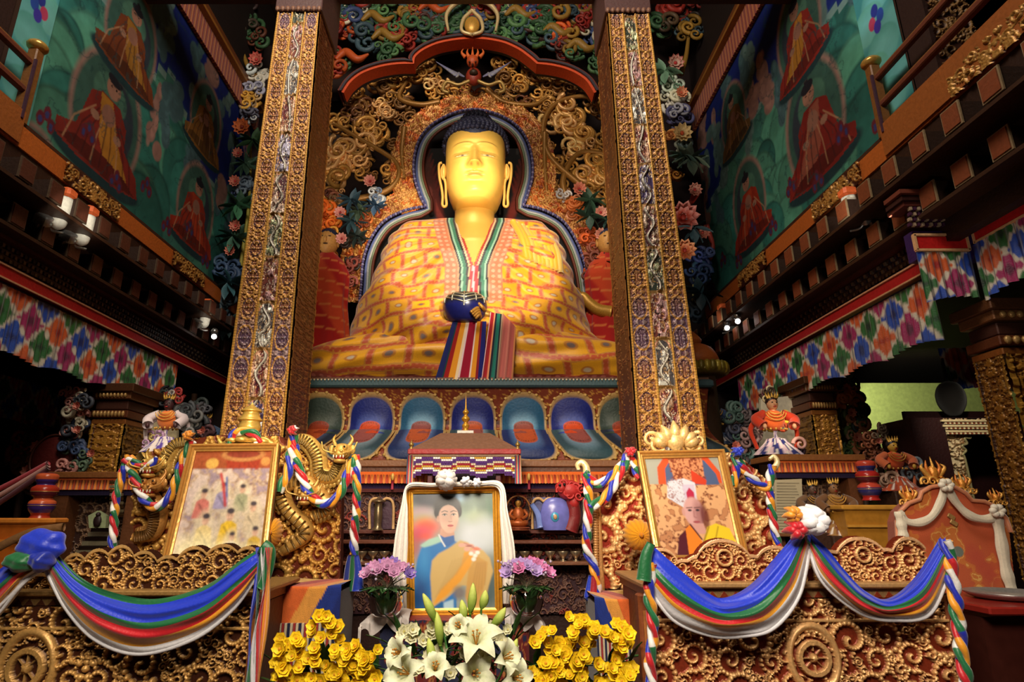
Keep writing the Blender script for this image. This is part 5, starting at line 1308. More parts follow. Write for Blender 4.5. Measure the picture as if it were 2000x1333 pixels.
# seat with striped rug and fringe
def seat(par, box_px, Y0_, Y1_, cols, flip):
    (xa, ya), (xb, yb_) = box_px
    top = [P(xa, ya, Y1_), P(xb, ya, Y1_)]
    x0_, x1_ = sorted((P(xa, ya, Y0_)[0], P(xb, ya, Y0_)[0])); z = P(xa, ya, Y1_)[2]
    n = 40; u = np.linspace(0, 1, 60)[:, None]; v = np.linspace(0, 1, n)[None]
    yy = Y1_+(Y0_-Y1_)*np.clip(v*1.7, 0, 1); zz = z-np.clip(v*1.7-1, 0, .7)*.32-.012*np.sin(u*3)
    A = np.stack([x0_+(x1_-x0_)*u+0*v, yy+0*u, zz+0*u], -1)
    d = (u if not flip else 1-u)*.75+v*.55; C = np.zeros(A.shape)
    idx = np.clip((d*len(cols)/1.3).astype(int), 0, len(cols)-1); C[:] = lin(np.array(cols))[idx]
    C *= (.8+.4*fbm(u*30+0*v, v*30+0*u, 3))[..., None]
    mb = MB(); mb.grid(A, C); mb.color((60, 30, 20)); mb.box(((x0_+x1_)/2, (Y0_+Y1_)/2, z/2-.03), (x1_-x0_-.01, abs(Y1_-Y0_)-.03, z-.02)); mb.build('rug_seat', M_CLOTH, par)
    mb = MB(); m = 26
    for i in range(m):
        c = [(24, 28, 60), (196, 180, 150), (150, 40, 40), (196, 180, 150)][i % 4]
        xx_ = x0_+(x1_-x0_)*(i+.5)/m; mb.color(c); mb.box((xx_, Y0_-.01, z-.40), ((x1_-x0_)/m*.8, .016, .42))
    mb.build('striped_skirt', M_CLOTH, par)
RUG = [(170, 130, 50), (196, 150, 60), (150, 30, 26), (196, 90, 36), (206, 140, 60), (24, 44, 120), (20, 34, 100)]
seat(tl, [(528, 1128), (668, 1128)], 3.45, 3.82, RUG, False)
tr = throne('gilded throne with red pierced carving on the right, behind the monk portrait', [(1165, 1000), (1190, 940), (1245, 895), (1300, 880), (1430, 885), (1480, 920), (1510, 960), (1522, 1080), (1500, 1150), (1168, 1150)], 3.9, 91, (232, 182, 120), (150, 44, 22), 300)
mb = MB().color((206, 150, 90))
for i in range(34):
    mb.ell(P(1163+.05*i, 985+i*5, 3.84), (.02, .012, .012), 5, 6)
mb.box((P(1168, 1070, 3.88)[0], 3.88, P(1168, 1070, 3.88)[2]), (.05, .06, .66), bev=.01); mb.build('edge_column', M_GOLD, tr)
mb = MB().color((236, 214, 160)); mb.tube(spline(PS(3.84, (1142, 940), (1146, 918), (1138, 904), (1128, 908), (1130, 918)), 24), np.linspace(.028, .012, 24), 8); mb.build('scroll_horn', M_GOLD, tr)
mb = MB().color((236, 214, 160)); mb.tube(spline(PS(3.84, (1508, 920), (1518, 905), (1512, 892), (1502, 898)), 24), np.linspace(.022, .01, 24), 8); mb.build('scroll_horn', M_GOLD, tr)
mb = MB().color((236, 196, 130)); c = P(1318, 882, 3.8)
for k in range(7):
    a = (k-3)*.42; b = c+np.array([math.sin(a)*.06, 0, .04]); L = .15-.018*abs(k-3)
    e = c+np.array([math.sin(a)*(.06+L), -.02, .04+math.cos(a)*L]); mb.tube(spline([b, (b+e)/2+np.array([0, -.03, 0]), e], 12), .035*np.sin(np.linspace(.5, 3.0, 12)), 8)
mb.ell(c+np.array([0, -.03, .06]), (.06, .045, .06), 10, 12)
for s in (-1, 1):
    for k in range(2): curl(mb, c+np.array([s*(.11+.04*k), -.02, .04+.03*k]), .045, 5+k+s, .3)
mb.color((236, 230, 216)); 
for s in (-1, 0, 1): mb.ell(c+np.array([s*.03, -.03, -.02]), (.024, .03, .022), 8, 8)
mb.build('crest', M_GOLD, tr)
seat(tr, [(1160, 1150), (1258, 1150)], 3.45, 3.82, RUG, True)
for nm, lab, pth, r_, sd in (
    ('a', 'braided garland looping over the far left shoulder of the left throne', [(246, 898), (262, 930), (278, 970), (305, 992), (335, 965), (352, 915), (374, 862)], .03, 0),
    ('b', 'braided garland falling down the far left side of the left throne to a white tip', [(252, 890), (238, 930), (226, 980), (222, 1030), (218, 1078)], .026, 1),
    ('c', 'short braided garland between left throne dragons, red end upward', [(252, 895), (275, 912), (300, 905), (308, 895)], .026, 2),
    ('d', 'small braided garland draped round the crest of the left throne', [(448, 868), (458, 848), (478, 842), (498, 850), (506, 868)], .028, 3),
    ('e', 'braided garland running down beside the group painting frame, left throne', [(573, 850), (568, 890), (562, 925), (545, 960)], .032, 4),
    ('f', 'braided garland swagged from the dragon body to the dragon head, left throne', [(574, 870), (585, 920), (605, 965), (632, 985), (662, 968), (680, 925), (694, 895)], .030, 5),
    ('g', 'long braided garland hanging straight down right of the left throne', [(694, 890), (697, 940), (696, 1000), (692, 1040), (692, 1085)], .028, 6),
    ('h', 'braided garland slung from the right pillar to the left horn of the right throne', [(1228, 888), (1205, 935), (1180, 975), (1150, 990)], .032, 7),
    ('i', 'long braided garland hanging down the left side of the right throne', [(1144, 925), (1150, 970), (1148, 1020), (1146, 1070), (1160, 1110), (1166, 1160)], .03, 8),
    ('j', 'short braided garland across the left shoulder of the right throne', [(1142, 925), (1165, 945), (1195, 930), (1228, 892)], .028, 9),
    ('k', 'braided garland hanging beside the monk portrait frame, at its upper left', [(1232, 890), (1240, 912), (1248, 935)], .028, 10),
    ('l', 'small braided garland hanging right of the monk portrait, green end down', [(1436, 888), (1438, 920), (1432, 950)], .026, 11),
    ('m', 'braided garland sagging over the right shoulder of the right throne', [(1434, 888), (1455, 920), (1480, 945), (1500, 950), (1508, 910)], .028, 12),
    ('n', 'dark braided garland hanging down the right edge of the right throne', [(1502, 950), (1506, 990), (1512, 1030), (1520, 1070)], .026, 13)):
    braid('braided_garland', lab, pth, r_*.82, 3.72, sd)
for px_, lab, c1 in ((372, 'orange cloth knob at the top left end of a left throne garland', (226, 140, 30)), (574, 'red and white cloth knob on the dragon arch of the left throne', RED), (1228, 'red cloth knob at the top of the right throne garlands', RED), (1436, 'blue cloth knob at the upper right corner of the monk portrait', BLU)):
    y_ = {372: 852, 574: 842, 1228: 884, 1436: 884}[px_]
    puff('rosette_knot', lab, P(px_, y_, 3.70), [(0, 0, .035, c1, 6), (.02, .01, .02, WHI if px_ == 574 else c1, 4)])
for px_, x2, lab in ((690, 700, 'blue and green cloth tassel under the long garland by the left throne'), (1160, 1150, 'blue cloth tassel under the long garland by the right throne')):
    t = thing('cloth_tassel', lab, 'tassel', P(px_, 1150, 3.72)); y_ = 1085 if px_ < 900 else 1125
    for k, c in enumerate(((16, 40, 120), (14, 90, 50), (20, 50, 160)) if px_ < 900 else ((20, 50, 180), (150, 20, 40))):
        mb = MB().color(c); q = spline(PS(3.72-.02*k, (px_+k*6-6, y_), (px_+k*10-10, y_+35), (px_+k*9-9, y_+(70 if px_ < 900 else 40))), 20); mb.tube(q, .035*np.linspace(.4, 1, 20), 8, flat=.5); mb.build('cloth_end', M_SILK, t)
for px_, py_, rr, lab, sq in ((538, 1040, .05, 'small orange cloth bundle tucked right of the group painting', 1.5), (1245, 1045, .085, 'round pleated orange hat on the left part of the right throne', 1.)):
    mb = MB(); c = P(px_, py_, 3.6); a = np.linspace(0, 2*PI, 96, endpoint=False)[:, None]; v = np.linspace(0, 1, 14)[None]
    Rr = rr*np.sin(v*PI/2)*(1+.05*np.sin(a*16)); A = np.stack([c[0]+Rr*np.cos(a)*(1/sq)**.5, c[1]-.09*np.cos(v*PI/2)+.008*np.sin(a*16)*v, c[2]+Rr*np.sin(a)*sq], -1)
    C = lin((226, 150, 20))*(.85+.2*np.sin(a*16)[..., None]*v[..., None]); mb.grid(A, C, cu=True); mb.color((200, 120, 14)); mb.ell(c+np.array([0, -.095, 0]), .014, 6, 8)
    A2 = A.copy(); A2[..., 1] = c[1]+.01; mb.grid(A2, C*.7, cu=True)
    tag(mb.build('pleated_hat' if sq == 1 else 'cloth_bundle', M_CLOTH), lab, 'hat' if sq == 1 else 'cloth')

# ================================================================ the framed pictures
# centre portrait ------------------------------------------------
cv = Canvas(804, 970, 962, 1192, 300, 420, (150, 160, 150))
e = cv.ell
e(838, 974, 46, 22, (24, 34, 52), 1, .4); e(930, 975, 44, 32, (60, 104, 66), 1, .6); e(958, 985, 24, 46, (40, 90, 60), .9, .5); e(900, 970, 20, 12, (80, 140, 200), .8, .6)
e(822, 1006, 26, 14, (170, 140, 150), .9, .5); e(826, 1020, 20, 12, (140, 160, 60), .8, .6); e(832, 1032, 28, 16, (220, 74, 50), .95, .5); e(818, 1047, 24, 14, (200, 60, 96), .9, .5); e(830, 1052, 14, 8, (220, 80, 60), .9, .5); e(810, 1070, 14, 26, (176, 60, 60), .7, .6)
e(925, 1000, 24, 30, (150, 176, 160), .8, .6); e(930, 1055, 38, 34, (204, 212, 220), 1, .5); e(935, 1012, 20, 14, (170, 184, 140), .6, .6); e(952, 1045, 20, 30, (196, 206, 212), .8, .6); e(955, 1150, 26, 50, (60, 84, 90), .9, .5)
blur(cv, 7)
cv.poly([(804, 1192), (806, 1130), (812, 1098), (820, 1076), (838, 1060), (856, 1054), (880, 1058), (895, 1064), (890, 1192)], (34, 116, 186))
e(818, 1165, 16, 34, (24, 60, 120), .8, .6); e(826, 1100, 10, 26, (60, 146, 206), .7, .8)
cv.poly([(818, 1070), (836, 1058), (856, 1052), (864, 1062), (842, 1070), (826, 1074)], (160, 200, 184))
cv.poly([(841, 1188), (838, 1130), (842, 1100), (856, 1086), (876, 1076), (900, 1060), (915, 1064), (932, 1078), (946, 1080), (960, 1096), (966, 1122), (956, 1150), (944, 1192), (926, 1192), (918, 1150), (903, 1148), (880, 1165), (858, 1182)], (204, 172, 106))
cv.poly([(842, 1186), (858, 1156), (886, 1130), (902, 1108), (908, 1084), (930, 1082), (920, 1112), (900, 1140), (872, 1166)], (228, 158, 44))
cv.poly([(908, 1168), (916, 1118), (934, 1092), (956, 1104), (950, 1140), (936, 1186), (914, 1190)], (200, 154, 78)); e(896, 1162, 12, 12, (120, 112, 112), .9, .4); cv.poly([(864, 1180), (884, 1174), (884, 1192), (864, 1192)], (170, 206, 226)); cv.poly([(846, 1186), (862, 1176), (864, 1192), (846, 1192)], (30, 100, 160))
for k in range(7): cv.line([(848+k*7, 1170-k*7), (866+k*7, 1138-k*6), (884+k*6, 1100-k*2)], .9, (182, 146, 82), .6)
for k in range(5): cv.line([(920+k*7, 1180-k*8), (926+k*6, 1140-k*4), (934+k*4, 1104)], .9, (150, 104, 50), .5)
blur(cv, 2)
cv.poly([(861, 1036), (858, 1052), (862, 1064), (874, 1070), (888, 1060), (889, 1046), (886, 1034)], (204, 156, 134)); cv.poly([(857, 1048), (868, 1054), (888, 1050), (889, 1062), (876, 1072), (864, 1068)], (40, 96, 168)); cv.line([(857, 1049), (863, 1062), (869, 1072)], 1.4, (224, 230, 230))
e(876, 991, 28, 23, (26, 20, 24), 1, .1); e(858, 1003, 10, 14, (26, 20, 24)); e(898, 1001, 7, 13, (26, 20, 24)); e(872, 982, 20, 12, (50, 44, 50), .4, .6)
e(877.5, 1011, 20, 24, (228, 184, 162), 1, .06); cv.poly([(859, 1018), (863, 1034), (872, 1044), (882, 1045), (891, 1036), (896, 1020)], (226, 182, 160)); e(880, 1036, 11, 9, (226, 180, 158), 1, .25); e(856, 1016, 3, 6.5, (208, 160, 136))
blur(cv, 1)
cv.poly([(855, 1012), (859, 998), (866, 990), (877, 986), (888, 990), (897, 1000), (899, 1012), (902, 990), (878, 976), (854, 990)], (26, 20, 22)); e(893, 1024, 5, 12, (206, 156, 134), .5, .7); e(866, 1024, 6, 6, (234, 176, 156), .5, .7)
for x in (869.5, 888): e(x, 1008, 5, 2.4, (190, 146, 128), .8, .4); e(x, 1008, 4.0, 1.6, (236, 226, 218)); e(x, 1007.9, 1.9, 1.8, (30, 20, 20)); cv.line([(x-4.6, 1007.6), (x, 1005.6), (x+4.6, 1007.2)], .7, (40, 24, 22)); cv.line([(x-6, 1002), (x, 999.4), (x+6, 1001.4)], .9, (70, 46, 40), .9)
cv.line([(881.5, 1009), (883.5, 1018)], .9, (206, 158, 138), .7); cv.line([(877.5, 1021.5), (880, 1022.5), (884.5, 1021.5)], .8, (176, 118, 100), .9)
e(881, 1030.5, 6.2, 2.6, (196, 88, 88), 1, .15); cv.line([(875.5, 1030.2), (881, 1030.8), (887, 1030)], .5, (130, 46, 50)); e(881, 1036, 5, 1.6, (204, 156, 136), .6, .5)
for (x, y) in ((903, 1070), (912, 1070), (922, 1072), (932, 1077), (926, 1083), (914, 1078)): e(x, y, 6.5, 4.2, (222, 168, 150), 1, .3)
for k in range(5): cv.line([(908+k*4, 1066+k*2.2), (924+k*3.4, 1071+k*2.6)], 1.0, (196, 134, 118))
for (x, y) in ((922, 1087), (930, 1091), (927, 1098), (935, 1085)): e(x, y, 4.5, 3.8, (240, 236, 226), 1, .4)
e(934, 1078, 8, 2.6, (232, 120, 84), .8, .4); e(917, 1072, 6, 1.6, (140, 50, 46), .7, .4)
blur(cv, 1, 1)
pp = thing('framed_portrait', 'gold framed portrait of a dark haired woman in blue with a golden shawl', 'picture', P(888, 1205, 3.9))
picture(pp, quad([(793, 952), (975, 950), (982, 1204), (796, 1206)], 4.02, 3.9), cv, .046, .03, (226, 160, 50))
# white scarf on both sides and the rosettes on top
t = thing('white_scarf', 'white silk scarf draped over the top and sides of the woman portrait', 'scarf', P(888, 950, 3.95))
for s, outer, inner_ in ((-1, [(845, 944), (797, 946), (783, 990), (770, 1060), (767, 1130), (786, 1200)], [(845, 953), (797, 956), (796, 1000), (797, 1060), (797, 1130), (800, 1200)]), (1, [(845, 944), (930, 941), (980, 944), (992, 1000), (1004, 1060), (1006, 1110), (996, 1180)], [(845, 953), (930, 951), (972, 955), (976, 1000), (979, 1060), (981, 1110), (981, 1180)])):
    a = spline(outer, 80); b = spline(inner_, 80); A = np.zeros((80, 14, 3))
    for i in range(80):
        for j in range(14):
            v = j/13; px, py = a[i]*(1-v)+b[i]*v; A[i, j] = P(px, py, 3.97-.02*math.sin(v*PI)-.008*math.sin(v*20+i*.05)-.05*min(i/60, 1))
    mb = MB().color((244, 236, 226)); mb.grid(A); B = A.copy(); B[..., 1] += .02; mb.grid(B); mb.build('scarf_fall', M_SILK, t)
puff('white_rosette', 'large white gathered cloth rosette on top of the woman portrait', P(872, 938, 3.92), [(0, 0, .075, (226, 220, 216), 11)], 'rosette')
puff('white_rosette', 'smaller bright white cloth bow beside the large rosette on the woman portrait', P(918, 942, 3.92), [(-.025, 0, .04, (238, 236, 240), 6), (.045, -.005, .035, (236, 234, 238), 6)], 'rosette')
# right portrait: monk in a tall crown and yellow shawl -----------
cv = Canvas(0, 100, 0, 120, 230, 300, (176, 120, 80)); e = cv.ell
n = fbm(cv.X*.16, cv.Y*.16, 7, 4); cv.C = np.where((n > .52)[..., None], lin((206, 156, 110)), cv.C); cv.C = np.where((np.abs(n-.48) < .025)[..., None], lin((96, 40, 30)), cv.C)
cv.poly([(0, 0), (100, 0), (100, 34), (0, 34)], (150, 150, 140)); cv.poly([(14, 34), (16, 12), (26, 0), (86, 0), (98, 20), (98, 34)], (196, 76, 40)); cv.poly([(24, 36), (26, 14), (34, 4), (80, 4), (92, 22), (94, 36)], (74, 88, 122))
cv.poly([(32, 0), (78, 0), (76, 26), (66, 30), (36, 30)], (196, 130, 90)); cv.C[(fbm(cv.X*.5, cv.Y*.5, 3) > .55)&(cv.Y < 28)&(cv.X > 32)&(cv.X < 78)] = lin((120, 56, 36)); cv.poly([(60, 16), (78, 30), (76, 36), (58, 34)], (190, 60, 36))
cv.Y = cv.Y+9
cv.poly([(22, 60), (26, 40), (48, 36), (62, 42), (60, 66), (50, 74), (40, 72)], (196, 196, 206)); cv.poly([(44, 44), (60, 44), (58, 70), (46, 70)], (190, 176, 196)); cv.poly([(48, 66), (48, 54), (53, 48), (58, 54), (57, 66)], (170, 40, 70)); cv.C[(fbm(cv.X*.7, cv.Y*.7, 9) > .6)&(cv.Y > 36)&(cv.Y < 66)&(cv.X > 24)&(cv.X < 46)] = lin((150, 110, 110))
e(53, 78, 13, 18, (196, 150, 146)); e(60, 82, 7, 17, (110, 40, 40), .55, .5); e(66, 84, 5, 16, (90, 30, 30), .8, .3)
for x in (48, 58): e(x, 76, 2.6, 1.3, (50, 40, 50)); cv.line([(x-3.6, 73), (x+3.6, 72.6)], .6, (90, 60, 60))
cv.line([(53, 77), (52, 84), (55, 85)], .6, (150, 96, 96)); e(54, 90, 4.6, 1.4, (150, 70, 76)); e(39.5, 78, 2, 5, (190, 140, 130))
cv.poly([(44, 92), (62, 92), (64, 104), (46, 104)], (190, 140, 130))
cv.poly([(20, 131), (28, 106), (42, 96), (38, 131)], (76, 20, 34)); cv.poly([(36, 131), (38, 98), (45, 93), (66, 131)], (226, 120, 34)); cv.line([(45, 93), (56, 110)], 1, (60, 20, 30)); cv.poly([(36, 131), (58, 112), (66, 96), (78, 92), (94, 98), (104, 131)], (214, 184, 40)); cv.line([(68, 96), (56, 116)], 1, (150, 120, 30)); cv.line([(80, 96), (70, 118)], .8, (160, 130, 30))
cv.Y = cv.Y-9
blur(cv, 1)
pp = thing('framed_portrait', 'gold framed picture of a crowned monk in yellow shawl on the right throne', 'picture', P(1370, 1100, 3.45))
picture(pp, quad([(1243, 886), (1412, 882), (1462, 1100), (1280, 1102)], 3.70, 3.45), cv, .042, .03, (206, 150, 76))
# left painting: group of robed figures ---------------------------
cv = Canvas(0, 100, 0, 110, 230, 300, (186, 160, 130)); e = cv.ell
cv.poly([(0, 0), (100, 0), (100, 20), (0, 20)], (150, 76, 44)); cv.poly([(40, 4), (86, 4), (84, 22), (44, 22)], (150, 56, 36)); e(62, 4, 28, 8, (176, 120, 70)); e(62, 3, 22, 5, (130, 56, 40)); e(24, 14, 8, 6, (206, 160, 80)); e(92, 12, 6, 5, (190, 130, 70))
n = fbm(cv.X*.14, cv.Y*.14, 17, 4); k = (cv.Y > 20); cv.C = np.where((k&(n > .55))[..., None], lin((196, 176, 166)), cv.C); cv.C = np.where((k&(np.abs(n-.47) < .02))[..., None], lin((120, 90, 100)), cv.C); cv.C = np.where((k&(n < .4))[..., None], lin((150, 130, 140)), cv.C)
for (x, y, s, c1) in ((22, 58, 1.1, (190, 110, 100)), (44, 50, 1.0, (150, 140, 170)), (68, 52, 1.0, (150, 150, 120)), (30, 86, 1.2, (214, 190, 130)), (58, 82, 1.3, (216, 176, 50)), (84, 72, 1.1, (200, 180, 150)), (90, 96, 1., (196, 160, 60)), (64, 100, .9, (210, 200, 190))):
    e(x, y, 11*s, 18*s, (206, 190, 160), .7, .2); cv.poly([(x-9*s, y+14*s), (x-7*s, y-2*s), (x, y-6*s), (x+7*s, y-2*s), (x+10*s, y+14*s)], c1); cv.line([(x-4*s, y), (x+6*s, y+12*s)], .8*s, np.array(c1)*.7); e(x, y-9*s, 3.4*s, 4.4*s, (200, 160, 136)); e(x, y-12.5*s, 3.6*s, 2.4*s, (70, 60, 66)); e(x-1.3*s, y-9*s, .5*s, .4*s, (40, 30, 30)); e(x+1.3*s, y-9*s, .5*s, .4*s, (40, 30, 30))
cv.line([(38, 26), (44, 40), (50, 60)], 1.6, (180, 60, 60)); cv.line([(46, 30), (50, 50)], 1.2, (70, 90, 150)); e(20, 104, 34, 12, (236, 226, 180), .8, .7); e(70, 108, 40, 8, (232, 222, 170), .8, .7)  # soft pale patches along the bottom imitate glare on the glass
blur(cv, 2)
cv.C *= (.75+.5*fbm(cv.X*.35, cv.Y*.35, 4))[..., None]
pp = thing('framed_painting', 'gold framed painting of many pale robed figures leaning on the left throne', 'picture', P(430, 1100, 3.45))
picture(pp, quad([(374, 872), (547, 870), (522, 1100), (318, 1100)], 3.70, 3.45), cv, .042, .03, (206, 150, 76))
# ================================================================ central altar behind the portrait
al = thing('central_altar', 'dark carved altar with an orange fringed shelf below the lotus throne', 'altar', P(955, 1100, 5.2)); al.location.z = 0
def px_box(mb, x0, x1, y0, y1, Y, d, col, bev=0):
    a = P(x0, y0, Y); b = P(x1, y1, Y); mb.color(col); mb.box(((a[0]+b[0])/2, Y+d/2, (a[2]+b[2])/2), (abs(b[0]-a[0]), d, abs(a[2]-b[2])), bev=bev)
mb = MB(); px_box(mb, 585, 1240, 899, 912, 5.0, .5, (120, 76, 46), .006); px_box(mb, 585, 1240, 912, 922, 5.03, .45, (90, 50, 30)); mb.build('shelf_board', M_PAINT, al)
mb = MB(); px_box(mb, 590, 1235, 922, 944, 5.0, .04, (206, 96, 34))
for i in range(110):
    p = P(592+i*5.85, 940, 4.985); mb.color((226, 130, 50) if i % 2 else (176, 60, 30)); mb.tube([p+np.array([0, 0, .05]), p-np.array([0, 0, .02])], .009, 5)
mb.build('orange_fringe', M_CLOTH, al)
mb = MB(); px_box(mb, 590, 1235, 944, 955, 5.04, .3, (40, 24, 60)); px_box(mb, 590, 1235, 955, 962, 5.02, .3, (84, 40, 40)); mb.build('blue_band', M_CLOTH, al)
for i, x in enumerate((640, 767, 960, 1033, 1190)):
    mb = MB().color((200, 160, 80)); p = P(x, 932, 4.96); mb.ell(p, (.014, .012, .03), 6, 8); mb.color((150, 40, 60)); mb.tube([p-np.array([0, 0, .03]), p-np.array([0, 0, .10])], .012, 6); mb.build('pendant', M_PAINT, al)
# carved niches
q = [P(590, 962, 5.1), P(1235, 962, 5.1), P(1235, 1200, 5.1), P(590, 1200, 5.1)]
W = q[1][0]-q[0][0]; Hh = q[0][2]-q[3][2]; X, Yy, H = scroll_field(W, Hh, 640, 220, 420, 131, .02, .07, True, .18)
H = H[:, ::-1]; GX, GY = np.meshgrid(X, Yy, indexing='ij')
C = gild(H, (62, 34, 40), (120, 84, 70)); C = np.where(((H > .5)&(vnoise(GX*8, GY*8, 5) > .6))[..., None], lin((150, 60, 50)), C)
relief('carved_front', q, H, C, al, .03, M_PAINT)
mb = MB(); px_box(mb, 590, 1235, 955, 1300, 5.13, .5, (50, 26, 20)); mb.build('body', M_PAINT, al)
for i, (x, w_) in enumerate(((745, 46), (1062, 44), (1125, 46))):
    mb = MB(); px_box(mb, x-w_/2, x+w_/2, 972, 1034, 5.03, .06, (70, 44, 60) if x != 1062 else (84, 84, 130)); a = P(x, 978, 5.02)
    mb.color((190, 150, 100))
    for s in (-1, 1): mb.tube(spline([P(x+s*w_/2, 1034, 5.01), P(x+s*w_/2, 985, 5.01), P(x+s*w_/4, 974, 5.01), P(x, 980, 5.01)], 16), .012, 6)
    mb.build('niche', M_PAINT, al)
for y_, c in ((1036, (96, 50, 40)), (1056, (110, 60, 40)), (1098, (120, 76, 50))):
    mb = MB(); px_box(mb, 600, 1230, y_, y_+7, 4.9 if y_ > 1050 else 5.0, .2, c, .004); mb.build('step_shelf', M_PAINT, al)
# water bowls in a row on the lower step
b0 = None
xs = [706, 728, 750, 1000, 1025, 1050, 1075, 1100, 1125]
for i, x in enumerate(xs):
    p = P(x, 1098, 4.95)
    if b0 is None:
        b0 = thing('offering_bowl', 'small brass offering bowl in the row on the altar step', 'bowl', p, 'offering bowls on the altar step')
        mb = MB().color((190, 170, 140)); mb.lathe(spline([(.02, .0), (.026, .006), (.012, .015), (.014, .03), (.035, .055), (.042, .075), (.038, .075), (.03, .058), (.001, .05)], 30), p, 16); mb.build('bowl', M_METAL, b0)
    else: dup(b0, p)
# small seated gold statue and two figures on the altar
def small_buddha(px, py, h, Y, label, body=(196, 140, 60), robe=(176, 90, 40), halo=None, cat='statuette'):
    c = P(px, py, Y); t = thing('statuette', label, cat, c); s = h
    mb = MB().color(robe); mb.ell(c+np.array([0, 0, .20*s]), (.30*s, .2*s, .13*s), 10, 16); mb.ell(c+np.array([0, .02*s, .42*s]), (.17*s, .12*s, .25*s), 12, 14)
    for k in (-1, 1): mb.tube(spline([c+np.array([k*.15*s, 0, .58*s]), c+np.array([k*.25*s, -.02*s, .42*s]), c+np.array([k*.08*s, -.15*s, .3*s])], 12), .05*s, 8)
    mb.build('robe', M_GOLD, t)
    mb = MB().color(body); mb.ell(c+np.array([0, -.01*s, .76*s]), (.085*s, .09*s, .115*s), 12, 14); mb.tube([c+np.array([0, 0, .58*s]), c+np.array([0, 0, .7*s])], .05*s, 8)
    mb.ell(c+np.array([0, -.1*s, .755*s]), (.014*s, .022*s, .03*s), 6, 6); mb.color((30, 30, 50)); mb.ell(c+np.array([0, .01*s, .83*s]), (.088*s, .09*s, .07*s), 8, 12); mb.ell(c+np.array([0, .01*s, .91*s]), .035*s, 6, 8)
    for k in (-1, 1): mb.ell(c+np.array([k*.033*s, -.088*s, .775*s]), (.014*s, .006*s, .006*s), 5, 6)
    mb.build('head', M_GOLD, t)
    mb = MB().color((150, 80, 50)); mb.lathe(spline([(.34*s, 0), (.3*s, .03*s), (.34*s, .06*s), (.28*s, .09*s), (.001, .1*s)], 24), c, 20); mb.build('lotus_base', M_GOLD, t)
    if halo is not None:
        mb = MB().color(halo); a = np.linspace(0, 2*PI, 40); mb.tube(c+np.stack([.36*s*np.cos(a), 0*a+.12*s, .55*s+.42*s*np.sin(a)], 1), .03*s, 6); mb.build('halo', M_GOLD, t)
    return t
small_buddha(1013, 1036, .27, 4.92, 'small gold seated statuette on the altar step right of the woman portrait', halo=(170, 110, 60))
t = thing('blue_vessel', 'lavender blue painted vessel on the altar right of the woman portrait', 'vessel', P(1085, 1036, 4.9))
mb = MB().color((110, 112, 190)); c = P(1086, 1036, 4.93)
mb.lathe(spline([(.10, 0), (.115, .05), (.12, .14), (.10, .2), (.06, .24), (.001, .25)], 30), c, 24, sc=(1, .5, 1)); mb.color((70, 150, 190)); mb.ell(c+np.array([-.01, -.055, .1]), (.035, .012, .04), 8, 10); mb.color((190, 150, 110)); mb.ell(c+np.array([-.01, -.068, .1]), (.016, .008, .02), 8, 10); mb.build('body', M_GLOSS, t)
mb = MB().color((120, 140, 206)); mb.tube(spline([c+np.array([-.12, 0, .02]), c+np.array([-.14, 0, .12]), c+np.array([-.19, 0, .2])], 14), np.linspace(.03, .02, 14), 8, flat=.6); mb.build('blue_panel', M_GLOSS, t)
t = thing('red_mask_figure', 'red carved animal head beside the right throne garlands, on the altar', 'carving', P(1112, 1036, 4.95))
mb = MB().color((176, 44, 44)); c = P(1112, 958, 4.92); mb.ell(c, (.10, .09, .08), 12, 16); mb.ell(c+np.array([-.07, -.04, .02]), (.05, .05, .045), 10, 12); mb.ell(c+np.array([.03, 0, -.09]), (.05, .06, .06), 8, 10)
for k in range(8): curl(mb, c+np.array([-.08+.024*k, -.07, .05*math.sin(k*1.8)]), .03, k, .3)
hd_ = mb.build('head', M_PAINT, t); mb = MB().color((120, 34, 36)); mb.tube(spline([c-np.array([-.02, 0, .06]), c-np.array([-.03, -.02, .2]), P(1112, 1036, 4.95)], 14), np.linspace(.05, .07, 14), 10); mb.build('neck', M_PAINT, t); mb = MB().color((20, 14, 14)); mb.ell(c+np.array([-.085, -.09, .035]), .012, 6, 6); mb.ell(c+np.array([-.05, -.1, .04]), .012, 6, 6); mb.build('eye', M_GLOSS, hd_)
mb = MB(); px_box(mb, 1138, 1156, 975, 1035, 4.99, .02, (206, 190, 160)); tag(mb.build('paper_card', M_PRINT), 'blank cream card standing under the red carved head', 'card')
t = thing('silver_stand', 'tall narrow golden column stand near the left end of the altar', 'stand', P(742, 1034, 4.95))
mb = MB().color((150, 130, 100)); c = P(737, 1036, 4.95); mb.lathe(spline([(.05, 0), (.03, .03), (.035, .12), (.03, .2), (.06, .22), (.02, .24), (.001, .26)], 24), c, 14); mb.build('column', M_METAL, t)
# ---- model pavilion on the altar
pv = thing('shrine_pavilion', 'small roofed pavilion with a beaded multicolour valance behind the woman portrait', 'pavilion', P(908, 960, 4.75))
c = P(908, 880, 4.7); zr = c[2]; xm = c[0]
k = mpp(4.7)
mb = MB().color((110, 74, 54)); hw_, ht = 100*k, 62*k
z1 = P(908, 851, 4.9)[2]
V = [(xm-hw_, 4.6, zr), (xm+hw_, 4.6, zr), (xm+hw_, 5.0, zr), (xm-hw_, 5.0, zr), (xm-ht*.75, 4.75, z1), (xm+ht*.75, 4.75, z1), (xm+ht*.75, 4.88, z1), (xm-ht*.75, 4.88, z1)]
mb.add(V, [[[0, 1, 5, 4], [1, 2, 6, 5], [2, 3, 7, 6], [3, 0, 4, 7], [4, 5, 6, 7], [3, 2, 1, 0]]], False); mb.color((206, 200, 190)); mb.box((xm, 4.8, z1+.012), (.13, .08, .02)); rf = mb.build('roof', M_PAINT, pv)
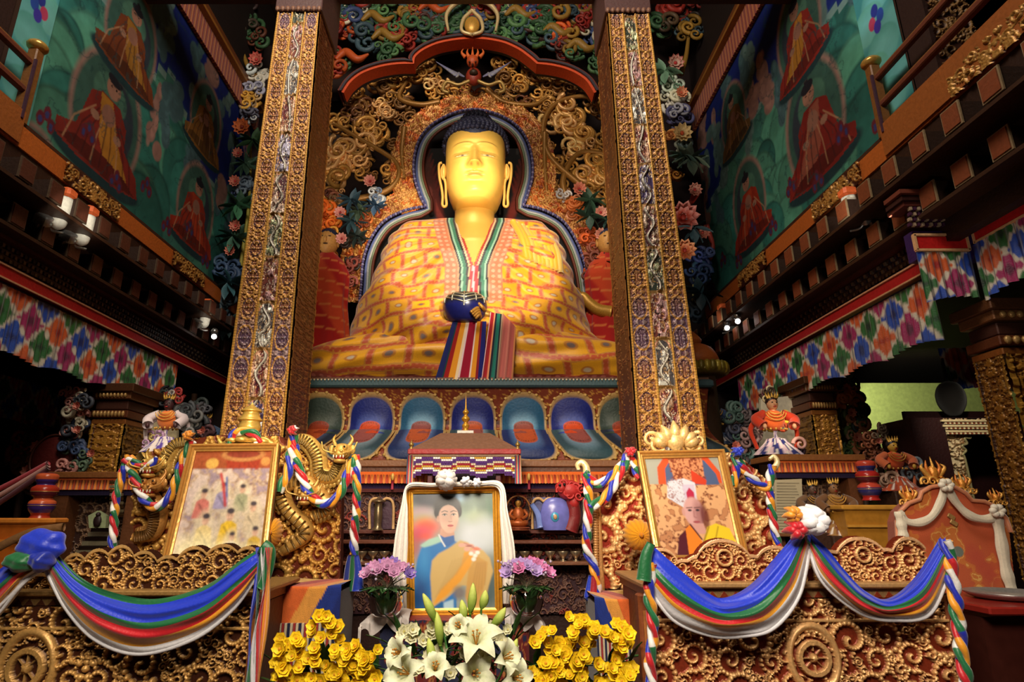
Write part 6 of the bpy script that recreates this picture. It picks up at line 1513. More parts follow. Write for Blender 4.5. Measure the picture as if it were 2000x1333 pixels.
mb = MB().color((150, 36, 36)); mb.box((xm, 4.8, zr-.02), (hw_*2+.03, .42, .04), bev=.005); mb.color((120, 90, 60)); mb.box((xm, 4.8, zr-.048), (hw_*2, .4, .02)); mb.build('cornice', M_PAINT, pv)
mb = MB()
pal = [(84, 50, 110), (206, 190, 160), (150, 30, 50), (196, 150, 60), (230, 226, 220), (90, 50, 120)]
for r_ in range(11):
    for i in range(48):
        u = i/47*6; tri = abs((u % 2)-1)
        if r_ > 7+3*tri: continue
        idx = int(r_-3*tri+6) % 6; p = np.array([xm-hw_+2*hw_*(i+.5*(r_ % 2))/48, 4.58, zr-.07-.0155*r_]); mb.color(pal[idx]); mb.box(p, (.0155, .01, .0135))
mb.build('beaded_valance', M_CLOTH, pv)
for s in (-1, 1):
    mb = MB().color((96, 50, 50)); x_ = xm+s*62*k; zb2 = P(908, 962, 4.62)[2]; mb.box((x_, 4.63, (zr-.06+zb2)/2), (.04, .04, zr-.06-zb2), bev=.005); mb.build('post', M_PAINT, pv)
    mb = MB().color((150, 120, 60)); mb.lathe(spline([(.02, 0), (.012, .02), (.02, .035), (.004, .06), (.0005, .075)], 20), (xm+s*hw_*.98, 4.62, zr), 10); mb.build('corner_finial', M_GOLDS, rf)
    mb = MB()
    for j in range(6): mb.color([(60, 90, 120), (190, 40, 60), (200, 170, 130)][j % 3]); mb.tube([(xm+s*(hw_-.01)+.008*j-.02, 4.57, zr-.05), (xm+s*(hw_-.01)+.008*j-.02, 4.57, zr-.26)], .005, 5)
    mb.build('side_tassel', M_CLOTH, pv)
mb = MB().color((52, 30, 40)); mb.box((xm, 4.86, zr-.16), (hw_*1.2, .02, .22)); mb.build('back_panel', M_PAINT, pv)
mb = MB().color((206, 150, 50)); mb.lathe(spline([(.03, 0), (.018, .02), (.03, .045), (.016, .07), (.034, .10), (.014, .13), (.026, .155), (.01, .18), (.006, .22), (.0005, .30)], 60), (xm, 4.8, z1+.02), 16); mb.build('finial', M_GOLDS, rf)
# ---- low table with a white cloth in front of the portrait
tb = thing('flower_table', 'low table with a patterned carpet front and white cloth holding the portrait', 'table', P(888, 1215, 3.85)); tb.location.z = 0
a = P(745, 1207, 3.72); b = P(1032, 1207, 3.72); zt_ = a[2]-.01
mb = MB().color((130, 36, 30)); mb.box(((a[0]+b[0])/2, 3.95, zt_-.02), (b[0]-a[0], .5, .04), bev=.008); mb.color((90, 30, 26)); mb.box(((a[0]+b[0])/2, 3.95, zt_/2-.02), (b[0]-a[0]-.06, .44, zt_-.04)); mb.build('tabletop', M_PAINT, tb)
cv = Canvas(0, 2.0, 0, .6, 200, 60, (110, 30, 30)); n = fbm(cv.X*9, cv.Y*9, 3); cv.C = np.where((n > .55)[..., None], lin((36, 40, 70)), cv.C); cv.C = np.where((np.abs(n-.45) < .02)[..., None], lin((176, 110, 60)), cv.C)
W = b[0]-a[0]; mb = MB(); mb.grid(np.stack([a[0]+cv.X/2*W, 3.69-.01*np.sin(cv.X*30), zt_-.6+cv.Y], -1), cv.C); mb.build('carpet_front', M_CLOTH, tb)
for s, pts in ((-1, [(700, 1222), (712, 1212), (745, 1203), (780, 1200), (796, 1204)]), (1, [(986, 1200), (1020, 1198), (1050, 1203), (1070, 1235)])):
    p = spline(pts, 40); A = np.zeros((40, 10, 3))
    for i in range(40):
        for j in range(10):
            v = j/9; w0 = P(p[i, 0], p[i, 1], 3.66); A[i, j] = w0+np.array([.02*math.sin(i*.4)*v, .22*(1-v)*(v < 1)-.0, .0]) if j < 5 else w0+np.array([.012*math.sin(i*.7), -.012*math.sin(i*.7), -(v-.45)*.13*(1+.4*math.sin(i*.5))])
    mb = MB().color((216, 206, 200)); mb.grid(A); mb.build('white_cloth', M_SILK, tb)

# ================================================================ flowers
def stem(mb, a, b, r=.004, c=(60, 110, 50)): mb.color(c); mb.tube(spline([a, (np.asarray(a)+b)/2+np.array([.01, 0, .01]), b], 8), r, 5)
def vase(px, py, label, s1, s2, seed):
    c = P(px, py, 3.62); t = thing('flower_vase', label, 'vase', c)
    mb = MB().color((220, 230, 226)); mb.lathe(spline([(.03, .002), (.07, .01), (.092, .06), (.095, .1), (.08, .14), (.07, .15), (.074, .155), (.082, .14), (.088, .1), (.085, .06), (.06, .016), (.001, .012)], 50), c, 28); mb.build('glass_bowl', M_GLASS, t)
    r0 = np.random.RandomState(seed); mb = MB()
    for k in range(44):
        a = r0.rand()*2*PI; rr = .07*math.sqrt(r0.rand()); leaf(mb, c+np.array([rr*math.cos(a)*.5, rr*math.sin(a)*.5, .02]), (math.cos(a)*.5, math.sin(a)*.5, 1), .12+.06*r0.rand(), .016, (50, 90, 44), .2)
    for k in range(12):
        a = 2*PI*k/12; leaf(mb, c+np.array([0, 0, .14]), (math.cos(a), math.sin(a), .25), .15, .03, (56, 100, 50), .3)
    mb.build('foliage', M_LEAF, t)
    for k in range(15):
        a = k*2.4; rr = .135*math.sqrt((k+.5)/15); z = .17+.10*math.sqrt(max(0, 1-(rr/.15)**2))
        p = c+np.array([rr*math.cos(a), rr*math.sin(a)*.8, z]); nn = (rr*math.cos(a)*4, -.8+rr*math.sin(a)*2, .7)
        mb = MB(); cl = s1 if r0.rand() < .55 and z > .2 else s2; rosette(mb, p, .038+.012*r0.rand(), cl, np.array(cl)*.7, 8, 3, nn, k); mb.build('blossom', M_PETAL, t)
    mb = MB()
    for k in range(26):
        a = r0.rand()*2*PI; rr = .12+.05*r0.rand(); p = c+np.array([rr*math.cos(a), rr*math.sin(a)*.7, .2+.09*r0.rand()]); stem(mb, c+np.array([0, 0, .15]), p, .0015, (120, 110, 90)); mb.color((200, 180, 206)); mb.ell(p, .008, 5, 6)
    mb.build('filler_sprig', M_PETAL, t)
vase(753, 1205, 'glass bowl of lilac and pink blooms left of the woman portrait', (150, 120, 200), (206, 150, 190), 3)
vase(1029, 1203, 'glass bowl of pink and lilac blooms right of the woman portrait', (190, 160, 214), (214, 130, 180), 8)
def yellow_bouquet(cx, cy, label, seed, w=100, pts=None):
    c = P(cx, cy+110, 2.95); t = thing('yellow_bouquet', label, 'bouquet', c); r0 = np.random.RandomState(seed); mb = MB()
    for k in range(60):
        a = r0.rand()*2*PI; p = P(cx+(r0.rand()-.5)*w*1.9, cy+20+90*r0.rand(), 3.0+.1*r0.rand()); leaf(mb, p, (math.cos(a), -.3, abs(math.sin(a))+.2), .10+.05*r0.rand(), .02, (46, 88, 36), .3)
    mb.build('foliage', M_LEAF, t)
    n = 112; i = 0
    for k in range(n):
        u = r0.rand()*2-1; v = r0.rand(); top = cy-62*math.sqrt(max(0, 1-u*u))+12*math.sin(u*7+seed)
        px = cx+u*w; py = top+(cy+75-top)*v
        if k % 9 == 0: continue
        p = P(px, py, 2.86+.12*r0.rand()); mb = MB(); nn = ((r0.rand()-.5)*1.2, -1, .2+r0.rand()*.7)
        rosette(mb, p, .025+.012*r0.rand(), np.array((246, 208, 28))*(.9+.1*r0.rand()), (206, 140, 20), 6, 2, nn, k); mb.build('blossom', M_PETAL, t)
    return t
yellow_bouquet(638, 1275, 'big bouquet of yellow blossoms at the bottom, left of the white lilies', 5)
yellow_bouquet(1138, 1272, 'big bouquet of yellow blossoms at the bottom, right of the white lilies', 12)
def lily_bouquet():
    t = thing('lily_bouquet', 'bouquet of white lilies and green buds at the bottom centre', 'bouquet', P(895, 1390, 2.9)); r0 = np.random.RandomState(4)
    mb = MB()
    for k in range(90):
        a = r0.rand()*2*PI; p = P(780+230*r0.rand(), 1240+100*r0.rand(), 2.98+.12*r0.rand()); leaf(mb, p, (math.cos(a), -.3, abs(math.sin(a))+.3), .12+.06*r0.rand(), .018, (64, 104, 50), .3)
    mb.build('foliage', M_LEAF, t)
    def lily(px, py, R, nrm, op=1., colr=(226, 228, 196), sd=0):
        c = P(px, py, 2.86); nrm = Vector(nrm).normalized(); q = np.array(nrm.to_track_quat('Z', 'Y').to_matrix()); mb = MB()
        for k in range(6):
            a = 2*PI*k/6+sd; u = np.linspace(0, 1, 12)[:, None]; v = np.linspace(-1, 1, 7)[None]
            w_ = R*.30*np.sin(np.clip(u*.92+.06, 0, 1)*PI)**.8; rad = R*(.08+.92*u**1.5*op); z = R*(.75*np.sin(u*PI*.62)-.25*u**4*op)+R*.05*v*v
            x = rad+0*v; y = w_*v
            A = np.stack([x*math.cos(a)-y*math.sin(a), x*math.sin(a)+y*math.cos(a), z+0*x], -1)@q.T+c
            m = np.clip(1-np.abs(v)*2.2, 0, 1)*(1-u); C = lin(colr)*(1-m[..., None]*.5)+lin((170, 190, 90))*m[..., None]*.5; mb.grid(A, C)
        mb.color((190, 130, 50))
        for k in range(5):
            d = np.array([math.cos(k*1.25)*.18, math.sin(k*1.25)*.18, 1.])@q.T; mb.tube([c, c+d*R*.7], .002, 4); mb.ell(c+d*R*.72, (.006, .004, .004), 5, 6)
        mb.build('lily', M_PETAL, t)
    for (x, y, R, n_, op, sd) in ((930, 1262, .12, (0, -.75, .75), 1, .2), (925, 1318, .10, (.2, -1, .3), .9, .7), (975, 1290, .10, (.7, -.7, .4), .8, .1), (800, 1318, .11, (-.4, -.9, .4), .9, .4), (850, 1312, .09, (.1, -.9, .7), .7, .9), (790, 1278, .09, (-.6, -.8, .3), .8, .2), (900, 1230, .08, (-.2, -.9, .5), .6, .5), (1000, 1325, .09, (.5, -.9, .2), .9, .1)): lily(x, y, R, n_, op, sd=sd)
    def bud(px, py, L, d, w_=.020, c=(150, 180, 40)):
        b = P(px, py, 2.88); d = np.array(d, float); d /= np.linalg.norm(d); mb = MB(); q = spline([b, b+d*L*.5+np.array([.004, -.012, 0]), b+d*L], 16); rr = w_*np.sin(np.linspace(.25, 3.05, 16))**.8
        mb.tube(q, rr, 8, col=np.outer(np.linspace(1, 0, 16), lin((110, 150, 40)))+np.outer(np.linspace(0, 1, 16), lin((206, 214, 110)))); stem(mb, b-d*.12, b, .005); mb.build('lily_bud', M_PETAL, t)
    for (x, y, L, d) in ((860, 1262, .14, (-.15, 0, 1)), (850, 1215, .13, (-.5, 0, 1)), (918, 1200, .13, (.1, 0, 1)), (940, 1190, .08, (.25, 0, 1)), (960, 1225, .10, (.8, 0, 1)), (845, 1300, .11, (-.2, 0, 1)), (905, 1215, .09, (-.1, 0, 1)), (985, 1300, .12, (.5, 0, .9))): bud(x, y, L, d)
    for k in range(34):
        x = 775+230*r0.rand(); y = 1225+95*r0.rand()
        mb = MB(); rosette(mb, P(x, y, 2.93), .026+.008*r0.rand(), (220, 216, 180), (190, 180, 110), 7, 2, ((r0.rand()-.5), -1, .5), k); mb.build('small_white_bloom', M_PETAL, t)
lily_bouquet()
# ================================================================ balconies above the side walls
def balcony(side, X, s, ya, yb):
    t = thing('balcony_railing', 'dark wooden balcony railing with a gold knobbed post, upper %s' % side, 'railing', (X, ya, 4.9))
    mb = MB().color((120, 76, 34)); mb.box((X, yb, 5.2), (.09, .09, .75), bev=.01); mb.color((70, 44, 60)); mb.box((X+s*.05, yb-.04, 5.15), (.02, .02, .6)); po = mb.build('post', M_PAINT, t)
    mb = MB().color((206, 160, 80)); mb.lathe(spline([(.03, 0), (.07, .02), (.085, .06), (.05, .10), (.02, .11), (.001, .12)], 24), (X, yb, 5.57), 14); mb.build('knob', M_GOLDS, po)
    for z in (5.42, 5.14):
        mb = MB().color((104, 52, 34)); mb.box((X, (ya+yb)/2, z), (.06, yb-ya, .055), bev=.01); mb.color((130, 84, 44)); mb.box((X-s*0, (ya+yb)/2, z+.03), (.045, yb-ya, .012)); mb.build('rail', M_PAINT, t)
    Yp = yb-.55; H = 3.2
    mb = MB(); X_, Y_, Hh = scroll_field(.34, H, 60, 560, 260, int(abs(X)*100), .03, .08, True, .2)
    G = gild(Hh, (58, 32, 26), (130, 96, 56)); mb.grid(np.stack([X+.3*-s*-1*0+X_[:, None]*1+(-s)*.32+0*Hh, Yp-Hh*.03, 4.8+Y_[None]+0*Hh], -1), G)
    mb.color((48, 30, 26)); mb.box((X-s*.32, Yp+.2, 4.8+H/2), (.36, .36, H)); mb.build('carved_pillar', M_PAINT, t)
    mb = MB().color((150, 84, 36)); mb.box((X, (2.6+yb)/2, 4.78), (.1, yb-2.6, .3)); mb.build('sill_board', M_PAINT, t)
balcony('right', 3.56, -1, 2.6, 4.62)
balcony('left', -4.06, 1, 2.6, 4.42)
for nm, X, ya, yb in (('right', XR-.02, 4.36, 4.84), ('left', XL+.02, 4.28, 4.66)):
    cv = Canvas(ya, yb, 4.9, 8.1, 60, 400, (60, 130, 130)); U, V = cv.X, cv.Y; u = (U-ya)/(yb-ya)
    pk = 6.95+.28*np.abs(((u*2.3) % 1)-.5)*2+.12*fbm(u*6, V*.1, 3)
    cv.put(np.clip((V-pk)*30, 0, 1), (16, 52, 190)); cv.put(np.clip((pk-V)*30, 0, 1)*np.clip((V-pk+.5)*3, 0, 1), (186, 206, 224)); cv.put((fbm(U*6, V*3, 8) > .62)*(V > 7.1)*.9, (110, 160, 220))
    for k in range(9): cv.ell(ya+(yb-ya)*((k*.37) % 1), 6.5-k*.18, .22, .2, (70+10*(k % 3), 140+8*(k % 3), 140), 1, .05); cv.ell(ya+(yb-ya)*((k*.37) % 1), 6.45-k*.18, .19, .17, (110, 176, 176), .6, .4)
    for dx, dz, c in ((0, .1, (40, 50, 130)), (-.06, 0, (40, 70, 150)), (.06, 0, (170, 60, 90)), (0, -.08, (60, 50, 150))): cv.ell((ya+yb)/2+dx, 6.1+dz, .05, .07, c)
    mb = MB(); mb.grid(np.stack([np.full_like(U, X), U, V], -1), cv.C); mb.color((60, 40, 30)); mb.box((X+(.03 if X > 0 else -.03), (ya+yb)/2, 6.5), (.04, yb-ya, 3.2))
    tag(mb.build('painted_panel', M_MURAL), 'narrow bright painted panel of white peaks under a blue sky, upper %s' % nm, 'panel')
# ================================================================ spotlights on the cornices
def fixture(px, py, X, s, label, lamp_px):
    c = PX(px, py, X); t = thing('spotlight', label, 'spotlight', c)
    mb = MB().color((206, 206, 200)); R = rotm('X', .5)@rotm('Y', s*.5)
    mb.box(c+np.array([-s*.05, -.12, -.14]), (.12, .10, .10), R, bev=.012); mb.color((120, 120, 120)); mb.box(c+np.array([-s*.05, -.12, -.19]), (.02, .14, .03), R); mb.build('lamp_head', M_METAL, t)
    mb = MB().color((190, 190, 184)); mb.tube(spline([c+np.array([-s*.05, -.1, -.12]), c+np.array([-s*.02, -.05, -.2]), c+np.array([s*.04, .02, -.2])], 12), .012, 8); mb.build('arm', M_METAL, t)
    mb = MB().color((236, 230, 212)); q = spline([c+np.array([s*.0, .02, .15]), c+np.array([-s*.01, .02, .02]), c+np.array([-s*.02, .0, -.10]), c+np.array([-s*.0, -.09, -.16])], 20); mb.tube(q, np.linspace(.062, .078, 20)*np.array([1]*14+[.9, .8, .6, .45, .3, .2]), 14); mb.build('shade', M_PAINT, t)
    mb = MB().color((236, 110, 56)); mb.box(c+np.array([0, .02, .20]), (.13, .13, .09), bev=.02); mb.build('mount', M_PAINT, t)
    FIXTURE_FILL.append((c+np.array([s*.5, -.5, -.25]), c+np.array([0, 0, .03])))
FIXTURE_FILL = []
fixture(120, 415, -3.88, 1, 'white spotlight on the left cornice, upper one of the near pair', 0)
fixture(165, 448, -3.88, 1, 'white spotlight on the left cornice, lower one of the near pair', 0)
fixture(402, 618, -3.86, 1, 'small far white spotlight on the left cornice beside the left pillar', 0)
fixture(1664, 412, 3.4, -1, 'white spotlight on the right cornice near the projecting bay', 0)
fixture(1415, 625, 3.42, -1, 'small far white spotlight on the right cornice beside the right pillar', 0)
EM = emis('lamp_glow', (1, .95, .9), 9)
for px, py, X, lab in ((418, 658, -3.7, 'glowing round bulb of the far left cornice spotlight'), (1420, 641, 3.3, 'glowing round bulb on the far right cornice, left of a pair'), (1441, 628, 3.3, 'glowing round bulb on the far right cornice, right of a pair')):
    t = thing('lamp_bulb', lab, 'lamp', PX(px, py, X)); mb = MB().color((255, 255, 255)); mb.ell(PX(px, py, X), .034, 8, 12); mb.build('glass', EM, t)
    mb = MB().color((150, 150, 150)); c = PX(px, py, X); mb.lathe([(.012, 0), (.045, .02), (.05, .06), (.03, .09), (.001, .1)], c+np.array([0, .0, .02]), 12); mb.build('socket', M_METAL, t)

# ================================================================ pillars of the side aisles
def aisle_pillar(label, X0, X1, Y, d, z1, seed, z0=0.0, side=1):
    t = thing('aisle_pillar', label, 'pillar', ((X0+X1)/2, Y+d/2, 0))
    nu, nv = 70, 520; u = np.linspace(0, 1, nu)[:, None]; z = np.linspace(z0, z1-.42, nv)[None]
    kk = max(1, (X1-X0)/.34)
    def face(u, z, sd):
        uu = (u-.5)*2; n = lace(uu+0*z, z+0*u, sd, 7*kk, 7, .42); n2 = lace(uu+0*z, z+0*u, sd+3, 14*kk, 14, .14)
        C = lin((150, 96, 40))+np.zeros(n.shape+(3,)); C = np.where((n > .53)[..., None], lin((196, 134, 50)), C); C = np.where((np.abs(n-.5) < .02)[..., None], lin((84, 44, 24)), C); C = np.where((np.abs(n2-.5) < .04)[..., None], lin((214, 160, 80)), C)
        e = (np.abs(uu) > .82)+0*z > 0; C = np.where(e[..., None], lin((206, 150, 60)), C); e = (np.abs(np.abs(uu)-.8) < .03)+0*z > 0; C = np.where(e[..., None], lin((80, 40, 20)), C)
        return C, .012*np.clip((n-.45)*6, 0, 1)+.008*(np.abs(uu) > .82)
    C, H = face(u, z, seed); mb = MB(); mb.grid(np.stack([X0+(X1-X0)*u+0*z, Y-H, z+0*u], -1), C); mb.build('carved_front', M_GOLD, t)
    for xs, sg in ((X0, -1), (X1, 1)):
        C, H = face(u, z, seed+5); mb = MB(); mb.grid(np.stack([xs+sg*H, Y+d*u+0*z, z+0*u], -1), C*.55); mb.build('carved_side', M_GOLD, t)  # same carving as the front, its colour darkened as painted shade
    mb = MB().color((110, 66, 34)); xm = (X0+X1)/2; w = X1-X0
    for k, (zz, e, h) in enumerate(((z1-.40, .02, .06), (z1-.32, .05, .08), (z1-.22, .0, .10), (z1-.12, .07, .08), (z1-.04, .14, .09))):
        mb.color([(150, 90, 40), (110, 60, 36), (84, 50, 40), (130, 84, 50), (96, 60, 36)][k]); mb.box((xm, Y+d/2, zz), (w+e, d+e, h), bev=.008)
    mb.color((190, 150, 90))
    for i in range(9): mb.ell((X0+w*(i+.5)/9, Y-.03, z1-.32), (w/20, .02, .035), 6, 8); mb.ell((X0+w*(i+.5)/9, Y-.04, z1-.12), (w/22, .02, .028), 6, 8)
    mb.build('capital', M_GOLD, t)
    mb = MB().color((90, 50, 26)); mb.box((xm, Y+d/2, z0+.1), (w+.1, d+.1, .2), bev=.01); mb.build('base', M_PAINT, t)
zc = lambda py, Y, px=900: P(px, py, Y)[2]
aisle_pillar('small gold carved pillar in the left aisle behind the altar', P(176, 850, 6.3)[0], P(240, 850, 6.3)[0], 6.3, .5, zc(752, 6.3), 13)
aisle_pillar('small gold carved pillar in the right aisle behind the altar', P(1592, 850, 6.6)[0], P(1640, 850, 6.6)[0], 6.6, .5, zc(738, 6.6), 15)
aisle_pillar('big gold carved pillar at the right edge in the foreground', 3.86, 4.45, 4.32, .28, 3.16, 17)

# ================================================================ far backs of the aisles
mb = MB().color((196, 200, 120)); mb.box((6.4, 8.3, 2.4), (3.0, .08, 1.9)); struct(mb.build('trim_7', M_MATT))
mb = MB().color((100, 120, 96)); mb.box((-7.3, 7.2, 2.2), (1.2, .08, 1.2)); struct(mb.build('trim_8', M_MATT))
# scalloped white arched cabinet at the right
Yc = 5.9
t = thing('arched_shrine_cabinet', 'white carved cabinet front with a dark scalloped arch in the right aisle', 'cabinet', P(1890, 1000, Yc)); t.location.z = 0
a = P(1834, 818, Yc); b = P(1960, 818, Yc); zt_, zb2 = a[2], P(1890, 1010, Yc)[2]; w = b[0]-a[0]
cv = Canvas(a[0], b[0], zb2, zt_, 170, 260, (196, 176, 140)); n = np.abs(fbm(np.abs(cv.X-(a[0]+b[0])/2)*26, cv.Y*26, 3)-.5) < .05; cv.C[n] = lin((130, 96, 60))
xm = (a[0]+b[0])/2+.03; arch = [(xm-.19, zb2), (xm-.19, zb2+.52)]
for k in range(9):
    an = PI-PI*(k+.5)/9; arch.append((xm+math.cos(an+.12)*.21, zb2+.56+math.sin(an+.12)*.27)); arch.append((xm+math.cos(an-.1)*.17, zb2+.56+math.sin(an-.1)*.22))
arch += [(xm+.19, zb2+.52), (xm+.19, zb2)]
m = cv.mask_poly(arch)
mb = MB(); mb.grid(np.stack([cv.X, Yc-.02*n, cv.Y], -1), cv.C, mask=~m[:-1, :-1]); mb.build('arched_front', M_PAINT, t)
mb = MB().color((150, 140, 100)); ar = spline([(p[0], Yc-.015, p[1]) for p in arch], 120); mb.tube(ar, .012, 6); mb.build('arch_beading', M_GOLD, t)
mb = MB().color((196, 176, 136))
for k, z in enumerate((zt_-.03, zt_-.08, zt_-.13)):
    mb.box(((a[0]+b[0])/2, Yc-.03+.01*k, z), (w+.06-.02*k, .08, .02)); 
    for i in range(30): mb.color((120, 60, 40) if i % 2 else (206, 186, 146)); mb.box((a[0]+w*(i+.5)/30, Yc-.05, z-.025), (w/40, .03, .016))
    mb.color((196, 176, 136))
mb.build('cornice', M_PAINT, t)
mb = MB().color((40, 14, 14)); mb.box((a[0]-.16, Yc+.2, (zb2+zt_)/2), (.32, .5, zt_-zb2)); mb.box(((a[0]+b[0])/2+.3, Yc+.5, (zb2+zt_)/2), (w+.6, .04, zt_-zb2+.3)); mb.color((30, 12, 12)); mb.box(((a[0]+b[0])/2, Yc+.25, zb2/2), (w+.3, .5, zb2)); mb.box(((a[0]+b[0])/2, Yc+.25, zt_+.0), (w, .5, .02)); mb.build('case', M_PAINT, t)
# black hanging tassel
mb = MB().color((24, 20, 18)); c = P(1850, 745, 6.2); mb.lathe(spline([(.02, 0), (.09, -.04), (.13, -.14), (.12, -.26), (.06, -.36), (.001, -.38)], 30), c, 20); mb.tube([c, c+np.array([0, 0, .25])], .012, 6); tag(mb.build('hanging_tassel', M_CLOTH), 'round black tassel hanging under the dim right aisle valance', 'tassel')
# ================================================================ right and left aisle altars
def side_altar(label, x0, x1, ytop, Y, zbase=0):
    t = thing('side_altar', label, 'altar', P((x0+x1)/2, 1100, Y)); t.location.z = 0
    mb = MB(); px_box(mb, x0, x1, ytop, ytop+12, Y-.02, .5, (130, 80, 40), .005); mb.build('shelf_board', M_PAINT, t)
    mb = MB(); px_box(mb, x0+3, x1-3, ytop+13, ytop+36, Y, .04, (196, 92, 34))
    n = int((x1-x0)/6)
    for i in range(n): p = P(x0+4+i*6, ytop+28, Y-.012); mb.color((220, 128, 50) if i % 2 else (170, 66, 30)); mb.tube([p+np.array([0, 0, .05]), p-np.array([0, 0, .03])], .012, 5)
    mb.build('orange_fringe', M_CLOTH, t)
    mb = MB(); px_box(mb, x0+3, x1-3, ytop+36, ytop+46, Y+.01, .2, (36, 24, 60)); mb.build('blue_band', M_CLOTH, t)
    mb = MB(); px_box(mb, x0+6, x1-6, ytop+46, 1300, Y+.20, .4, (56, 30, 20))
    for x in (x0+6, x1-14): px_box(mb, x, x+8, ytop+46, 1120, Y+.02, .2, (96, 56, 30))
    mb.build('body', M_PAINT, t)
    q = [P(x0+12, ytop+48, Y+.19), P(x1-14, ytop+48, Y+.19), P(x1-14, 1090, Y+.19), P(x0+12, 1090, Y+.19)]
    W = q[1][0]-q[0][0]; Hh = q[0][2]-q[3][2]; X, Yy, H = scroll_field(W, Hh, 200, 140, 90, int(x0), .03, .08, True, .18)
    relief('carved_panel', q, H[:, ::-1], gild(H[:, ::-1], (54, 32, 26), (120, 90, 66)), t, .03, M_PAINT)
    return t
side_altar('left aisle altar with an orange fringe and a stepped shrine niche', 92, 262, 922, 5.3)
sr = side_altar('right aisle altar with an orange fringe and dark guardian statues', 1512, 1692, 888, 5.3)
mb = MB(); px_box(mb, 1508, 1576, 1043, 1049, 5.22, .12, (120, 76, 44), .004); mb.build('ledge', M_PAINT, sr)
# stepped shrine in the left niche
t = thing('stepped_shrine', 'small stepped silver shrine with a plaque inside the left altar niche', 'shrine', P(185, 1085, 5.1))
mb = MB()
for k in range(6): px_box(mb, 148+k*6, 226-k*3, 1076-k*9, 1084-k*9, 5.15+.05*k, .3, (206, 196, 160) if k % 2 == 0 else (60, 44, 40))
mb.build('steps', M_METAL, t)
mb = MB().color((150, 160, 120)); mb.prism(PS(5.2, (174, 1032), (172, 1008), (190, 998), (208, 1008), (206, 1032)), (0, .04, 0)); mb.build('plaque', M_PAINT, t)
mb = MB().color((40, 24, 24)); c = P(190, 1018, 5.17); mb.ell(c, (.035, .015, .045), 8, 10); mb.ell(c+np.array([0, 0, .05]), .02, 6, 8); mb.build('plaque_figure', M_PAINT, t)
t = thing('silver_spire', 'ridged silver and gold spire standing in the left altar niche', 'spire', P(222, 1000, 5.1))
mb = MB()
for k in range(9): mb.color((206, 196, 150) if k % 2 else (120, 90, 50)); px_box(mb, 214, 230, 940+k*8, 946+k*8, 5.1, .08, (206, 196, 150) if k % 2 else (120, 90, 50), .003)
mb.build('ridges', M_METAL, t)
# lacquered pots
def pot(px, py, h, Y, label, cols):
    c = P(px, py, Y); t = thing('offering_pot', label, 'pot', c); prf = spline([(.5, 0), (.42, .08), (.6, .2), (.62, .34), (.45, .42), (.6, .5), (.62, .64), (.42, .72), (.5, .8), (.52, .92), (.3, .98), (.001, 1.)], 80)*np.array([h*.42, h])
    idx = (np.linspace(0, 1, 80)*len(cols)*1.999).astype(int) % len(cols); mb = MB(); mb.lathe(prf, c, 24, col=lin(np.array(cols))[idx]); mb.build('body', M_GLOSS, t)
    mb = MB().color((206, 160, 90)); [mb.lathe([(h*.26, -h*.01), (h*.275, 0), (h*.26, h*.01)], c+np.array([0, 0, h*z]), 24) for z in (.27, .57)]; mb.build('gilt_ring', M_GOLDS, t)
pot(77, 1013, .34, 4.66, 'red and purple lacquered tiered pot on the orange chest at left', [(170, 50, 30), (60, 40, 110), (200, 90, 50), (90, 30, 40)])
pot(1702, 978, .34, 5.2, 'red and blue lacquered tiered pot at the right altar end', [(170, 40, 34), (50, 50, 110), (190, 70, 50), (90, 30, 40)])
# low chests on both sides
def chest(label, x0, x1, y0, y1, Y, d, c, c2):
    t = thing('lacquered_chest', label, 'chest', P((x0+x1)/2, y1, Y)); t.location.z = 0
    a = P(x0, y0, Y); b = P(x1, y0, Y); z1 = a[2]
    mb = MB().color(c); mb.box(((a[0]+b[0])/2, Y+d/2, z1/2), (b[0]-a[0], d, z1-.03)); mb.build('body', M_GLOSS, t)
    mb = MB().color(c2); mb.box(((a[0]+b[0])/2, Y+d/2, z1), (b[0]-a[0]+.05, d+.04, .04), bev=.01); mb.box(((a[0]+b[0])/2, Y-.01, z1-.14), (b[0]-a[0], .02, .02)); mb.build('top_board', M_GLOSS, t)
chest('orange lacquered chest at the far left behind the blue knot', -60, 104, 1018, 1080, 4.6, .12, (176, 92, 30), (214, 130, 50))
chest('yellow lacquered ledge between the right altar and the orange throne', 1648, 1752, 992, 1060, 4.9, .5, (170, 116, 40), (196, 140, 56))
mb = MB().color((130, 92, 56)); mb.tube(spline(PS(4.2, (-40, 1092), (20, 1058), (70, 1038), (125, 1030)), 40), .028, 10, flat=.6); tag(mb.build('curved_rail', M_PAINT), 'curved wooden handrail at the far left in front of the orange chest', 'rail')
mb = MB()
for k in range(3): mb.color([(176, 60, 70), (190, 140, 130), (90, 40, 50)][k]); mb.tube(spline(PS(4.7, (-10, 960+k*14), (40, 935+k*10), (95, 905+k*5)), 20), .02, 6)
tag(mb.build('rolled_banners', M_CLOTH), 'bundle of rolled red and pink banners leaning at the far left', 'banner')
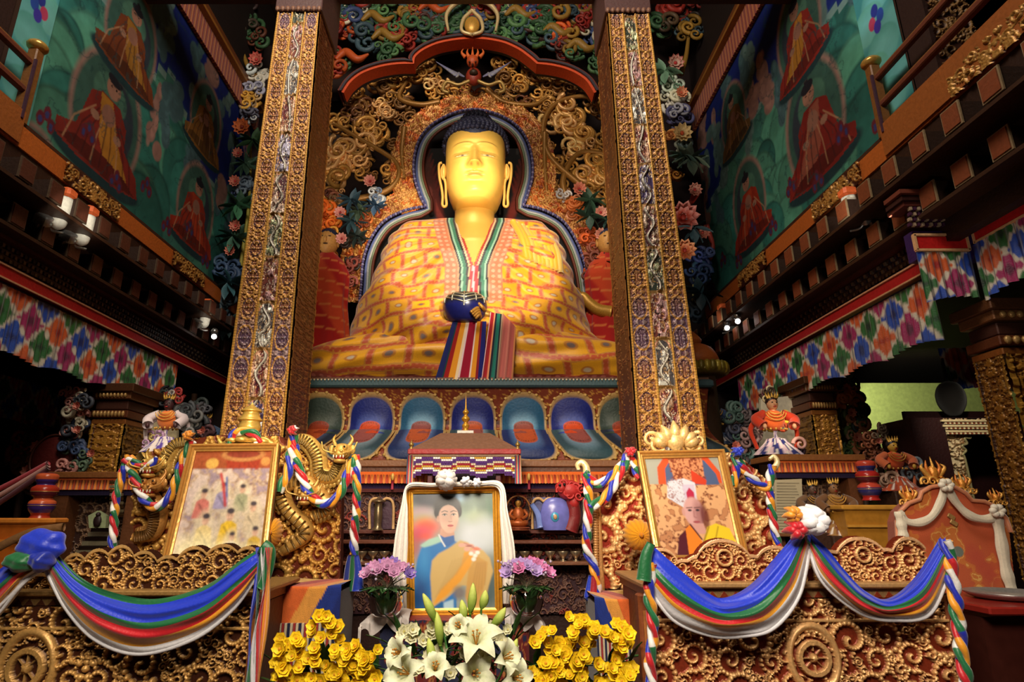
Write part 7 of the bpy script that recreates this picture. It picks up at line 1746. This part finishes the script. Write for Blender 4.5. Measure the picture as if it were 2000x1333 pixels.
# ---- painted statues of the aisles
def deity(px, py, h, Y, label, robe, skirt, skin, hair, seed, extras=()):
    c = P(px, py, Y); t = thing('deity_statue', label, 'statue', c); r0 = np.random.RandomState(seed); s = h
    nv, nu = 40, 60; v = np.linspace(0, 1, nv)[None]; a = np.linspace(0, 2*PI, nu, endpoint=False)[:, None]
    R = s*interp(v, [0, .1, .35, .5, .52], [.34, .30, .17, .12, .02]); f = s*.02*np.sin(a*12+v*6)*(1-v)
    A = np.stack([c[0]+(R+f)*np.cos(a)*1.1, c[1]+(R+f)*np.sin(a)*.7, c[2]+v*s*.52+0*a], -1); C = lin(skirt[0])+0*A; k = np.sin(a*8+v*5) > 0; C = np.where((k)[..., None], lin(skirt[1]), C); k = (np.sin(a*16+v*5) > .85); C = np.where(k[..., None], lin((226, 216, 206)), C)
    mb = MB(); mb.grid(A, C, cu=True); mb.build('skirt', M_CLOTH, t)
    mb = MB().color(robe[0]); mb.ell(c+np.array([0, 0, .55*s]), (.17*s, .11*s, .17*s), 12, 16); mb.color(robe[1])
    for k_ in (-1, 1):
        q = spline([c+np.array([k_*.14*s, 0, .66*s]), c+np.array([k_*.30*s, -.04*s, .56*s]), c+np.array([k_*.24*s, -.14*s, .44*s])], 16); mb.tube(q, np.linspace(.065, .085, 16)*s, 10)
        q = spline([c+np.array([k_*.16*s, .02*s, .62*s]), c+np.array([k_*.36*s, .04*s, .42*s]), c+np.array([k_*.30*s, .02*s, .10*s])], 16); mb.tube(q, np.linspace(.05, .03, 16)*s, 8, flat=.5)
    mb.build('robe', M_CLOTH, t)
    hc = c+np.array([0, -.02*s, .80*s]); mb = MB().color(skin); mb.ell(hc, (.085*s, .09*s, .105*s), 12, 14); mb.tube([hc-np.array([0, 0, .16*s]), hc], .045*s, 8); mb.ell(hc+np.array([0, -.095*s, -.005*s]), (.018*s, .025*s, .03*s), 6, 8)
    he = mb.build('head', M_PAINT, t)
    for k_ in (-1, 1): mb = MB().color(skin); mb.ell(c+np.array([k_*.23*s, -.17*s, .43*s]), (.035*s, .03*s, .045*s), 8, 8); mb.build('hand', M_PAINT, t)
    mb = MB().color((206, 156, 70))
    for j in range(3): a2 = np.linspace(PI*1.08, PI*1.92, 16); mb.tube(c+np.stack([(.10+.035*j)*s*np.cos(a2), -.09*s+.04*s*np.sin(a2), .70*s+(.07+.05*j)*s*np.sin(a2)], 1), .009*s, 5)
    for j in range(14): a2 = 2*PI*j/14; mb.ell(c+np.array([.18*s*math.cos(a2), .13*s*math.sin(a2), .40*s]), .02*s, 5, 6)
    mb.build('ornaments', M_GOLD, t)
    mb = MB().color((60, 36, 24)); mb.box((c[0], c[1]+.02, c[2]/2), (.3*s+.1, .28, c[2]), bev=.01); mb.build('pedestal', M_PAINT, t)
    mb = MB().color((20, 14, 14)); [mb.ell(hc+np.array([k_*.034*s, -.084*s, .02*s]), (.016*s, .008*s, .008*s), 6, 6) for k_ in (-1, 1)]; mb.color((160, 40, 40)); mb.ell(hc+np.array([0, -.086*s, -.045*s]), (.028*s, .01*s, .01*s), 6, 6); mb.build('features', M_PAINT, he)
    mb = MB().color(hair); mb.ell(hc+np.array([0, .02*s, .05*s]), (.095*s, .09*s, .09*s), 10, 12)
    for k_ in range(5): a_ = (k_-2)*.4; mb.color((206, 160, 70)); b = hc+np.array([math.sin(a_)*.09*s, -.03*s, .09*s]); mb.tube([b, b+np.array([math.sin(a_)*.04*s, 0, .05*s]), b+np.array([math.sin(a_)*.05*s, 0, .11*s])], [.022*s, .018*s, .004*s], 6)
    mb.build('crown', M_GOLD, he)
    for (ex, ez, er, ec, n) in extras:
        mb = MB(); cloud(mb, c+np.array([ex*s, .12*s, ez*s]), er*s, r0.randint(1 << 30), n, ec[0], ec[1], .3, .1); mb.build('swirling_scarf', M_PAINT, t)
    return t
deity(318, 885, .62, 6.2, 'brightly lit guardian statue with orange top and purple scarf, left aisle', ((206, 110, 50), (206, 190, 196)), ((220, 206, 206), (84, 60, 150)), (60, 30, 34), (30, 20, 24), 3, ((.28, .55, .3, ((60, 64, 70), (110, 110, 110)), 14), (.05, .95, .16, ((150, 50, 50), (200, 190, 180)), 8), (-.2, .2, .2, ((226, 206, 120), (190, 150, 190)), 8)))
deity(1520, 890, .68, 6.4, 'brightly lit guardian statue in orange and yellow with striped blue skirt, right aisle', ((226, 100, 40), (206, 60, 30)), ((40, 44, 110), (220, 190, 200)), (206, 150, 110), (50, 30, 30), 5, ((.1, .5, .2, ((236, 200, 60), (220, 90, 50)), 8), (.24, .1, .2, ((226, 170, 160), (60, 40, 60)), 8), (0, .98, .16, ((80, 60, 50), (206, 190, 150)), 8)))
mb = MB().color((226, 216, 190)); q = PS(7.0, (1486, 780), (1560, 772), (1562, 892), (1486, 892)); mb.prism(q, (0, .05, 0)); tag(mb.build('white_backboard', M_MATT), 'bright white board behind the lit right aisle guardian statue', 'board')
mb = MB().color((206, 190, 150)); q = PS(6.8, (272, 806), (345, 800), (345, 890), (268, 892)); mb.prism(q, (0, .05, 0)); tag(mb.build('cream_backboard', M_MATT), 'cream board behind the lit left aisle guardian statue', 'board')
deity(1758, 960, .50, 5.6, 'orange robed seated teacher statue behind the orange throne', ((206, 84, 40), (196, 100, 60)), ((190, 80, 40), (150, 60, 40)), (196, 150, 60), (40, 40, 50), 9, ((-.3, .3, .25, ((90, 100, 90), (150, 120, 100)), 8), (.35, .4, .22, ((120, 130, 140), (190, 150, 130)), 8)))
deity(1598, 1040, .42, 5.15, 'dark guardian statuette standing in the right altar niche, left one', ((84, 60, 44), (110, 80, 54)), ((60, 44, 40), (96, 70, 50)), (90, 64, 50), (40, 30, 30), 11)
deity(1640, 1046, .46, 5.1, 'dark gold guardian statuette in the right altar niche, right one', ((150, 110, 60), (110, 74, 44)), ((110, 60, 40), (150, 110, 60)), (130, 90, 56), (60, 40, 30), 12)
deity(398, 890, .5, 7.2, 'dim blue robed attendant statue left of the left great pillar', ((60, 80, 110), (70, 90, 120)), ((56, 84, 104), (84, 60, 80)), (190, 130, 140), (90, 50, 60), 14, ((.2, .4, .2, ((60, 90, 110), (180, 120, 130)), 8),))
deity(1398, 870, .62, 7.2, 'dim blue attendant statue with pale face right of the right great pillar', ((56, 70, 110), (60, 80, 120)), ((44, 60, 90), (70, 84, 110)), (190, 186, 180), (200, 196, 190), 15, ((.15, .1, .2, ((50, 70, 110), (200, 180, 180)), 8), (-.1, .15, .2, ((60, 90, 110), (200, 150, 150)), 8)))
# golden petalled dish beyond the right great pillar
t = thing('petal_pedestal', 'green gold petalled pedestal jutting out right of the right great pillar', 'pedestal', P(1385, 722, 7.0))
mb = MB(); c = P(1372, 728, 7.0)
for k in range(26): a_ = 2*PI*k/26; mb.color((150, 130, 40) if k % 2 else (110, 96, 30)); mb.ell(c+np.array([math.cos(a_)*.27, math.sin(a_)*.27, .03]), (.045, .045, .075), 6, 8)
mb.color((120, 100, 36)); mb.lathe(spline([(.001, -.06), (.22, -.06), (.29, -.02), (.29, .02), (.25, .06), (.001, .07)], 30), c, 30); mb.build('petal_ring', M_GOLD, t)
mb = MB().color((70, 50, 36)); mb.tube([c*np.array([1, 1, 0]), c-np.array([0, 0, .05])], [.2, .14], 16); mb.build('column', M_PAINT, t)
mb = MB().color((170, 90, 36)); mb.lathe(spline([(.24, 0), (.26, .08), (.2, .2), (.12, .26), (.001, .3)], 24), c+np.array([-.06, 0, .07]), 20); mb.color((196, 110, 44)); mb.lathe(spline([(.10, 0), (.12, .06), (.06, .14), (.001, .2)], 20), c+np.array([-.1, 0, .34]), 16); mb.build('orange_dome', M_PAINT, t)
# stacked painted carvings beside the aisle pillars
def totem(name, label, x, y0, y1, Y, cols, seed, w=22):
    w = w*1.15
    t = thing(name, label, 'carving', P(x, y1, Y)); r0 = np.random.RandomState(seed); n = int((y1-y0)/15)
    for k in range(n):
        c1 = cols[r0.randint(len(cols))]; c2 = cols[r0.randint(len(cols))]; mb = MB(); cloud(mb, P(x+r0.randn()*w*.4, y0+(y1-y0)*(k+.5)/n, Y+r0.rand()*.1), w*Y/F*.8, r0.randint(1 << 30), 9, c1, c2, .34, .1); mb.build('cloud_cluster', M_PAINT, t)
        if k % 3 == 1: mb = MB(); rosette(mb, P(x+r0.randn()*w*.5, y0+(y1-y0)*(k+.5)/n, Y-.12), w*.3*Y/F, (206, 120, 100), (150, 40, 40), 8, 2, (0, -1, 0), k); mb.build('flower', M_PAINT, t)
    mb = MB().color((70, 50, 40)); mb.tube([P(x, y1+6, Y+.08)*np.array([1, 1, 0]), P(x, y0, Y+.08)], .035, 8); mb.build('stem', M_PAINT, t)
totem('carved_blossom_stand', 'stand of pink, blue and white carved blossoms left of the left aisle pillar', 158, 770, 925, 5.95, [(190, 130, 120), (60, 76, 110), (206, 196, 170), (56, 60, 70), (90, 110, 90)], 3, 24)
totem('carved_blossom_stand', 'green and orange carved blossom column right of the right aisle pillar', 1662, 735, 895, 6.9, [(56, 84, 60), (196, 120, 80), (60, 80, 84), (90, 110, 60), (206, 150, 120)], 5, 28)
totem('carved_blossom_stand', 'dim carved clouds between right great pillar and right aisle guardian', 1450, 800, 895, 6.6, [(90, 80, 84), (56, 60, 80), (150, 120, 120), (60, 84, 80)], 8, 26)
totem('carved_blossom_stand', 'dark carved scrolls between left aisle pillar and left great pillar', 380, 770, 880, 7.1, [(50, 50, 56), (84, 84, 90), (60, 70, 70), (90, 60, 64)], 9, 26)
totem('carved_blossom_stand', 'dim golden brown carvings at the far left beside the pale panel', 60, 850, 930, 6.2, [(96, 64, 44), (120, 70, 40), (70, 44, 34), (130, 40, 30)], 11, 36)
totem('carved_blossom_stand', 'small striped conch and blossom carvings beside the seated teacher statue', 1708, 840, 915, 6.2, [(110, 60, 40), (150, 90, 60), (130, 110, 90)], 12, 18)
mb = MB().color((84, 24, 22)); c = P(105, 898, 6.0); mb.ell(c, (.22, .05, .24), 12, 24); mb.color((84, 40, 28)); a_ = np.linspace(0, 2*PI, 40); mb.tube(c+np.stack([.22*np.cos(a_), 0*a_-.02, .24*np.sin(a_)], 1), .012, 6); tag(mb.build('red_drum', M_PAINT), 'dark red round drum left of the carved blossom stand, left aisle', 'drum')
# text board: cream sheet with rows of tiny writing
mb = MB().color((186, 172, 140)); q = PS(5.26, (1512, 938), (1566, 936), (1570, 1042), (1514, 1042)); mb.prism(q, (0, .02, 0)); mb.color((110, 100, 84))
for k in range(17):
    y_ = 944+k*5.6; a0 = P(1517, y_, 5.255); a1 = P(1561-(k*7 % 9), y_, 5.255); mb.tube([a0, a1], .0016, 4)
tag(mb.build('text_sheet', M_PRINT), 'cream sheet with rows of tiny writing standing right of the right throne', 'sheet')
# ================================================================ orange throne back with white scarf
Yo = 4.1
t = thing('orange_throne', 'orange scalloped throne back with gilt jewels at the right', 'throne', P(1870, 1200, Yo)); t.location.z = 0
out = [(1752, 1062), (1750, 1020), (1756, 1000), (1772, 984), (1794, 976), (1798, 962), (1815, 952), (1840, 948), (1862, 952), (1884, 964), (1896, 978), (1920, 980), (1945, 992), (1962, 1012), (1972, 1040), (1985, 1165), (1770, 1170)]
w_ = np.array(PS(Yo, *out)); cv = Canvas(w_[:, 0].min(), w_[:, 0].max(), w_[:, 2].min(), w_[:, 2].max(), 220, 230, (206, 116, 50)); m = cv.mask_poly(w_[:, [0, 2]])
n = fbm(cv.X*7, cv.Y*7, 3, 4); cv.C = np.where((n > .56)[..., None], lin((196, 90, 50)), cv.C); cv.C = np.where((np.abs(n-.5) < .012)[..., None], lin((226, 170, 90)), cv.C); cc = P(1900, 1080, Yo)
for k in range(5): cv.ell(cc[0]+.03*k, cc[2]-.05*k, .05, .05, (186, 70, 50), .5, .4)
cv.ell(P(1872, 1078, Yo)[0], P(1872, 1078, Yo)[2], .033, .033, (110, 120, 110))
mb = MB(); mb.grid(np.stack([cv.X, np.full_like(cv.X, Yo), cv.Y], -1), cv.C, mask=m[:-1, :-1]&m[1:, 1:]); mb.color((140, 60, 30)); mb.prism(w_+np.array([0, .01, 0]), (0, .08, 0)); mb.build('upholstered_back', M_CLOTH, t)
mb = MB().color((206, 130, 90)); mb.tube(w_[:15]+np.array([0, -.01, 0]), .014, 6); mb.build('piping', M_SILK, t)
for px, py, hh in ((1826, 945, .17), (1880, 962, .13), (1945, 985, .10), (1776, 985, .12)):
    c = P(px, py, Yo+.03); mb = MB().color((226, 150, 60)); mb.ell(c+np.array([0, 0, hh*.4]), (hh*.2, .03, hh*.3), 8, 12)
    for k in range(-2, 3): a_ = k*.5; mb.color((206, 120, 50) if k % 2 else (230, 170, 80)); b = c+np.array([math.sin(a_)*hh*.2, 0, hh*.25]); mb.tube(spline([b, b+np.array([math.sin(a_)*hh*.35, -.01, hh*.35]), b+np.array([math.sin(a_)*hh*.22, 0, hh*.8-abs(k)*hh*.14])], 10), np.linspace(hh*.12, .003, 10), 6)
    for k in range(4): curl(mb, c+np.array([(k-1.5)*hh*.3, -.02, hh*.08]), hh*.17, k, .3)
    mb.build('flaming_jewel', M_GOLD, t)
mb = MB().color((190, 150, 90)); [mb.box(P(1858+k*5, 1010+k*12, Yo-.01), (.05, .012, .03), rotm('Y', .6), bev=.004) for k in range(2)]; mb.build('gilt_patch', M_GOLD, t)
mb = MB().color((110, 52, 28)); mb.box((P(1880, 1168, Yo)[0], Yo+.15, P(1880, 1168, Yo)[2]/2), (1.0, .4, P(1880, 1168, Yo)[2]), bev=.01); mb.build('seat_base', M_PAINT, t)
t = thing('white_scarf', 'long white silk scarf swagged in two loops over the orange throne back', 'scarf', P(1860, 960, Yo-.05))
def rope(px, r, Y, nm='scarf_loop'):
    p = spline(PS(Y, *px), 60); A = []; n = len(p); T = np.gradient(p, axis=0); T /= np.linalg.norm(T, axis=1)[:, None]; N = np.cross(T, [0, 1, 0]); a_ = np.linspace(0, 2*PI, 20, endpoint=False)
    rr = r*(1+.1*np.sin(np.linspace(0, 18, n))); A = p[:, None]+N[:, None]*(np.cos(a_)*(1+.12*np.sin(5*a_)))[None, :, None]*rr[:, None, None]+np.array([0, 1, 0])*(np.sin(a_)*.6*(1+.15*np.sin(7*a_+1)))[None, :, None]*rr[:, None, None]
    mb = MB().color((226, 214, 190)); mb.grid(A, cv=True); mb.build(nm, M_SILK, t)
rope([(1756, 1000), (1770, 1018), (1795, 1022), (1820, 1010), (1838, 980), (1845, 950)], .024, Yo-.05)
rope([(1848, 950), (1868, 982), (1890, 1004), (1915, 1014), (1940, 1012), (1948, 998)], .026, Yo-.05)
rope([(1757, 1000), (1762, 1030), (1768, 1060)], .030, Yo-.05, 'scarf_end'); rope([(1945, 998), (1955, 1050), (1965, 1110), (1976, 1150)], .034, Yo-.05, 'scarf_end')
for px, py in ((1846, 948), (1946, 998)):
    mb = MB().color((236, 226, 206)); c = P(px, py, Yo-.08)
    for k in range(6): a_ = k*PI/3; mb.ell(c+np.array([math.cos(a_)*.03, -.01, math.sin(a_)*.025]), (.024, .02, .02), 8, 8)
    mb.build('scarf_knot', M_SILK, t)
# dark table with trays at the lower right
t = thing('side_table', 'dark red table with silver trays at the lower right corner', 'table', P(1940, 1250, 3.3)); t.location.z = 0
a = P(1855, 1178, 3.5); mb = MB().color((130, 34, 26)); mb.box((a[0]+.45, 3.55, a[2]), (.95, .7, .04), bev=.008); mb.color((60, 26, 20)); mb.box((a[0]+.45, 3.6, a[2]/2-.02), (.9, .6, a[2]-.04)); mb.build('cabinet_top', M_GLOSS, t)
t = thing('silver_tray', 'silver tray on the dark red table at the lower right', 'tray', P(1970, 1180, 3.5))
mb = MB().color((190, 190, 186)); mb.lathe(spline([(.001, .0), (.14, .0), (.19, .02), (.2, .035), (.185, .03), (.13, .01), (.001, .01)], 40), (P(1972, 1175, 3.5)[0], 3.5, a[2]+.022), 32); mb.build('tray', M_METAL, t)
# ================================================================ light
w = bpy.data.worlds.new('world'); sc.world = w; w.use_nodes = True
w.node_tree.nodes['Background'].inputs['Color'].default_value = (.9, .75, .6, 1); w.node_tree.nodes['Background'].inputs['Strength'].default_value = .02
def area(loc, tgt, size, power, c=(1, .88, .72), shape='SQUARE'):
    l = bpy.data.lights.new('lamp', 'AREA'); l.energy = power; l.size = size; l.color = c
    o = bpy.data.objects.new('ceiling_light', l); col.objects.link(o); o.location = loc
    o.rotation_euler = (Vector(tgt)-Vector(loc)).to_track_quat('-Z', 'Y').to_euler(); return o
def spot(loc, tgt, power, ang, c=(1, .85, .62), blend=.5, rad=.06):
    l = bpy.data.lights.new('lamp', 'SPOT'); l.energy = power; l.spot_size = math.radians(ang); l.spot_blend = blend; l.color = c; l.shadow_soft_size = rad
    o = bpy.data.objects.new('spot_beam', l); col.objects.link(o); o.location = loc
    o.rotation_euler = (Vector(tgt)-Vector(loc)).to_track_quat('-Z', 'Y').to_euler(); return o
area((-1.0, 1.2, 9.0), (0, 8, 4.0), 2.5, 420)                       # hall light over the great statue
spot((-.3, -.3, 4.0), (-.1, 3.4, 1.2), 880, 78, (1, .87, .7), .5, .7)    # hall light over the front desks
spot((-.6, 3.6, 3.2), (XC, 7.3, 6.2), 1500, 12); spot((3.3, 4.4, 3.9), (XC, 7.3, 6.1), 500, 16)
spot((.5, 3.4, 4.2), (XC, 7.3, 4.9), 800, 40)
spot((-.2, 1.5, 2.2), (-1.75, 5.3, 2.2), 260, 38, (1, .8, .5), 1); spot((-.2, 1.5, 2.2), (1.35, 5.3, 2.2), 260, 38, (1, .8, .5), 1)
spot((-3.3, 5.0, 3.3), P(318, 850, 6.2), 60, 22); spot((3.2, 5.0, 3.2), P(1522, 845, 6.4), 110, 18)
spot((2.2, 3.4, 6.4), (3.7, 4.6, 6.6), 60, 34, (.7, .85, 1), .6); spot((-2.6, 3.2, 6.2), (-4.2, 4.5, 6.8), 50, 34, (.7, .85, 1), .6)
spot((4.6, 7.2, 3.2), (6.2, 8.3, 2.9), 80, 70, (.9, 1, .7), .6); spot((4.0, 4.9, 3.0), (4.9, 5.9, 2.2), 70, 60, (1, .9, .7), .8)
for x in (P(405, 655, 6)[0]*1.02, 2.9): spot((x*1.0, 7.2, 3.9), (x*.98, 8.6, 6.9), 60, 50, (1, .9, .75), .8)
for p, q in FIXTURE_FILL: spot(p, q, 14, 34, (1, .95, .85), .8, .03)  # added lights aimed back at the cornice fixtures to brighten them
spot((.2, .4, 3.2), (1.5, 3.5, 1.5), 190, 44, (1, .86, .74), .8, .4)  # extra soft fill put in to lift the right desk and throne
spot((-.9, 3.6, 3.6), (-1.75, 8.5, 6.2), 420, 26, (1, .82, .62), .8, .2); spot((.5, 3.6, 3.6), (1.3, 8.5, 6.2), 380, 26, (1, .82, .62), .8, .2)  # two unseen spots added to brighten the golden scrolls
spot((2.4, 2.6, 2.4), (3.6, 4.2, 3.4), 26, 40, (1, .9, .8), .8, .1)  # small added fill for the valance of the near right bay
spot((-.2, 3.2, 2.6), (-.2, 5.0, 1.4), 60, 70, (1, .8, .6), 1)
sc.view_settings.view_transform = 'Standard'; sc.view_settings.look = 'None'; sc.view_settings.gamma = 1; sc.view_settings.exposure = 0
sc.view_settings.use_curve_mapping = False
